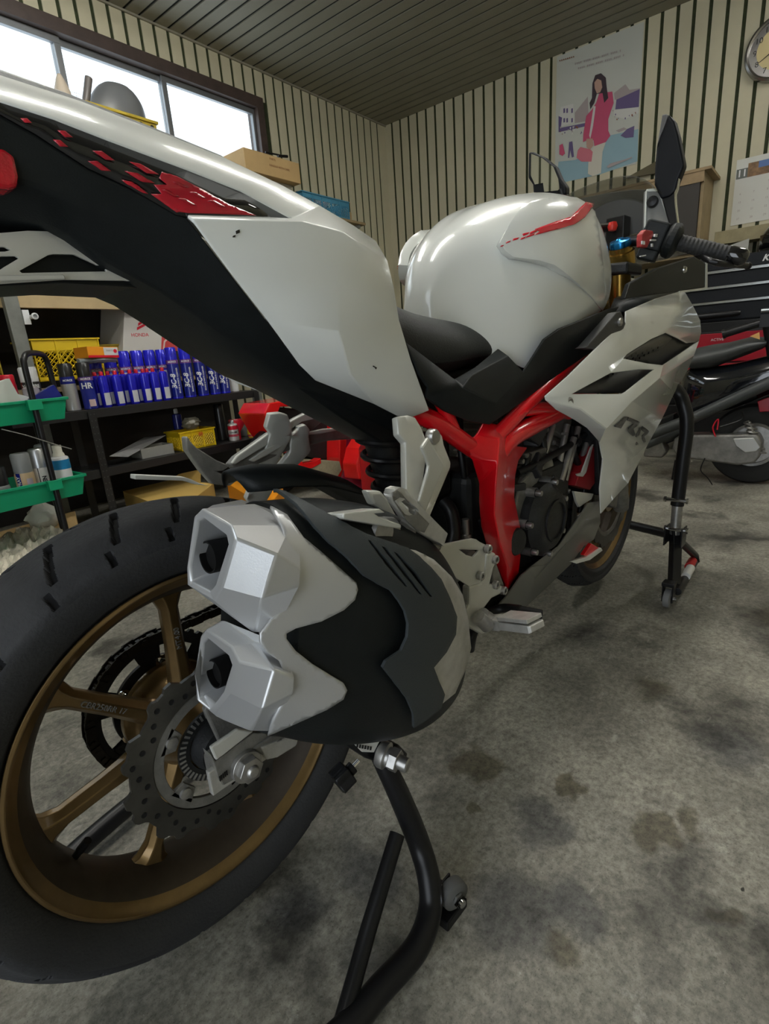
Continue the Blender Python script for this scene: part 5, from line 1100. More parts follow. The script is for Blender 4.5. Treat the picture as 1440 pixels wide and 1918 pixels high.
# front stand
fs_ = thing('paddock_stand', 'tall black paddock stand with silver height tube beside the front wheel', 'paddock stand', (1.45, 0, 0))
for s_ in (1, -1):
    f = lambda p: V((p.x, p.y*s_, p.z))
    X0 = 1.46; U = lambda x, y: P(x, y, X=1.50)
    m = MB(); pth = [V((1.36, -.03, .78)), V((1.40, -.10, .74)), U(1262, 727), U(1281, 762), U(1286, 800), U(1279, 860), U(1271, 925), U(1268, 946)]; m.tube([f(p) for p in smoothpath(pth, 6)], .019, 18); m.build('upright_tube', BLKM, fs_)
    m = MB(); m.tube([f(U(1269, 938)), f(U(1264, 1000))], .0155, 18); m.build('height_tube', STEEL, fs_)
    m = MB(); Cw = P(1251, 1120, Z=.032); base = U(1264, 1000)
    m.tube([f(U(1264, 990)), f(P(1265, 1020, X=1.50)), f(P(1262, 1095, X=1.43))], .0195, 4); m.build('lower_leg', BLKM, fs_, smooth=0, bevel=.002)
    hinge = f(P(1264, 1005, X=1.50))
    m = MB(); m.tube([hinge, f(P(1301, 1040, Z=.06)), f(P(1303, 1052, Z=.035))], .0125, 14); m.tube(smoothpath([f(P(1303, 1048, Z=.035)), f(P(1285, 1080, Z=.040)), f(P(1268, 1108, Z=.045))], 3), .012, 14); m.build('lever_arm', BLKM, fs_)
    m = MB(); m.tube([f(P(1293, 1064, Z=.047)), f(P(1284, 1080, Z=.050))], .0138, 14); lb = m.build('warning_label', mat('label_white', (.72, .72, .70), .5), fs_)
    m = MB(); m.tube([f(P(1297, 1050, Z=.046)), f(P(1290, 1062, Z=.048))], .0139, 14); m.build('warning_label', mat('label_red', (.62, .03, .03), .5), fs_)
    m = MB(); c = f(Cw); m.lathe([(.008, -.010), (.022, -.011), (.029, -.008), (.030, 0), (.029, .008), (.022, .011), (.008, .010)], c, (0, 1, 0), 32); m.build('castor_wheel', mat('castor_grey', (.20, .20, .20), .55), fs_)
    m = MB(); m.box(c+V((0, -.014, .020)), (.03, .004, .06)); m.box(c+V((0, .014, .020)), (.03, .004, .06)); m.box(c+V((0, 0, .048)), (.035, .035, .012)); m.build('castor_fork', BLKM, fs_, smooth=0, bevel=.002)
    m = MB(); m.tube([c+V((0, -.024, 0)), c+V((0, .024, 0))], .006, 10); m.build('castor_bolt', CHROME, fs_)
    for (px, py) in ((1263, 937), (1263, 992)):
        q = f(P(px+3, py, X=1.485)); m = MB(); m.tube([q+V((-.0, -.032, 0)), q+V((0, .032, 0))], .006, 10); m.lathe([(.0001, -.036), (.009, -.034), (.009, -.028)], q, YA, 6); m.lathe([(.0001, .036), (.009, .034), (.009, .028)], q, YA, 6); m.build('clamp_bolt', CHROME, fs_, smooth=30)
    m = MB(); m.box(f(P(1264, 1003, X=1.49))+V((0, .024, 0)), (.05, .004, .06)); m.box(f(P(1264, 1003, X=1.49))+V((0, -.024, 0)), (.05, .004, .06)); m.build('hinge_bracket', BLKM, fs_, smooth=0, bevel=.001)
a = P(1255, 1005, X=1.52); b_ = P(1180, 983, Z=.12)
m = MB(); m.tube(smoothpath([a, V((lerp(a.x, b_.x, .6), a.y+.03, .14)), b_, V((b_.x+.02, 0.03, .12)), V((b_.x, .06, .12)), V((lerp(a.x, b_.x, .6), -a.y-.03, .14)), V((a.x, -a.y, a.z))], 6), .0165, 16); m.build('cross_tube', BLKM, fs_)
m = MB(); m.tube([V((1.36, -.05, .76)), V((1.36, .05, .76))], .022, 16); m.tube([V((1.36, 0, .76)), V((1.34, 0, .86))], .012, 12); m.build('head_pin', BLKM, fs_)
# ================================================================= along the window wall
RU = Matrix((DU, DV, V((0, 0, 1)))).transposed()
def bx(m, u0, u1, v0, v1, z0, z1, mi=0): m.hexa([Rm(u0, v0, z0), Rm(u1, v0, z0), Rm(u1, v1, z0), Rm(u0, v1, z0), Rm(u0, v0, z1), Rm(u1, v0, z1), Rm(u1, v1, z1), Rm(u0, v1, z1)], mi); return m
def one(m, name, mt, label, cat, group=None, **k):
    o = m.build(name, mt, None, **k); return tag(o, label, cat, group)
WOOD = mat('plain_wood', (.34, .25, .13), .6, noise=.35, nscale=6, bump=.2, bscale=60)
PLY = mat('plywood', (.50, .38, .20), .6, noise=.2, nscale=5)
STG = mat('grey_post', (.20, .21, .19), .55, noise=.3, nscale=10)
CARD = mat('cardboard', (.50, .34, .15), .7, noise=.12, nscale=6)
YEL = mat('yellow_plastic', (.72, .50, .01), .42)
YELD = mat('yellow_dark', (.45, .33, .02), .5, noise=.3, nscale=10)  # darker copy of the yellow, with the shade of the dim crates painted in
BLUEP = mat('blue_crate', (.06, .24, .36), .5)
BLUC = mat('can_blue', (.018, .018, .58), .22, .15, .5)
DBLUE = mat('can_dark_blue', (.012, .02, .24), .25, .1, .5)
REDC = mat('cap_red', (.60, .01, .03), .3)
WHI = mat('plain_white', (.72, .73, .74), .4)
SILC = mat('can_silver', (.55, .56, .58), .3, .7)
BLC = mat('cap_black', (.012, .012, .014), .3, coat=.4)
PINKL = mat('label_band', (.16, .05, .22), .35)
BLK2 = mat('rack_black', (.012, .012, .013), .45)
# wooden storage frame behind
t = thing('workbench', 'wooden workbench with grey post and dark open bays under the window', 'workbench', Rm(-3.4, -.2, 0))
m = MB(); bx(m, -5.2, -2.3, -.42, -.008, 1.232, 1.262); m.build('bench_top', WOOD, t, smooth=0, bevel=.003)
m = MB(); bx(m, -5.2, -2.3, -.42, -.39, 1.17, 1.232); m.build('front_rail', PLY, t, smooth=0, bevel=.002)
m = MB(); bx(m, -5.2, -2.3, -.42, -.008, .74, .765); m.build('shelf_board', WOOD, t, smooth=0, bevel=.002)
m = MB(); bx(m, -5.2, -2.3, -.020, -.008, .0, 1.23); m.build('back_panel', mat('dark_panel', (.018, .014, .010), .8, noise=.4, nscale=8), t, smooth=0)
for k, u in enumerate((-5.15, -3.80, -2.35)):
    m = MB(); bx(m, u-.03, u+.035, -.46, -.42, 0, 1.245); m.build('post', STG, t, smooth=0, bevel=.002)
m = MB(); q = Rm(-3.73, -.465, 1.12); m.tube([q, q-DV*.05], .010, 14); m.lathe([(.0001, 0), (.016, .0), (.016, .008), (.010, .010)], q-DV*.05, -DV, 18); m.box(q+V((-.02, .0, -.0)), (.03, .01, .07), RU); m.build('coat_hook', WHI, t, smooth=30)
# steel rack with the cans
t = thing('steel_rack', 'black perforated steel rack carrying rows of blue spray cans', 'shelving', Rm(-3.2, -.6, 0)); SH1 = .645; SH2 = .335
rack = t
for z in (SH1, SH2):
    m = MB(); bx(m, -4.02, -2.58, -.74, -.49, z-.012, z); bx(m, -4.02, -2.58, -.745, -.738, z-.045, z); bx(m, -4.02, -2.58, -.492, -.485, z-.045, z); m.build('shelf', BLK2, t, smooth=0, bevel=.001)
for u in (-3.66, -2.60):
    for v in (-.755, -.512):
        m = MB(); bx(m, u-.020, u+.020, v, v+.003, 0, SH1-.01); bx(m, u+.017, u+.020, v, v+.035, 0, SH1-.01); m.build('post', BLK2, t, smooth=0)
m = MB()
for k in range(18):
    for du in (-.009, .009):
        q = Rm(-3.66+du, -.7562, .06+k*.033); m.lathe([(.0001, 0), (.0035, 0), (.0035, .001)], q, DV, 8)
m.build('post_slot', mat('slot_grey', (.05, .05, .05), .5), t, smooth=0)
# ---------------------------------------------------------------- cans
def facing(p):
    d = CAM-p; return math.atan2(d.y, d.x)
def wrap_txt(s, size, nm, mt, par, rad_, zc, vertical, ang0=0, bold=.0, shear=0):
    c = bpy.data.curves.new(nm, 'FONT'); c.body = s; c.size = size; c.extrude = .0004; c.align_x = 'CENTER'; c.align_y = 'CENTER'; c.offset = bold; c.resolution_u = 2; c.shear = shear
    o = bpy.data.objects.new(nm, c); COL.objects.link(o); me = bpy.data.meshes.new_from_object(o); bpy.data.objects.remove(o); bpy.data.curves.remove(c); me.name = nm
    for v in me.vertices:
        x, y, z = v.co
        if vertical: x, y = -y, x
        a = ang0+x/rad_; r = rad_+.0006+z; v.co = (cos(a)*r, sin(a)*r, zc+y)
    me.materials.clear(); me.materials.append(mt); o = bpy.data.objects.new(nm, me); COL.objects.link(o); o.parent = par; return o
def sleeve(par, nm, mt, r, z0, z1, a0=-pi, a1=pi, n=32):
    m = MB(); full = a1-a0 > 6.2
    m.lathe([(r+.0006, z0), (r+.0006, z1), (r+.0001, z1), (r+.0001, z0)], (0, 0, 0), (0, 0, 1), n, closed=True, a0=a0, a1=a1 if not full else a0+2*pi); return m.build(nm, mt, par, local=True, smooth=40)
def can(label, cat, H, r, body, cap, hc, capr=.95, dome=True, group=None, name='spray_can', capshape='cyl'):
    t = thing(name, label, cat, (0, 0, 0), 0, group)
    m = MB(); hb = H-hc
    m.lathe([(.0001, .004), (r*.9, 0), (r, .003), (r, hb-.016 if dome else hb-.004), (r*.95, hb-.006), (r*.62, hb) if dome else (r*.9, hb), (.0001, hb+.001)], (0, 0, 0), (0, 0, 1), 32); m.build('body', body, t, local=True, smooth=40)
    m = MB()
    if capshape == 'cyl': m.lathe([(r*capr, hb-.006), (r*capr, H-.006), (r*capr-.004, H), (.0001, H)], (0, 0, 0), (0, 0, 1), 32)
    elif capshape == 'small': m.lathe([(r*.40, hb-.004), (r*.44, hb+.004), (r*.40, H-.004), (r*.30, H), (.0001, H)], (0, 0, 0), (0, 0, 1), 20)
    m.build('cap', cap, t, local=True, smooth=40)
    return t
def put(o, p, rz=None, tilt=0):
    o.location = p; o.rotation_euler = (tilt, 0, (facing(p) if rz is None else rz)); return o
def onshelf(px, py, v, z): p = Pv(px, py, v); u, vv, _ = uvz(p); return Rm(u, v, z)
# tall blue cans lettered BC-8
A = can('x', 'spray can', .292, .033, BLUC, BLUC, .075)
sleeve(A, 'name_band', PINKL, .033, .200, .222); wrap_txt('MORCE', .014, 'can_lettering', WHI, A, .0336, .211, False, bold=.0004)
sleeve(A, 'label', DBLUE, .033, .012, .198); wrap_txt('BC-8', .040, 'can_lettering', WHI, A, .0336, .100, True, -.22, bold=.0012, shear=.2); wrap_txt('BRAKE & PARTS CLEANER', .0125, 'can_lettering', WHI, A, .0336, .105, True, .55, bold=.0003)
spots = [(334, 747), (358, 744), (382, 741.5), (404, 739.5), (423, 738)]
nm5 = ['leftmost', 'second from the left', 'middle one', 'fourth from the left', 'rightmost']
for i, (px, py) in enumerate(spots):
    o = A if i == 0 else copy_tree(A); o['label'] = f'tall blue spray can lettered BC-8, {nm5[i]} of five'; o['group'] = 'tall blue BC-8 cans'
    put(o, onshelf(px, py, -.69, SH1))
# tall blue capped cans in the row behind
B = can('x', 'spray can', .288, .034, BLUC, BLUC, .085)
sleeve(B, 'name_band', PINKL, .034, .178, .202); wrap_txt('MORCE', .015, 'can_lettering', WHI, B, .0346, .190, False, bold=.0004); sleeve(B, 'label', mat('label_pale', (.55, .56, .62), .4), .034, .01, .17, -.9, .5)
sp2 = [(192, 750), (220, 748), (246, 746), (270, 744), (293, 742), (315, 740)]
w6 = ['leftmost', 'second from the left', 'third from the left', 'fourth from the left', 'fifth from the left', 'rightmost']
for i, (px, py) in enumerate(sp2):
    o = B if i == 0 else copy_tree(B); o['label'] = f'tall blue-capped can behind the red-capped cans, {w6[i]} of its row'; o['group'] = 'tall blue cans in the back row'
    p = onshelf(px, py, -.55, SH1); put(o, p)
# small blue cans with red caps: front row and a row behind
Cn = can('x', 'spray can', .185, .024, BLUC, REDC, .022, capshape='small')
m = MB(); m.lathe([(.0235, .125), (.020, .140), (.0155, .150), (.0150, .160), (.011, .164)], (0, 0, 0), (0, 0, 1), 28); m.build('neck', BLUC, Cn, local=True)
sleeve(Cn, 'label', mat('label_pale', (.55, .56, .62), .4), .024, .012, .075, -.2, 1.2); 
fr_ = [(203, 767), (228, 764), (255, 761), (279, 758), (297, 756), (314, 753)]
for i, (px, py) in enumerate(fr_):
    o = Cn if i == 0 else copy_tree(Cn); o['label'] = f'small red-capped blue can in the front row, {w6[i]} of six'; o['group'] = 'small red-capped blue cans'
    put(o, onshelf(px, py, -.71, SH1), None)
bk = [(190, 764), (214, 762), (241, 759), (266, 756), (286, 754)]
for i, (px, py) in enumerate(bk):
    o = copy_tree(Cn); o['label'] = f'small red-capped blue can, second row, {nm5[i]} of five'; o['group'] = 'small red-capped blue cans'
    put(o, onshelf(px, py, -.645, SH1))
D_ = can('dark blue spray can lettered HR with glossy black cap', 'spray can', .235, .035, DBLUE, BLC, .065)
sleeve(D_, 'name_band', PINKL, .035, .145, .162); wrap_txt('MORCE', .014, 'can_lettering', WHI, D_, .0356, .153, False, bold=.0004); wrap_txt('HR', .040, 'can_lettering', WHI, D_, .0356, .118, False, bold=.001); sleeve(D_, 'label', mat('label_pink', (.60, .45, .45), .4), .035, .015, .05, -.1, .8)
put(D_, onshelf(173, 770, -.70, SH1))
E_ = can('silver spray can with black cap between the green trolley and the can lettered HR', 'spray can', .235, .034, SILC, BLC, .060)
sleeve(E_, 'name_band', DBLUE, .034, .135, .170); wrap_txt('MORCE', .013, 'can_lettering', WHI, E_, .0346, .152, False, bold=.0004)
put(E_, onshelf(140, 772, -.68, SH1))
m = MB(); 
G_ = can('white plastic bottle at the right end of the upper rack shelf', 'bottle', .13, .030, WHI, WHI, .03, name='bottle'); put(G_, onshelf(440, 737, -.62, SH1))
# orange parts cartons with a clear bag lying on the cans
t = thing('parts_carton', 'orange and white parts carton lying on top of the spray cans', 'box', Rm(-3.56, -.66, .895))
ORG = mat('carton_orange', (.80, .30, .01), .5)
def obox(m, c, s, rz=0, tilt=0): R_ = Euler((0, tilt, AW+rz)).to_matrix(); m.box(c, s, R_)
m = MB(); c = Rm(-3.53, -.66, .925); m.box(c, (.17, .12, .055), Euler((0, .03, AW+.15)).to_matrix()); m.build('carton', ORG, t, smooth=0, bevel=.001)
m = MB(); R_ = Euler((0, .03, AW+.15)).to_matrix(); m.box(c+R_@V((.043, -.0605, .004)), (.08, .001, .040), R_); m.build('white_panel', WHI, t, smooth=0)
m = MB(); m.box(c+R_@V((0, -.0608, -.021)), (.17, .001, .012), R_); m.build('red_stripe', REDC, t, smooth=0)
txt('PARTS', .013, 'carton_print', mat('print_grey', (.35, .3, .3), .5), t, c+R_@V((.035, -.062, .008)), R_@V((1, 0, 0)), (0, 0, 1), .0002)
m = MB(); q = c+R_@V((.067, -.0612, .006)); m.lathe([(.0001, 0), (.010, 0), (.010, .0006)], q, R_@V((0, -1, 0)), 18); m.build('round_mark', REDC, t)
t = MB(); rr = []
for i in range(9):
    x = lerp(-3.63, -3.44, i/8); w_ = .052*sin(pi*(i+.6)/9.2)+.01; rr.append([Rm(x, -.66+w_*cos(2*pi*k/14), .888+.014*sin(2*pi*k/14)*(1+.3*sin(i*2+k))) for k in range(14)])
t.loft(rr); one(t, 'parts_bag', mat('clear_bag', (.45, .50, .50), .2, trans=.3), 'clear plastic parts bag under the orange carton', 'bag')
# yellow crates with lattice sides
def crate(nm, label, u0, u1, v0, v1, z0, z1, mt, grid=True, cat='crate', group=None):
    t = thing(nm, label, cat, Rm((u0+u1)/2, (v0+v1)/2, z0), 0, group)
    m = MB(); w = .006
    bx(m, u0, u1, v0, v1, z0, z0+w)
    H = z1-z0
    for (a, b, c, d) in ((u0, u1, v0, v0+w), (u0, u1, v1-w, v1), (u0, u0+w, v0, v1), (u1-w, u1, v0, v1)): bx(m, a, b, c, d, z0, z0+H*.10); bx(m, a, b, c, d, z1-H*.28, z1)
    for (a, b, c, d) in ((u0-.008, u1+.008, v0-.008, v0+w), (u0-.008, u1+.008, v1-w, v1+.008), (u0-.008, u0+w, v0, v1), (u1-w, u1+.008, v0, v1)): bx(m, a, b, c, d, z1-.008, z1)
    n = max(3, int((u1-u0)/.09))
    for i in range(n+1):
        u = lerp(u0, u1-w, i/n); bx(m, u, u+w, v0-.006, v0+w, z0, z1); bx(m, u, u+w, v1-w, v1, z0, z1)
    for v in (v0, v1-w, (v0+v1)/2): bx(m, u0, u0+w, v, v+w, z0, z1); bx(m, u1-w, u1, v, v+w, z0, z1)
    m.build('shell', mt, t, smooth=0)
    m = MB(); k = 0; zz0, zz1 = z0+H*.10, z1-H*.28; h = zz1-zz0; st = h/4
    for face in ('f', 'l', 'r', 'b'):
        L = (u1-u0) if face in 'fb' else (v1-v0)
        def pf(s, z): return Rm(u0+s, v0+.001 if face == 'f' else v1-.003, z) if face in 'fb' else Rm(u0+.001 if face == 'l' else u1-.003, v0+s, z)
        s = -h
        while s < L:
            for sg in (1, -1):
                s0, s1 = s, s+h; a0, a1 = (zz0, zz1) if sg > 0 else (zz1, zz0)
                c0, c1 = max(0, s0), min(L, s1)
                if c1 > c0+.004:
                    za = a0+(a1-a0)*(c0-s0)/h; zb = a0+(a1-a0)*(c1-s0)/h; m.tube([pf(c0, za), pf(c1, zb)], .0026, 4)
            s += st
    m.build('lattice', mt, t, smooth=0)
    return t
crate('plastic_crate', 'bright yellow lattice crate behind the spray cans, nearest the grey post', -3.73, -3.38, -.38, -.12, .80, 1.02, YEL)
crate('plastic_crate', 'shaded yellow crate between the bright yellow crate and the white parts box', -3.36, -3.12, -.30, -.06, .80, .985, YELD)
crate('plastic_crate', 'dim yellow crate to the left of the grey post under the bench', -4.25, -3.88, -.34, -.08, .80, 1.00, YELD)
# white parts box with a red winged emblem and red panel, tilted
t = thing('parts_box', 'white cardboard parts box with red wing emblem behind the spray cans', 'box', Rm(-3.0, -.33, .77))
m = MB(); bq = Rm(-3.02, -.34, .775); Rb = RU@Euler((0, -.0, 0)).to_matrix()
c8 = [Rm(-3.24, -.36, .93), Rm(-2.72, -.36, .93), Rm(-2.72, -.05, .93), Rm(-3.24, -.05, .93), Rm(-3.17, -.36, 1.21), Rm(-2.66, -.36, 1.21), Rm(-2.66, -.05, 1.21), Rm(-3.17, -.05, 1.21)]
m.hexa(c8); m.build('carton', mat('carton_white', (.62, .60, .55), .6), t, smooth=0, bevel=.002)
def bp(s, h, o=.0012): return Rm(-3.24+s*.515+.07*h, -.36-o, .93+.28*h)
m = MB()
for k in range(5):
    a0 = .14+.012*k; m.prism([bp(a0+.02, .46+.09*k), bp(a0+.13-.0*k, .56+.10*k), bp(a0+.11, .60+.10*k), bp(a0+.02, .52+.09*k)], DV*.0006)
m.build('wing_emblem', REDC, t, smooth=0)
txt('HONDA', .030, 'box_lettering', REDC, t, bp(.20, .36), DU, (0, 0, 1), .0003)
m = MB(); m.prism([bp(.48, 0), bp(.98, 0), bp(.98, .36), bp(.50, .40), bp(.48, .35)], DV*.0006); m.build('red_panel', mat('print_red', (.55, .05, .05), .55), t, smooth=0)
m = MB(); m.prism([bp(.50, .0, .0014), bp(.52, .0, .0014), bp(.53, .20, .0014), bp(.56, .24, .0014), bp(.98, .22, .0014), bp(.98, .27, .0014), bp(.55, .29, .0014), bp(.51, .22, .0014)], DV*.0003); m.build('panel_line', mat('print_cream', (.7, .55, .5), .55), t, smooth=0)
m = MB(); bx(m, -3.10, -2.6, -.40, -.05, .766, .928); one(m, 'dark_carton', mat('dark_card', (.02, .018, .016), .8), 'dark flat box under the white parts box', 'box', smooth=0, bevel=.004)
# lower shelf things
m = MB(); a = Pv(205, 858, -.70); b2 = Pv(312, 838, -.60)
q = [Pv(205, 855, -.72), Pv(240, 856, -.74), Pv(310, 816, -.60), Pv(270, 820, -.52)]; q = [V((p.x, p.y, max(p.z, SH2+.004))) for p in q]; m.prism(q, (0, 0, .002)); one(m, 'metal_sheet', mat('sheet_metal', (.45, .45, .45), .35, .6), 'bent grey metal sheet lying on the middle shelf of the black rack', 'metal sheet', smooth=0)
t = crate('basket', 'yellow slotted basket on the middle shelf of the black rack', -3.17, -2.93, -.70, -.55, SH2+.002, SH2+.115, YEL, cat='basket')
txt('88', .03, 'basket_lettering', REDC, t, Rm(-3.03, -.709, SH2+.085), DU, (0, 0, 1), .0003)
m = MB()
for (a_, b_, c_, d_) in ((-3.42, -3.22, -.70, -.697), (-3.42, -3.22, -.58, -.577), (-3.42, -3.417, -.70, -.58), (-3.223, -3.22, -.70, -.58)): bx(m, a_, b_, c_, d_, SH2+.001, SH2+.06)
bx(m, -3.42, -3.22, -.70, -.58, SH2+.001, SH2+.004)
one(m, 'clear_tray', mat('clear_plastic', (.5, .5, .47), .2, trans=.5), 'clear plastic tray beside the yellow basket', 'tray', smooth=0)
m = MB(); rr = []
random.seed(5)
for i in range(7):
    z = SH2+.115+.012*i; r = .05*sin(pi*(i+1)/8)+.01; rr.append([Rm(-3.03+r*cos(2*pi*k/12)*(1+random.uniform(-.25, .25)), -.62+r*.8*sin(2*pi*k/12)*(1+random.uniform(-.25, .25)), z) for k in range(12)])
m.loft(rr); one(m, 'plastic_wrap', mat('wrap_film', (.40, .38, .30), .25, trans=.3), 'crumpled clear wrap heaped in the yellow basket', 'plastic wrap', smooth=30)
m = MB()
H_ = can('white and red metal can at the right end of the middle shelf', 'can', .135, .033, mat('tin_white', (.62, .60, .58), .3, .3), SILC, .02, capshape='small'); sleeve(H_, 'label', REDC, .033, .075, .10); sleeve(H_, 'label', mat('label_rose', (.45, .05, .08), .4), .033, .03, .045); wrap_txt('ON-180', .014, 'can_lettering', BLC, H_, .0336, .058, False, bold=.0004)
put(H_, onshelf(440, 829, -.68, SH2))
I_ = can('yellow metal can with red print, furthest right on the middle shelf', 'can', .150, .031, YEL, WHI, .022, capshape='small'); sleeve(I_, 'label', mat('label_rose', (.45, .05, .08), .4), .031, .008, .022); wrap_txt('800', .034, 'can_lettering', REDC, I_, .0316, .072, False, bold=.001)
put(I_, onshelf(474, 824, -.68, SH2))
J_ = can('dark bottle standing behind the white and red can', 'bottle', .24, .032, BLC, BLC, .05, name='bottle'); put(J_, onshelf(418, 825, -.56, SH2))
K_ = can('dark blue bottle at the back of the middle shelf behind the basket', 'bottle', .24, .03, DBLUE, WHI, .03, name='bottle', capshape='small'); put(K_, onshelf(340, 832, -.48, SH2))
L_ = can('grey tin behind the yellow can on the middle shelf', 'can', .15, .032, SILC, SILC, .03, capshape='small'); put(L_, onshelf(458, 822, -.55, SH2))
m = MB(); m.lathe([(.0001, 0), (.012, 0), (.014, .05), (.05, .10), (.055, .13), (.050, .13), (.012, .055), (.0001, .05)], Rm(-2.72, -.665, SH2+.001), (0, 0, 1), 28); 
one(m, 'funnel', REDC, 'red plastic funnel standing under the upper shelf near the end of the rack', 'funnel')
# ---------------------------------------------------------------- green trolley
t = thing('trolley', 'black wheeled trolley with two bright green plastic trays and hooped handle', 'trolley', Rm(-4.2, -1.05, 0)); tro = t
def tray(z0, z1, u0, u1, v0, v1):
    m = MB(); w = .004; k = .018
    r0 = [Rm(u0+k, v0+k, z0), Rm(u1-k, v0+k, z0), Rm(u1-k, v1-k, z0), Rm(u0+k, v1-k, z0)]; r1 = [Rm(u0, v0, z1), Rm(u1, v0, z1), Rm(u1, v1, z1), Rm(u0, v1, z1)]
    r2 = [Rm(u0+w, v0+w, z1), Rm(u1-w, v0+w, z1), Rm(u1-w, v1-w, z1), Rm(u0+w, v1-w, z1)]; r3 = [Rm(u0+k+w, v0+k+w, z0+w), Rm(u1-k-w, v0+k+w, z0+w), Rm(u1-k-w, v1-k-w, z0+w), Rm(u0+k+w, v1-k-w, z0+w)]
    m.loft([r0, r1, r2, r3]); o = m.build('tray', GREEN, t, smooth=0, bevel=.004, bseg=3)
    m = MB(); bx(m, u0-.006, u1+.006, v0-.006, v0, z1-.012, z1); bx(m, u1, u1+.006, v0, v1, z1-.012, z1); bx(m, -4.092, -4.040, v0-.030, v0, z1-.040, z1+.001); m.build('tray_rim', GREEN, o, smooth=0, bevel=.002)
TU1 = -3.935
tray(.645, .735, -4.62, TU1, -1.20, -.90); tray(.315, .405, -4.62, TU1, -1.20, -.90); 
hp = [Rm(-4.065, -1.212, .05), Rm(-4.065, -1.212, .5), Rm(-4.065, -1.212, .84), Rm(-4.055, -1.20, .895), Rm(-4.02, -1.16, .915), Rm(-3.94, -1.05, .915), Rm(-3.91, -1.01, .90), Rm(-3.90, -1.0, .85), Rm(-3.90, -1.0, .72)]
m = MB(); m.tube(smoothpath(hp, 5), .0115, 14); m.build('handle_hoop', BLKM, t)
for u, v in ((-4.58, -1.212), (-4.58, -.89), (-3.97, -.89)): m = MB(); m.tube([Rm(u, v, .05), Rm(u, v, .74)], .011, 12); m.build('post', BLKM, t)
for u, v in ((-4.58, -1.2), (-4.58, -.9), (-3.97, -1.2), (-3.97, -.9)):
    m = MB(); m.lathe([(.0001, -.01), (.022, -.01), (.025, 0), (.022, .01), (.0001, .01)], Rm(u, v, .026), DV, 20); m.build('castor', BLKM, t)
def stand_on(o, u, v, z): return put(o, Rm(u, v, z))
T1 = .650; T2 = .320
x = can('white round bottle with white cap, leftmost in the upper green tray', 'bottle', .20, .034, WHI, WHI, .035, capshape='small', name='bottle'); stand_on(x, -4.205, -1.06, T1)
x = can('small-capped pale bottle behind the leftmost bottle of the upper green tray', 'bottle', .225, .030, WHI, mat('cap_lilac', (.55, .48, .55), .4), .035, capshape='small', name='bottle'); sleeve(x, 'label', BLC, .030, .13, .17); stand_on(x, -4.125, -.98, T1)
x = can('black spray can lettered VALUBE with white cap in the upper green tray', 'spray can', .215, .036, BLC, WHI, .055); wrap_txt('VALUBE', .020, 'can_lettering', WHI, x, .0366, .135, False, bold=.0006); sleeve(x, 'label', mat('label_wine', (.12, .02, .03), .4), .036, .09, .112); stand_on(x, -3.995, -1.02, T1)
x = can('translucent bottle with a dark blue band and white cap inside the trolley handle', 'bottle', .16, .031, mat('bottle_clear', (.42, .38, .40), .25, trans=.2), WHI, .025, capshape='small', name='bottle'); sleeve(x, 'label', DBLUE, .031, .085, .10); stand_on(x, -4.03, -1.11, T1)
x = can('red bottle standing behind the bottle with the dark blue band', 'bottle', .19, .03, REDC, REDC, .03, name='bottle'); stand_on(x, -4.06, -.96, T1)
m = MB(); R_ = RU@Euler((0, .45, 0)).to_matrix(); m.box(Rm(-4.13, -1.13, .745), (.085, .03, .14), RU@Euler((0, -.25, .1)).to_matrix()); one(m, 'paper_packet', mat('packet_white', (.66, .68, .62), .5), 'white and violet paper packet leaning left of the trolley handle', 'packet', smooth=0, bevel=.001)
m = MB(); m.box(Rm(-3.995, -1.14, .735), (.115, .03, .06), RU@Euler((0, -.42, 0)).to_matrix()); m2 = one(m, 'small_box', DBLUE, 'small dark blue box lying tilted at the right of the upper green tray', 'box', smooth=0, bevel=.001)
m = MB(); m.box(Rm(-4.065, -1.13, .720), (.09, .02, .06), RU@Euler((0, .35, 0)).to_matrix()); one(m, 'paper_packet', WHI, 'plain white packet lying beside the small dark blue box', 'packet', smooth=0)
# lower tray
def lc(label, H, r, body, cap, hc, u, v, **k): x = can(label, k.pop('cat', 'spray can'), H, r, body, cap, hc, **k); stand_on(x, u, v, T2); return x
lc('dark grey spray can at the far left of the lower green tray', .165, .035, SILC, BLC, .07, -4.225, -1.10)
x = lc('spray can with grey cap and peach label lettered SPRAY in the lower green tray', .205, .036, mat('label_peach', (.62, .44, .26), .4), mat('cap_grey', (.28, .29, .29), .4), .075, -4.13, -1.10); sleeve(x, 'label', DBLUE, .036, .02, .125, -.95, -.45); wrap_txt('SPRAY', .019, 'can_lettering', WHI, x, .0366, .085, True, -.70, bold=.0005); sleeve(x, 'label', mat('label_lilac', (.50, .42, .50), .4), .036, .02, .10, .1, .75)
x = lc('pale spray can lettered PEN with silver cap, lower green tray', .21, .033, mat('label_cream', (.62, .60, .56), .4), SILC, .075, -4.058, -1.075); wrap_txt('PEN', .022, 'can_lettering', BLC, x, .0336, .075, True, .25, bold=.0008); sleeve(x, 'stripe', BLC, .033, .01, .13, -.35, -.25)
x = lc('dark silver spray can behind the pale can lettered PEN', .215, .034, mat('can_gunmetal', (.10, .10, .10), .3, .6), mat('cap_grey', (.28, .29, .29), .4), .06, -4.000, -.985)
x = lc('white and blue bottle at the right end of the lower green tray', .215, .036, WHI, WHI, .045, -3.996, -1.135, cat='bottle', name='bottle', capshape='small'); sleeve(x, 'label', mat('label_cyan', (.01, .20, .42), .4), .036, .115, .155); 
m = MB(); m.lathe([(.010, .168), (.024, .170), (.022, .18), (.018, .186), (.018, .215), (.0001, .216)], (0, 0, 0), (0, 0, 1), 24); m.build('screw_cap', mat('cap_cream', (.70, .69, .60), .4), x, local=True)
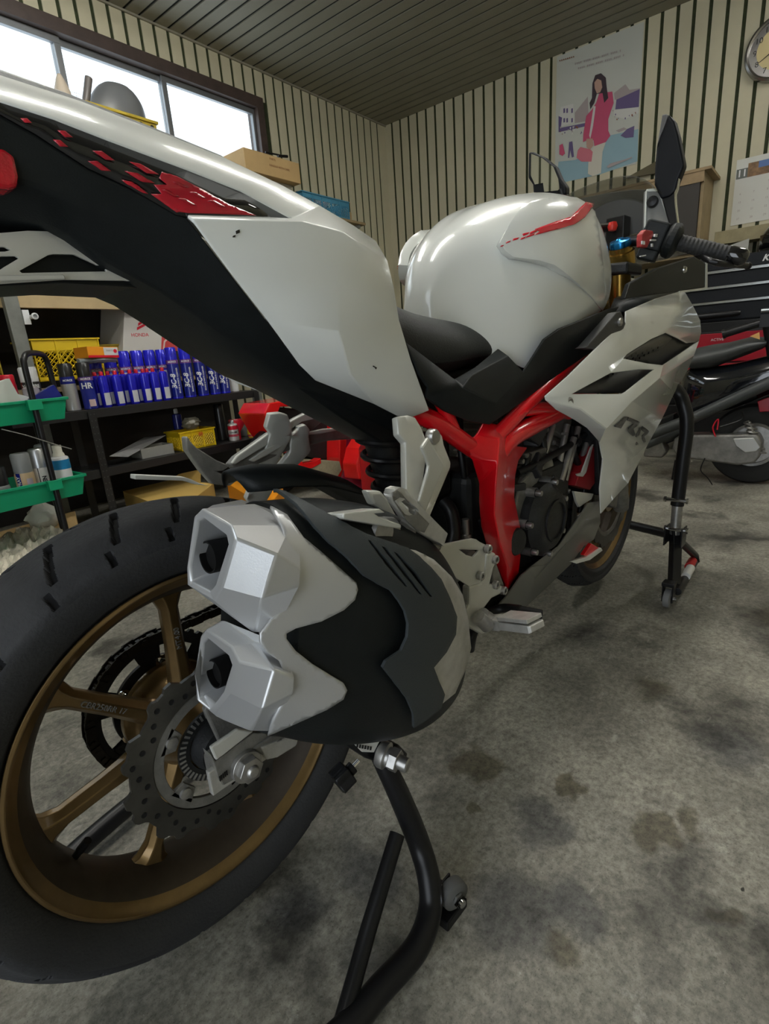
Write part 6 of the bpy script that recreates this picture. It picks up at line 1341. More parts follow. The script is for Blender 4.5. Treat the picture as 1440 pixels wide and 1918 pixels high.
m = MB(); w0 = Pv(3, 804, -1.25); w1_ = Pv(134, 841, -1.22); m.tube(smoothpath([w0, lerp(w0, w1_, .35)+V((0, 0, .004)), lerp(w0, w1_, .75), w1_], 5), .0022, 6); one(m, 'wire_rod', STEEL, 'thin pale wire rod slanting across the green trolley', 'wire')
# ---------------------------------------------------------------- shelf under the window and the things on it
m = MB(); bx(m, -4.6, -2.42, -.42, -.008, 2.045, 2.065); bx(m, -2.42, -.9, -.42, -.008, 1.90, 1.92)
t = thing('wall_shelf', 'wooden wall shelf under the window, mostly hidden by the white tail', 'shelf', Rm(-2.8, -.2, 1.9))
m = MB(); bx(m, -5.0, -.92, -.42, -.008, 1.895, 1.915); m.build('board', WOOD, t, smooth=0, bevel=.002)
for u in (-4.5, -3.3, -2.1, -1.0): m = MB(); bx(m, u, u+.03, -.40, -.01, 1.87, 1.895); bx(m, u, u+.03, -.035, -.008, 1.6, 1.87); m.build('bracket', STG, t, smooth=0)
t = thing('cardboard_box', 'long flat brown cardboard box on the window shelf', 'box', Rm(-1.95, -.38, 2.06))
m = MB(); c8 = [Rm(-2.40, -.43, 2.095), Rm(-1.66, -.43, 2.085), Rm(-1.66, -.12, 2.085), Rm(-2.40, -.12, 2.095), Rm(-2.40, -.43, 2.215), Rm(-1.66, -.43, 2.20), Rm(-1.66, -.12, 2.20), Rm(-2.40, -.12, 2.215)]
c8 = [Pv(452, 317, -.43), Pv(560, 342, -.43), None, None, Pv(455, 272, -.43), Pv(560, 309, -.43), None, None]
for i in (0, 1, 4, 5): c8[i+2 if i in (1, 5) else i] = c8[i+2 if i in (1, 5) else i]
A0, A1, A4, A5 = c8[0], c8[1], c8[4], c8[5]; zb = (A0.z+A1.z)/2; zt_ = (A4.z+A5.z)/2; uL = uvz(A4)[0]; uR = uvz(A5)[0]
m = MB(); bx(m, uL, uR, -.43, -.13, zb, zt_); m.build('carton', CARD, t, smooth=0, bevel=.002)
for (du, z_, w_) in ((.30, zt_-.025, .10), (.36, zt_-.065, .22)): txt('PARTS' if w_ < .15 else 'HANDLE WITH CARE', .020, 'box_lettering', mat('print_brown', (.22, .08, .03), .6), t, Rm(uL+du-.05, -.4315, z_), DU, (0, 0, 1), .0002)
BX = (uL, uR, zb)
m = MB(); bx(m, uL+.08, uR-.03, -.36, -.10, 1.915, zb); one(m, 'cardboard_box', mat('card_pale', (.42, .38, .28), .7), 'pale box carrying the long flat brown cardboard box', 'box', smooth=0, bevel=.002)
m = MB(); m.tube([Pv(497, 285, -.20), Pv(535, 293, -.20)], .006, 8); m.tube([Pv(520, 292, -.2), Pv(538, 293, -.2)], .010, 8); one(m, 'clamp', BLKM, 'black clamp lying on the flat brown cardboard box', 'clamp')
pA = Pv(565, 357, -.40); pB = Pv(652, 378, -.40); u0_, _, z1_ = uvz(pA); u1_ = uvz(pB)[0]
crate('plastic_crate', 'light blue lattice crate on the window shelf', u0_, u1_, -.40, -.14, 1.916, (uvz(pA)[2]+uvz(pB)[2])/2+.0, BLUEP)
cz_ = (uvz(pA)[2]+uvz(pB)[2])/2
for k, (lb, mt_, du, s_) in enumerate((('dark hose coil in the light blue crate', BLKM, .10, .05), ('dull red fitting in the light blue crate', mat('dull_red', (.25, .06, .06), .5), .23, .035), ('pinkish rag in the light blue crate', mat('rag_pink', (.50, .33, .27), .8), .36, .045), ('olive cloth in the light blue crate', mat('rag_olive', (.20, .22, .12), .8), .17, .04))):
    m = MB(); rr = []; random.seed(k+20)
    for i in range(7): z = cz_-.06+i*.016; r = s_*sin(pi*(i+1.2)/8.4); rr.append([Rm(u0_+du+r*cos(2*pi*q/12)*random.uniform(.8, 1.2), -.26+r*1.3*sin(2*pi*q/12)*random.uniform(.8, 1.2), z) for q in range(12)])
    m.loft(rr); one(m, ('hose_coil', 'fitting', 'rag', 'cloth')[k], mt_, lb, ('hose', 'fitting', 'rag', 'cloth')[k], smooth=40)
m = MB(); bx(m, u1_+.02, u1_+.10, -.34, -.12, 1.916, cz_-.05); one(m, 'cardboard_box', CARD, 'small brown box to the right of the light blue crate', 'box', smooth=0, bevel=.002)
# yellow tray with a grey hood, roll, bottle and basket in front of the window
yt0 = Pv(150, 193, -.30); yt1 = Pv(287, 236, -.30)
t = thing('plastic_tray', 'yellow slotted tray high on the window shelf above the white tail', 'tray', Rm(-2.95, -.3, 1.915)); zt2 = uvz(yt1)[2]; ua, ub = uvz(yt0)[0], uvz(yt1)[0]
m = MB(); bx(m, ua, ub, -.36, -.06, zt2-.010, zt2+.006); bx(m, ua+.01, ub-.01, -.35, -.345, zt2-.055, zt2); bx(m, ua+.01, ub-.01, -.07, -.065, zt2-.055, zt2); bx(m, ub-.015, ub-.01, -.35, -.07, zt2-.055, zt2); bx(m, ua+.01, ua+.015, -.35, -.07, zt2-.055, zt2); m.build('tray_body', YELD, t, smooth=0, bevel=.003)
m = MB()
for k in range(6): m.lathe([(.0001, 0), (.012, 0), (.012, .002)], Rm(lerp(ua+.04, ub-.04, k/5), -.351, zt2-.03), DV, 14)
m.build('slot', BLKM, t)
m = MB(); bx(m, ua+.03, ub-.03, -.34, -.08, 1.916, zt2-.056); one(m, 'storage_box', mat('box_grey', (.25, .25, .24), .6), 'grey storage box carrying the yellow slotted tray', 'box', smooth=0)
m = MB(); rr = []; cu = (uvz(Pv(165, 215, -.2))[0]+uvz(Pv(270, 215, -.2))[0])/2
c0_ = Pv(218, 222, -.2); wd = abs(uvz(Pv(168, 215, -.2))[0]-uvz(Pv(268, 215, -.2))[0])/2; tp = uvz(Pv(225, 160, -.2))[2]-zt2
for i in range(12):
    t_ = i/11; r = wd*math.sqrt(max(0, 1-t_**2.2))+.002; rr.append([Rm(cu+r*cos(2*pi*k/28)+.03*t_, -.2+r*.62*sin(2*pi*k/28), zt2+.007+tp*t_) for k in range(28)])
m.loft(rr); one(m, 'hood', mat('hood_grey', (.12, .125, .13), .35), 'dark grey domed plastic hood on the yellow tray', 'hood', smooth=60)
m = MB(); m.tube([Pv(160, 188, -.24)+V((0, 0, -.01)), Pv(166, 146, -.24)], .020, 20); one(m, 'roll', mat('roll_dark', (.10, .09, .085), .4), 'short dark tube standing beside the grey hood', 'tube')
m = MB(); q = Pv(120, 186, -.24); q0 = V((q.x, q.y, 1.916)); hh = q.z-1.916
m.lathe([(.045, 0), (.045, hh), (.040, hh+.04), (.020, hh+.095), (.010, hh+.115), (.0001, hh+.12)], q0, (0, 0, 1), 24); one(m, 'bottle', mat('bottle_fawn', (.42, .36, .28), .5), 'fawn cone-topped bottle left of the dark tube in front of the window', 'bottle')
t = thing('wire_basket', 'open wire basket between the fawn bottle and the dark tube', 'basket', Pv(142, 190, -.15)); m = MB(); cb_ = uvz(Pv(143, 188, -.15))
for k in range(9):
    r = .018+.010*k; pts_ = [Rm(cb_[0]+r*cos(a_), -.15+.5*r*sin(a_), cb_[2]-.08+.012*k) for a_ in [2*pi*i/24 for i in range(24)]]; m.tube(pts_, .0012, 5, closed=True)
m.build('wire_ring', STEEL, t); m = MB()
for i in range(18):
    a_ = 2*pi*i/18; m.tube([Rm(cb_[0]+.018*cos(a_), -.15+.009*sin(a_), cb_[2]-.08), Rm(cb_[0]+.098*cos(a_), -.15+.049*sin(a_), cb_[2]+.016)], .0012, 5)
m.build('wire_rib', STEEL, t); m = MB(); m.tube([V((t.location.x, t.location.y, 1.916)), V((t.location.x, t.location.y, cb_[2]-.08))], .015, 10); m.build('foot', STEEL, t)
m = MB(); rr = []; cd_ = Pv(62, 180, -.25)
for i in range(10): t_ = i/9; r = .16*math.sqrt(max(0, 1-t_**2))+.002; rr.append([V((0, 0, 0))+cd_+DU*(r*cos(2*pi*k/24)-.05)+DV*(.6*r*sin(2*pi*k/24))+V((0, 0, -.04+.075*t_)) for k in range(24)])
m.loft(rr); m.hexa([Rm(uvz(cd_)[0]-.2, -.32, 1.916), Rm(uvz(cd_)[0]+.1, -.32, 1.916), Rm(uvz(cd_)[0]+.1, -.16, 1.916), Rm(uvz(cd_)[0]-.2, -.16, 1.916)]+[Rm(uvz(cd_)[0]+a_, b_, cd_.z-.035) for a_, b_ in ((-.2, -.32), (.1, -.32), (.1, -.16), (-.2, -.16))]); one(m, 'lamp_shade', mat('shade_dark', (.05, .05, .055), .4), 'dark shallow dome at the left of the window shelf', 'shade', smooth=50)
# ---------------------------------------------------------------- on the floor behind the rear wheel
t = thing('cardboard_sheet', 'flattened brown cardboard on the floor beyond the rear wheel', 'cardboard', Rm(-4.0, -.75, 0))
m = MB(); q = [P(-60, 1010, Z=.12), P(60, 978, Z=.12), P(140, 955, Z=.12), P(150, 1010, Z=.12), P(60, 1060, Z=.12), P(-60, 1100, Z=.12)]; m.prism([V((p.x, p.y, 0.001)) for p in q], (0, 0, .115)); m.build('carton', CARD, t, smooth=0, bevel=.003)
m = MB(); random.seed(11); vs, fs = fill2d([(-60, 1025), (60, 985), (95, 985), (130, 1000), (60, 1060), (-60, 1100)], 6); m.add([P(x, y, Z=.135)+V((0, 0, random.uniform(-.012, .014))) for x, y in vs], fs)
one(m, 'bubble_wrap', mat('bubble_film', (.78, .72, .60), .16, bump=1., bscale=90), 'sheet of crinkled bubble wrap spread over the brown cardboard', 'bubble wrap', smooth=30, solid=.003)
m = MB(); rr = []; cc_ = P(86, 985, Z=.125)
for i in range(10):
    t_ = i/9; r = .068*sin(pi*(.18+.80*t_))+.006; rr.append([cc_+V((r*cos(2*pi*k/18)*random.uniform(.85, 1.15), r*.8*sin(2*pi*k/18)*random.uniform(.85, 1.15), -.01+.135*t_)) for k in range(18)])
m.loft(rr); one(m, 'plastic_wrap', mat('milky_film', (.52, .53, .47), .25, bump=.8, bscale=60), 'knotted milky plastic bag standing on the brown cardboard', 'plastic bag', smooth=35)
t = thing('open_carton', 'yellow-brown open carton on the floor behind the tyre crown', 'box', Rm(-2.9, -.35, 0)); m = MB(); CY = mat('carton_yellow', (.62, .42, .12), .6)
q0, q1, q2, q3 = P(245, 925, Z=.10), P(320, 905, Z=.10), P(398, 918, Z=.05), P(300, 960, Z=.05)
m.prism([V((p.x, p.y, .001)) for p in (P(230, 920, Z=.12), P(322, 898, Z=.12), P(400, 905, Z=.12), P(330, 960, Z=.12))], (0, 0, .119)); m.build('carton', CY, t, smooth=0, bevel=.002)
m = MB(); m.prism([P(322, 898, Z=.12), P(335, 888, Z=.17), P(376, 879, Z=.20), P(376, 905, Z=.12)], DV*.004); m.build('flap', CY, t, smooth=0)
t = thing('parts_carton', 'orange printed carton seen over the tyre crown beside the silencer', 'box', P(470, 912, Z=.10)); m = MB(); m.prism([V((p.x, p.y, .001)) for p in (P(425, 905, Z=.12), P(470, 895, Z=.12), P(530, 915, Z=.12), P(500, 950, Z=.12))], (0, 0, .119)); m.build('carton', ORG, t, smooth=0, bevel=.002)
txt('PARTS', .03, 'carton_print', WHI, t, P(468, 908, Z=.1215), DU, DV, .0003)
t = thing('white_carton', 'small white carton with grey print on the floor near the red scooter', 'box', P(518, 895, Z=0)); m = MB(); q = P(520, 897, Z=0); uu, vv, _ = uvz(q); bx(m, uu-.05, uu+.06, vv, vv+.08, .001, .115); m.build('carton', WHI, t, smooth=0, bevel=.001)
m = MB()
for k in range(5): bx(m, uu-.04, uu+.05, vv-.001, vv, .03+.015*k, .035+.015*k)
m.build('printed_line', mat('print_grey', (.35, .3, .3), .5), t, smooth=0)
# ---------------------------------------------------------------- red scooter and red motorcycle beyond the tail
REDS = mat('scooter_red', (.75, .012, .012), .22, 0, .7)
t = thing('scooter', 'red step-through scooter with beige foot mat behind the white motorcycle', 'scooter', Rm(-2.2, -1.25, 0))
def pv(L, v): return [Pv(x, y, v) for x, y in L]
VS = -1.22
m = MB(); m.prism(pv([(637, 792), (668, 800), (670, 860), (664, 885), (650, 893), (630, 898), (640, 880), (636, 858)], VS), DV*.30); m.build('leg_shield', REDS, t, smooth=0, bevel=.008)
m = MB(); m.prism(pv([(670, 800), (681, 806), (680, 870), (672, 885), (655, 895), (666, 878)], VS+.02), DV*.28); m.build('shield_edging', WHI, t, smooth=0, bevel=.003)
m = MB(); m.prism(pv([(540, 888), (562, 872), (600, 862), (636, 864), (640, 880), (630, 897), (540, 892)], VS), DV*.30); m.build('foot_mat', mat('foot_mat_beige', (.50, .44, .28), .8, noise=.2, nscale=60), t, smooth=0, bevel=.003)
m = MB(); m.prism(pv([(535, 872), (550, 850), (558, 853), (568, 868), (590, 864), (601, 858), (602, 868), (585, 877), (560, 881), (540, 885)], VS-.01), DV*.06); m.build('rear_body', REDS, t, smooth=0, bevel=.004)
m = MB(); m.prism(pv([(495, 775), (505, 755), (560, 745), (575, 760), (525, 762), (520, 775), (535, 800), (560, 850), (545, 850), (515, 812)], VS+.05), DV*.25); m.build('side_cowl', REDS, t, smooth=0, bevel=.006)
m = MB(); bx(m, *[0]*6) if False else m.prism(pv([(520, 762), (700, 780), (700, 800), (640, 800), (640, 860), (600, 862), (560, 850), (535, 800)], VS+.12), DV*.16); m.build('engine_unit', BLKE, t, smooth=0, bevel=.01)
for px, nm_ in ((520, 'rear_wheel'), (690, 'front_wheel')):
    u_ = uvz(Pv(px, 880, VS+.15))[0]; m = MB(); m.lathe([(.10, -.03), (.14, -.045), (.19, -.045), (.215, -.02), (.215, .02), (.19, .045), (.14, .045), (.10, .03)], Rm(u_, VS+.16, .217), DV, 40, closed=True); m.build(nm_, BLKM, t)
t = thing('motorcycle', 'dark red motorcycle partly seen between the hanger and the red frame', 'motorcycle', Rm(-2.0, -1.6, 0))
VM = -1.55
m = MB(); m.prism(pv([(672, 898), (668, 870), (675, 840), (688, 818), (700, 822), (706, 832), (698, 850), (688, 880), (684, 900)], VM), DV*.12); m.build('mudguard', REDS, t, smooth=0, bevel=.008)
u_, _, _ = uvz(Pv(720, 905, VM+.06)); m = MB(); m.lathe([(.17, -.03), (.21, -.05), (.26, -.055), (.29, -.03), (.295, 0), (.29, .03), (.26, .055), (.21, .05), (.17, .03)], Rm(u_+.10, VM+.06, .296), DV, 56, closed=True); m.build('front_wheel', BLKM, t)
m = MB(); m.prism(pv([(702, 820), (765, 800), (765, 985), (690, 955), (686, 915), (700, 870)], VM-.03), DV*.24); m.build('fairing', mat('dark_red_paint', (.16, .004, .02), .2, 0, .7), t, smooth=0, bevel=.01)
m = MB(); m.prism(pv([(704, 830), (716, 826), (712, 870), (696, 925), (688, 950), (684, 915), (698, 870)], VM-.045), DV*.012); m.build('fairing_lip', mat('crimson_paint', (.42, .006, .05), .2, 0, .7), t, smooth=0, bevel=.003)
m = MB(); q = Rm(u_+.9, VM+.06, .29); m.lathe([(.17, -.03), (.21, -.055), (.26, -.06), (.29, -.03), (.29, .03), (.26, .06), (.21, .055), (.17, .03)], q, DV, 56, closed=True); m.build('rear_wheel', BLKM, t)
# ================================================================= front wall
pu = lambda L, u: [Pu(x, y, u) for x, y in L]
def sheet(L, u, th, par, nm, mt, **k): m = MB(); m.prism(pu(L, u), DU*th); return m.build(nm, mt, par, smooth=0, **k)
t = thing('poster', 'large faded poster of a woman in a pink coat under the ceiling', 'poster', Rm(-.01, -2.05, 2.5))
S_ = 3.273
z7p = lambda L: [(1000+x/S_, 40+y/S_) for x, y in L]
pm = {k: mat('print_'+k, c, .5) for k, c in dict(paper=(.50, .52, .48), sky=(.46, .49, .47), water=(.25, .40, .47), pink=(.48, .06, .14), pinkd=(.35, .04, .10), hair=(.035, .02, .03), skin=(.45, .28, .22), trousers=(.58, .56, .48), bag=(.55, .15, .20), purple=(.11, .08, .20), white=(.58, .58, .56), grey=(.22, .24, .28), brown=(.12, .09, .06)).items()}
UP = -.0085
q = [Rm(UP, -1.735, 2.955), Rm(UP, -2.37, 2.955), Rm(UP, -2.37, 2.065), Rm(UP, -1.735, 2.065)]
m = MB(); m.prism(q, DU*-.0015); m.build('paper', pm['paper'], t, smooth=0)
lay = [0]
def pr(L, c, nm='printed_shape'): lay[0] += 1; return sheet(z7p(L), UP-.0017-.00006*lay[0], -.00005, t, nm, pm[c])
pr([(150, 860), (250, 850), (360, 800), (460, 700), (640, 660), (634, 858), (400, 940), (190, 985), (140, 960)], 'water')
pr([(165, 525), (240, 505), (245, 620), (150, 650), (150, 600)], 'white'); pr([(250, 560), (330, 460), (335, 610), (250, 625)], 'grey'); pr([(150, 580), (172, 590), (165, 650), (150, 655)], 'purple')
for x_ in (180, 198, 228): pr([(x_, 535), (x_+10, 532), (x_+10, 560), (x_, 563)], 'purple'); pr([(x_, 595), (x_+10, 592), (x_+10, 618), (x_, 621)], 'purple')
pr([(150, 655), (330, 620), (330, 640), (150, 680)], 'purple')
pr([(490, 440), (560, 385), (585, 420), (650, 410), (645, 470), (590, 485), (495, 480)], 'grey'); pr([(505, 480), (648, 415), (642, 525), (498, 540)], 'purple'); pr([(490, 545), (640, 525), (640, 560), (560, 600), (490, 580)], 'white')
random.seed(9)
for k in range(34):
    x_ = random.choice([random.uniform(150, 300), random.uniform(480, 630)]); y_ = random.uniform(640, 690) if x_ < 320 else random.uniform(540, 600); s_ = random.uniform(4, 9); pr([(x_, y_), (x_+s_, y_-2), (x_+s_, y_+s_*1.4), (x_, y_+s_*1.5)], random.choice(['purple', 'brown', 'white', 'grey']))
pr([(155, 760), (175, 750), (190, 810), (175, 825), (155, 815)], 'pink'); pr([(215, 740), (235, 735), (245, 830), (232, 835), (222, 790), (215, 838), (208, 836)], 'purple'); pr([(530, 700), (570, 660), (615, 640), (610, 710), (560, 715)], 'purple')
pr([(500, 670), (550, 650), (570, 660), (520, 680)], 'grey')
pr([(335, 830), (370, 760), (440, 740), (420, 800), (410, 930), (360, 950), (330, 935)], 'trousers', 'printed_trousers')
pr([(355, 540), (380, 500), (400, 440), (480, 430), (488, 500), (455, 600), (455, 670), (468, 700), (440, 740), (370, 765), (365, 730), (345, 720), (300, 740), (302, 690), (320, 580)], 'pink', 'printed_coat')
pr([(365, 520), (378, 520), (362, 640), (345, 720), (338, 700)], 'white'); pr([(320, 720), (360, 718), (365, 760), (340, 790), (322, 770)], 'skin')
pr([(345, 540), (340, 500), (355, 470), (358, 380), (375, 330), (410, 318), (440, 345), (445, 400), (455, 470), (430, 500), (420, 440), (385, 445), (370, 500)], 'hair', 'printed_hair')
pr([(370, 375), (388, 352), (412, 362), (418, 405), (405, 435), (385, 442), (372, 410)], 'skin', 'printed_face')
pr([(268, 790), (285, 770), (345, 785), (360, 800), (352, 860), (290, 860), (260, 835)], 'bag', 'printed_handbag')
for k in range(26):
    x_ = 250+k*11; y_ = 255-k*3.2; 
    if k % 5 != 4:
        pr([(x_, y_), (x_+7, y_-2), (x_+6, y_+12), (x_+1, y_+12)], 'grey', 'printed_character'); pr([(x_+20, y_+28), (x_+26, y_+26), (x_+26, y_+38), (x_+20, y_+40)], 'grey', 'printed_character')
for k in range(8): pr([(155+k*12, 238-k*3.4), (162+k*12, 236-k*3.4), (162+k*12, 244-k*3.4), (155+k*12, 246-k*3.4)], 'brown', 'printed_character')
pr([(445, 890), (470, 870), (560, 845), (600, 830), (600, 838), (500, 880), (455, 900)], 'grey')
# clock
t = thing('wall_clock', 'round wall clock with cream face and silver rim at the right edge', 'clock', Rm(-.01, -3.2, 2.515))
cc_ = Rm(-.007, -3.2, 2.515); ax = -DU
m = MB(); m.lathe([(.185, 0), (.187, .02), (.182, .04), (.170, .047), (.160, .040), (.158, .030), (.0001, .028), (.0001, 0)], cc_, ax, 72); m.build('case', mat('clock_rim', (.35, .34, .33), .25, .9), t)
m = MB(); m.lathe([(.0001, .0295), (.1575, .0295)], cc_, ax, 64); m.build('dial', mat('clock_cream', (.62, .52, .27), .5), t)
for n_ in range(1, 13):
    a = rad(90-30*n_); pz = .128; q = cc_+ax*.0305+(-DV)*(cos(a)*pz)+V((0, 0, sin(a)*pz)); txt(str(n_), .044, 'numeral', BLKM, t, q, -DV, (0, 0, 1), .0004)
for a_, L_, w_ in ((60, .085, .006), (-150, .115, .0045)):
    a = rad(a_); d = (-DV)*cos(a)+V((0, 0, sin(a))); s_ = (-DV)*-sin(a)+V((0, 0, cos(a))); m = MB(); b0 = cc_+ax*.034; m.prism([b0-d*.02+s_*w_, b0+d*L_+s_*w_*.4, b0+d*L_-s_*w_*.4, b0-d*.02-s_*w_], ax*.001); m.build('clock_hand', BLKM, t, smooth=0)
# calendar
t = thing('calendar', 'white wall calendar showing month 11 with a landscape picture strip', 'calendar', Rm(-.01, -3.3, 1.7))
m = MB(); m.prism([Rm(UP, -3.03, 1.925), Rm(UP, -3.62, 1.925), Rm(UP, -3.62, 1.515), Rm(UP, -3.03, 1.515)], DU*-.002); m.build('paper', mat('calendar_paper', (.60, .61, .58), .5), t, smooth=0)
def crect(v0, v1, z0, z1, mt, nm, o=.0025): m = MB(); m.prism([Rm(UP-o, v0, z1), Rm(UP-o, v1, z1), Rm(UP-o, v1, z0), Rm(UP-o, v0, z0)], DU*-.0003); m.build(nm, mt, t, smooth=0)
crect(-3.035, -3.10, 1.805, 1.865, mat('month_grey', (.12, .13, .12), .5), 'month_block'); txt('11', .06, 'month_number', WHI, t, Rm(UP-.0032, -3.068, 1.835), -DV, (0, 0, 1), .0003, bold=.001)
crect(-3.10, -3.60, 1.805, 1.89, mat('picture_field', (.28, .15, .06), .5, noise=.6, nscale=30), 'picture'); crect(-3.16, -3.60, 1.85, 1.89, mat('picture_sky', (.08, .16, .38), .5), 'picture_sky', .003)
for i in range(5):
    for j in range(7):
        n_ = i*7+j-1
        if 1 <= n_ <= 30: txt(str(n_), .018, 'day_number', pm['grey'], t, Rm(UP-.0022, -3.07-.078*j, 1.76-.052*i), -DV, (0, 0, 1), .0002)
# cabinet with plank front
t = thing('wall_cabinet', 'dark open cabinet with a weathered wooden top fixed to the front wall', 'cabinet', Rm(-.2, -2.4, 1.4))
CABU = -.36; g = lambda x, y: uvz(Pu(x, y, CABU))
zc1 = g(1320, 320)[2]; vR = g(1320, 330)[1]; zc0 = g(1300, 445)[2]; vL = -1.95
m = MB(); bx(m, CABU, -.008, vR, vR+.02, zc0-.1, zc1); bx(m, CABU, -.008, vL-.02, vL, zc0-.1, zc1); bx(m, CABU, -.008, vR, vL, zc0-.12, zc0-.1); bx(m, -.03, -.008, vR, vL, zc0-.1, zc1); m.build('case', WOOD, t, smooth=0, bevel=.001)
m = MB(); bx(m, CABU-.02, CABU+.10, vR+.022, vL-.022, zc0-.1, zc1-.06); m.build('dark_door', mat('door_dark', (.035, .030, .025), .6), t, smooth=0)
m = MB(); bx(m, CABU-.03, -.008, vR-.04, vL+.02, zc1, zc1+.018); m.build('top_board', mat('weathered_ply', (.36, .25, .13), .6, noise=.4, nscale=7), t, smooth=0, bevel=.001)
m = MB(); bx(m, CABU-.025, CABU-.005, vR, vL, zc1-.065, zc1); m.build('front_rail', mat('weathered_ply', (.36, .25, .13), .6), t, smooth=0, bevel=.001)
m = MB(); m.prism([Pu(1172, 335, -.02), Pu(1235, 300, -.02), Pu(1252, 272, -.02), Pu(1262, 280, -.02), Pu(1262, 320, -.02)], DU*-.02); one(m, 'plank', mat('dark_plank', (.10, .085, .045), .7), 'dark plank leaning on the wall above the cabinet, behind the mirror', 'plank', smooth=0)
# wall ledge with papers under the calendar
t = thing('wall_ledge', 'yellowish wooden ledge under the calendar', 'ledge', Rm(-.1, -3.1, 1.38)); m = MB(); bx(m, -.16, -.008, -3.7, vR-.06, 1.385, 1.47); m.build('board', mat('ledge_yellow', (.36, .31, .17), .6, noise=.3, nscale=8), t, smooth=0, bevel=.002)
PAP = mat('paper_white', (.60, .60, .56), .6)
for k, (v0, v1, z0, z1, lb) in enumerate(((-2.93, -3.02, 1.26, 1.335, 'pale sheet lying nearest the wall cabinet on top of the tool chest'), (-3.02, -3.12, 1.26, 1.35, 'leaning white sheet in the middle of the papers on the tool chest'), (-3.12, -3.20, 1.26, 1.37, 'greyish folded sheet beside the dark helmet'))):
    m = MB(); m.prism([Rm(-.40-.03*k, v0, z0), Rm(-.42-.03*k, v1, z0), Rm(-.36, v1+.01, z1), Rm(-.36, v0+.02, z1-.02)], DU*.003); one(m, 'paper_sheet', PAP if k < 2 else mat('paper_grey', (.33, .33, .31), .6), lb, 'paper', 'loose papers on the tool chest', smooth=0)
# tool chest: black upper drawers with silver edges, red lower drawers
t = thing('tool_chest', 'black and red tool chest with silver-edged drawers covered in stickers', 'tool chest', Rm(-.4, -3.4, 0)); TU = -.62
g6 = lambda x, y: uvz(Pu(x, y, TU))
m = MB(); bx(m, TU+.01, -.05, -4.1, -2.78, .86, 1.255); m.build('upper_case', mat('chest_black', (.006, .007, .009), .5, spec=.25), t, smooth=0, bevel=.003)
RCH = mat('chest_red', (.34, .008, .022), .45, spec=.3)
m = MB(); bx(m, TU-.06, -.05, -4.1, -2.80, .10, .80); m.build('lower_case', BLKM, t, smooth=0, bevel=.003)
m = MB(); bx(m, TU-.05, -.05, -4.1, -2.78, .80, .86); m.build('work_ledge', BLKM, t, smooth=0, bevel=.002)
m = MB(); 
for (z0, z1) in ((1.160, 1.175), (1.066, 1.080), (.975, .988)):
    m = MB(); bx(m, TU-.004, TU+.012, -4.1, -2.785, z0, z1); bx(m, TU-.012, TU-.004, -4.1, -2.785, z1-.004, z1); bx(m, TU-.012, TU-.004, -4.1, -2.785, z0, z0+.004); m.build('drawer_edge', mat('edge_silver', (.50, .52, .52), .25, .9), t, smooth=0)
for (z0, z1) in ((1.18, 1.245), (1.083, 1.157), (.991, 1.063), (.87, .972)): m = MB(); bx(m, TU+.001, TU+.012, -4.09, -2.79, z0, z1); m.build('drawer', mat('chest_drawer', (.008, .010, .014), .5, spec=.25), t, smooth=0, bevel=.002)
for (z0, z1) in ((.70, .79), (.61, .69), (.535, .60), (.34, .525), (.12, .33)): m = MB(); bx(m, TU-.068, TU-.060, -4.09, -2.81, z0, z1); m.build('drawer', RCH if z0 > .5 else BLKM, t, smooth=0, bevel=.003)
txt('KTC', .050, 'chest_lettering', WHI, t, Rm(TU-.002, -3.345, 1.213), -DV, (0, 0, 1), .0005, shear=.35, bold=.0015, align='CENTER')
txt('YAMAHA', .028, 'sticker', mat('print_gold', (.55, .36, .06), .4), t, Rm(TU-.070, -3.19, .685), -DV, (0, 0, 1), .0004, bold=.0006)
txt('OHLINS', .040, 'sticker', mat('print_yellow', (.55, .50, .08), .4), t, Rm(TU-.070, -3.375, .705), -DV, (0, 0, 1), .0004, bold=.001)
txt('ACTIVE', .022, 'sticker', WHI, t, Rm(TU-.070, -3.11, .75), -DV, (0, 0, 1), .0004)
txt('RACING', .030, 'sticker', WHI, t, Rm(TU-.070, -3.07, .565), -DV, (0, 0, 1), .0004, bold=.0008)
m = MB(); m.tube([Rm(TU-.09, -3.33, .905), Rm(TU-.09, -3.95, .905)], .011, 10); one(m, 'wrench', mat('bright_tool', (.65, .72, .76), .25, .6), 'bright metal bar lying on the ledge of the tool chest', 'tool')
m = MB(); m.tube([Rm(TU-.06, -2.90, .900), Rm(TU-.06, -3.20, .905), Rm(TU-.06, -3.22, .905)], [.022, .020, .012], 12); one(m, 'tool_grip', BLKM, 'black round handle lying on the tool chest ledge left of the bright metal bar', 'tool')
# dark helmet on top of the chest
t = thing('helmet', 'dark glossy helmet on the tool chest at the right edge', 'helmet', Rm(-.4, -3.42, 1.256)); m = MB(); rr = []; hc_ = Rm(-.42, -3.44, 1.256)
for i in range(16):
    a = lerp(0.0, pi/2, i/15); r = .20*cos(a)**.8+.001; rr.append([hc_+DU*(r*.85*cos(2*pi*k/32))+DV*(r*sin(2*pi*k/32))+V((0, 0, .21*sin(a))) for k in range(32)])
m.loft(rr); m.build('shell', mat('helmet_dark', (.012, .016, .016), .15, coat=.8), t, smooth=60)
m = MB(); 
for k in range(9):
    a = rad(150+k*8); 
rr = [[hc_+DU*(-.205*.85*cos(rad(b_)))+DV*(.205*sin(rad(b_)))+V((0, 0, z_)) for b_ in range(-60, 61, 10)] for z_ in (.02, .06, .10)]
m.loft(rr, closed=False); m.build('visor', BLKG, t, solid=.003)
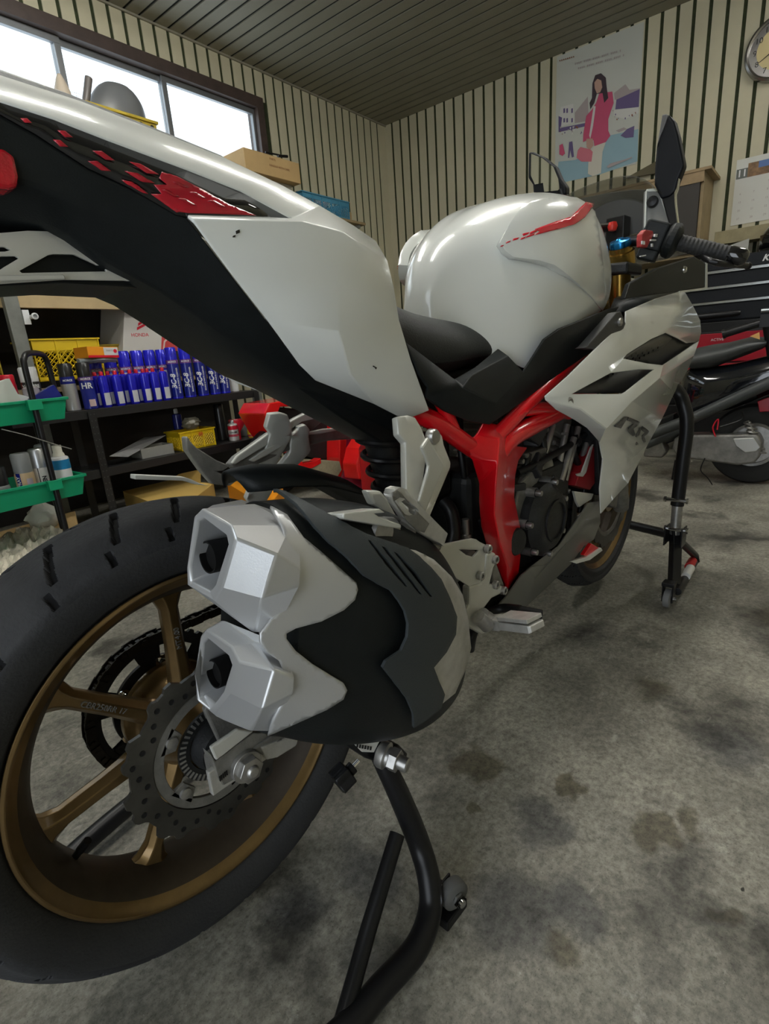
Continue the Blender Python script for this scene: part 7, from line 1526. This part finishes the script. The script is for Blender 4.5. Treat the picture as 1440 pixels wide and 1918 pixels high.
# ================================================================= black scooter at the right
t = thing('scooter', 'glossy black scooter parked in front of the tool chest', 'scooter', Rm(-1.5, -3.4, 0)); UB = -1.52
GB = mat('scooter_black', (.006, .007, .010), .10, coat=1.)
pq = lambda L, u=UB: pu(L, u)
def slab(L, du, w, nm, mt, bev=.006, u=UB): m = MB(); m.prism(pq(L, u+du), DU*w); return m.build(nm, mt, t, smooth=0, bevel=bev, bseg=3)
m = MB(); rr = []
for (x, y0, y1) in ((1284, 668, 690), (1300, 652, 695), (1330, 646, 692), (1360, 642, 680), (1400, 632, 665), (1425, 632, 655), (1436, 636, 648)):
    a = Pu(x, y0, UB); b_ = Pu(x, y1, UB); c = (a+b_)/2; h = (a.z-b_.z)/2; rr.append([c+DU*(.13*cos(2*pi*k/20)+.10)+V((0, 0, h*sin(2*pi*k/20))) for k in range(20)])
m.loft(rr); m.build('seat', mat('seat_grey', (.06, .065, .065), .35), t, smooth=60)
m = MB(); rr = []
for (x, y0, y1, w_) in ((1268, 700, 800, .05), (1285, 690, 800, .10), (1320, 690, 785, .13), (1370, 682, 770, .14), (1440, 665, 745, .14), (1520, 640, 720, .12)):
    a = Pu(x, y0, UB); b_ = Pu(x, y1, UB); c = (a+b_)/2; h = (a.z-b_.z)/2; rr.append([c+DU*(w_*(abs(cos(2*pi*k/28))**.7)*(1 if cos(2*pi*k/28) > 0 else -1)+.10)+V((0, 0, h*(abs(sin(2*pi*k/28))**.8)*(1 if sin(2*pi*k/28) > 0 else -1))) for k in range(28)])
m.loft(rr); m.build('body_cowl', GB, t, smooth=60)
m = MB(); m.tube(pq([(1215, 815), (1300, 782), (1380, 745), (1500, 690)], UB-.06), .030, 14); m.build('side_tube', mat('tube_grey', (.045, .05, .05), .45), t)
m = MB(); m.tube(pq([(1210, 835), (1290, 800)], UB+.02), .028, 12); m.build('lower_tube', mat('tube_grey', (.045, .05, .05), .45), t)
AL2 = mat('engine_alloy', (.30, .29, .27), .42, .55, noise=.45, nscale=14, bump=.4, bscale=120)
slab([(1262, 822), (1275, 815), (1420, 814), (1428, 830), (1424, 855), (1412, 868), (1380, 872), (1310, 862), (1270, 858), (1258, 842)], -.05, .12, 'engine_case', AL2, .012)
slab([(1372, 822), (1412, 820), (1424, 838), (1416, 846), (1395, 848), (1378, 836)], -.062, .02, 'case_cover', mat('alloy_bright', (.55, .55, .53), .3, .7), .004)
slab([(1205, 826), (1240, 826), (1248, 845), (1240, 858), (1205, 856)], .0, .10, 'cylinder_head', ALUD, .01)
m = MB(); wc = Rm(UB+.06, uvz(Pu(1408, 852, UB+.06))[1], .213); m.lathe([(.110, -.03), (.125, -.04), (.165, -.048), (.200, -.035), (.212, -.01), (.212, .01), (.200, .035), (.165, .048), (.125, .04), (.110, .03)], wc, DU, 56, closed=True); m.build('rear_tyre', mat('scooter_tyre', (.018, .018, .018), .75), t)
m = MB(); m.lathe([(.100, -.034), (.113, -.038), (.118, -.030), (.100, -.02)], wc, DU, 56, closed=True); m.lathe([(.0001, -.01), (.10, -.01), (.10, .01), (.0001, .01)], wc, DU, 40); m.build('rear_rim', STEEL, t)
m = MB(); pth = []; sa, sb = Pu(1402, 790, UB-.02), Pu(1425, 850, UB-.02)
for i in range(90): a = i/90*2*pi*8; q = lerp(sa, sb, i/90); pth.append(q+DU*(.022*cos(a))+DV*(.022*sin(a)))
m.tube(pth, .005, 6); m.tube([sa, sb], .010, 8); m.build('shock', STEEL, t)
m = MB(); m.tube(smoothpath(pq([(1340, 818), (1335, 800), (1345, 785), (1343, 805)], UB-.06), 5), .004, 6); m.build('red_cable', REDC, t)
m = MB(); m.tube(smoothpath(pq([(1348, 800), (1380, 790), (1392, 782), (1390, 770)], UB-.05), 5), .005, 6); m.tube(smoothpath(pq([(1320, 858), (1312, 880), (1325, 895), (1335, 910)], UB-.06), 5), .003, 6); m.build('cable', BLKM, t)
m = MB(); m.tube(pq([(1268, 862), (1262, 895), (1258, 915)], UB), .014, 10); m.tube([Pu(1248, 918, UB), Pu(1272, 918, UB)], .010, 8); m.build('centre_stand', BLKM, t)
slab([(1418, 752), (1450, 740), (1450, 770), (1422, 772)], -.03, .06, 'rear_lamp', mat('lamp_red', (.30, .0, .01), .2), .003)
slab([(1200, 800), (1262, 775), (1265, 825), (1205, 850)], .06, .10, 'frame_block', BLKM, .008)
m = MB(); fwc = Rm(UB+.06, uvz(Pu(1095, 880, UB+.06))[1], .213); m.lathe([(.110, -.03), (.165, -.048), (.212, -.01), (.212, .01), (.165, .048), (.110, .03)], fwc, DU, 48, closed=True); m.build('front_tyre', mat('scooter_tyre', (.018, .018, .018), .75), t)
m = MB(); h0 = Pu(1358, 625, UB-.02); h1 = Pu(1440, 600, UB-.02); m.tube([h0, lerp(h0, h1, .9)], [.020, .018], 14); m.tube([h0-(h1-h0)*.06, h0], .024, 14); m.build('handle_grip', BLKM, t)
m = MB(); m.tube([lerp(h0, h1, .9), h1+DV*-.10], .012, 10); m.box(h1, (.06, .07, .06), RU); m.build('handlebar', BLKM, t, smooth=40)
m = MB(); m.tube([h1+V((0, 0, 0)), Rm(UB+.06, uvz(h1)[1]-.05, .60)], .03, 12); m.build('steering_column', BLKM, t)
for a_ in ([(1268, 735), (1285, 725), (1292, 720)],):
    pass
# printed gift tag / coloured sticker on the grip side
slab([(1404, 630), (1422, 622), (1423, 636)], -.03, .004, 'sticker', mat('sticker_orange', (.70, .40, .12), .5), 0)
vs_ = scn.view_settings; vs_.view_transform = 'Standard'; vs_.look = 'None'; vs_.gamma = 1; vs_.use_curve_mapping = False; vs_.exposure = 0.6
scn.cycles.max_bounces = 8
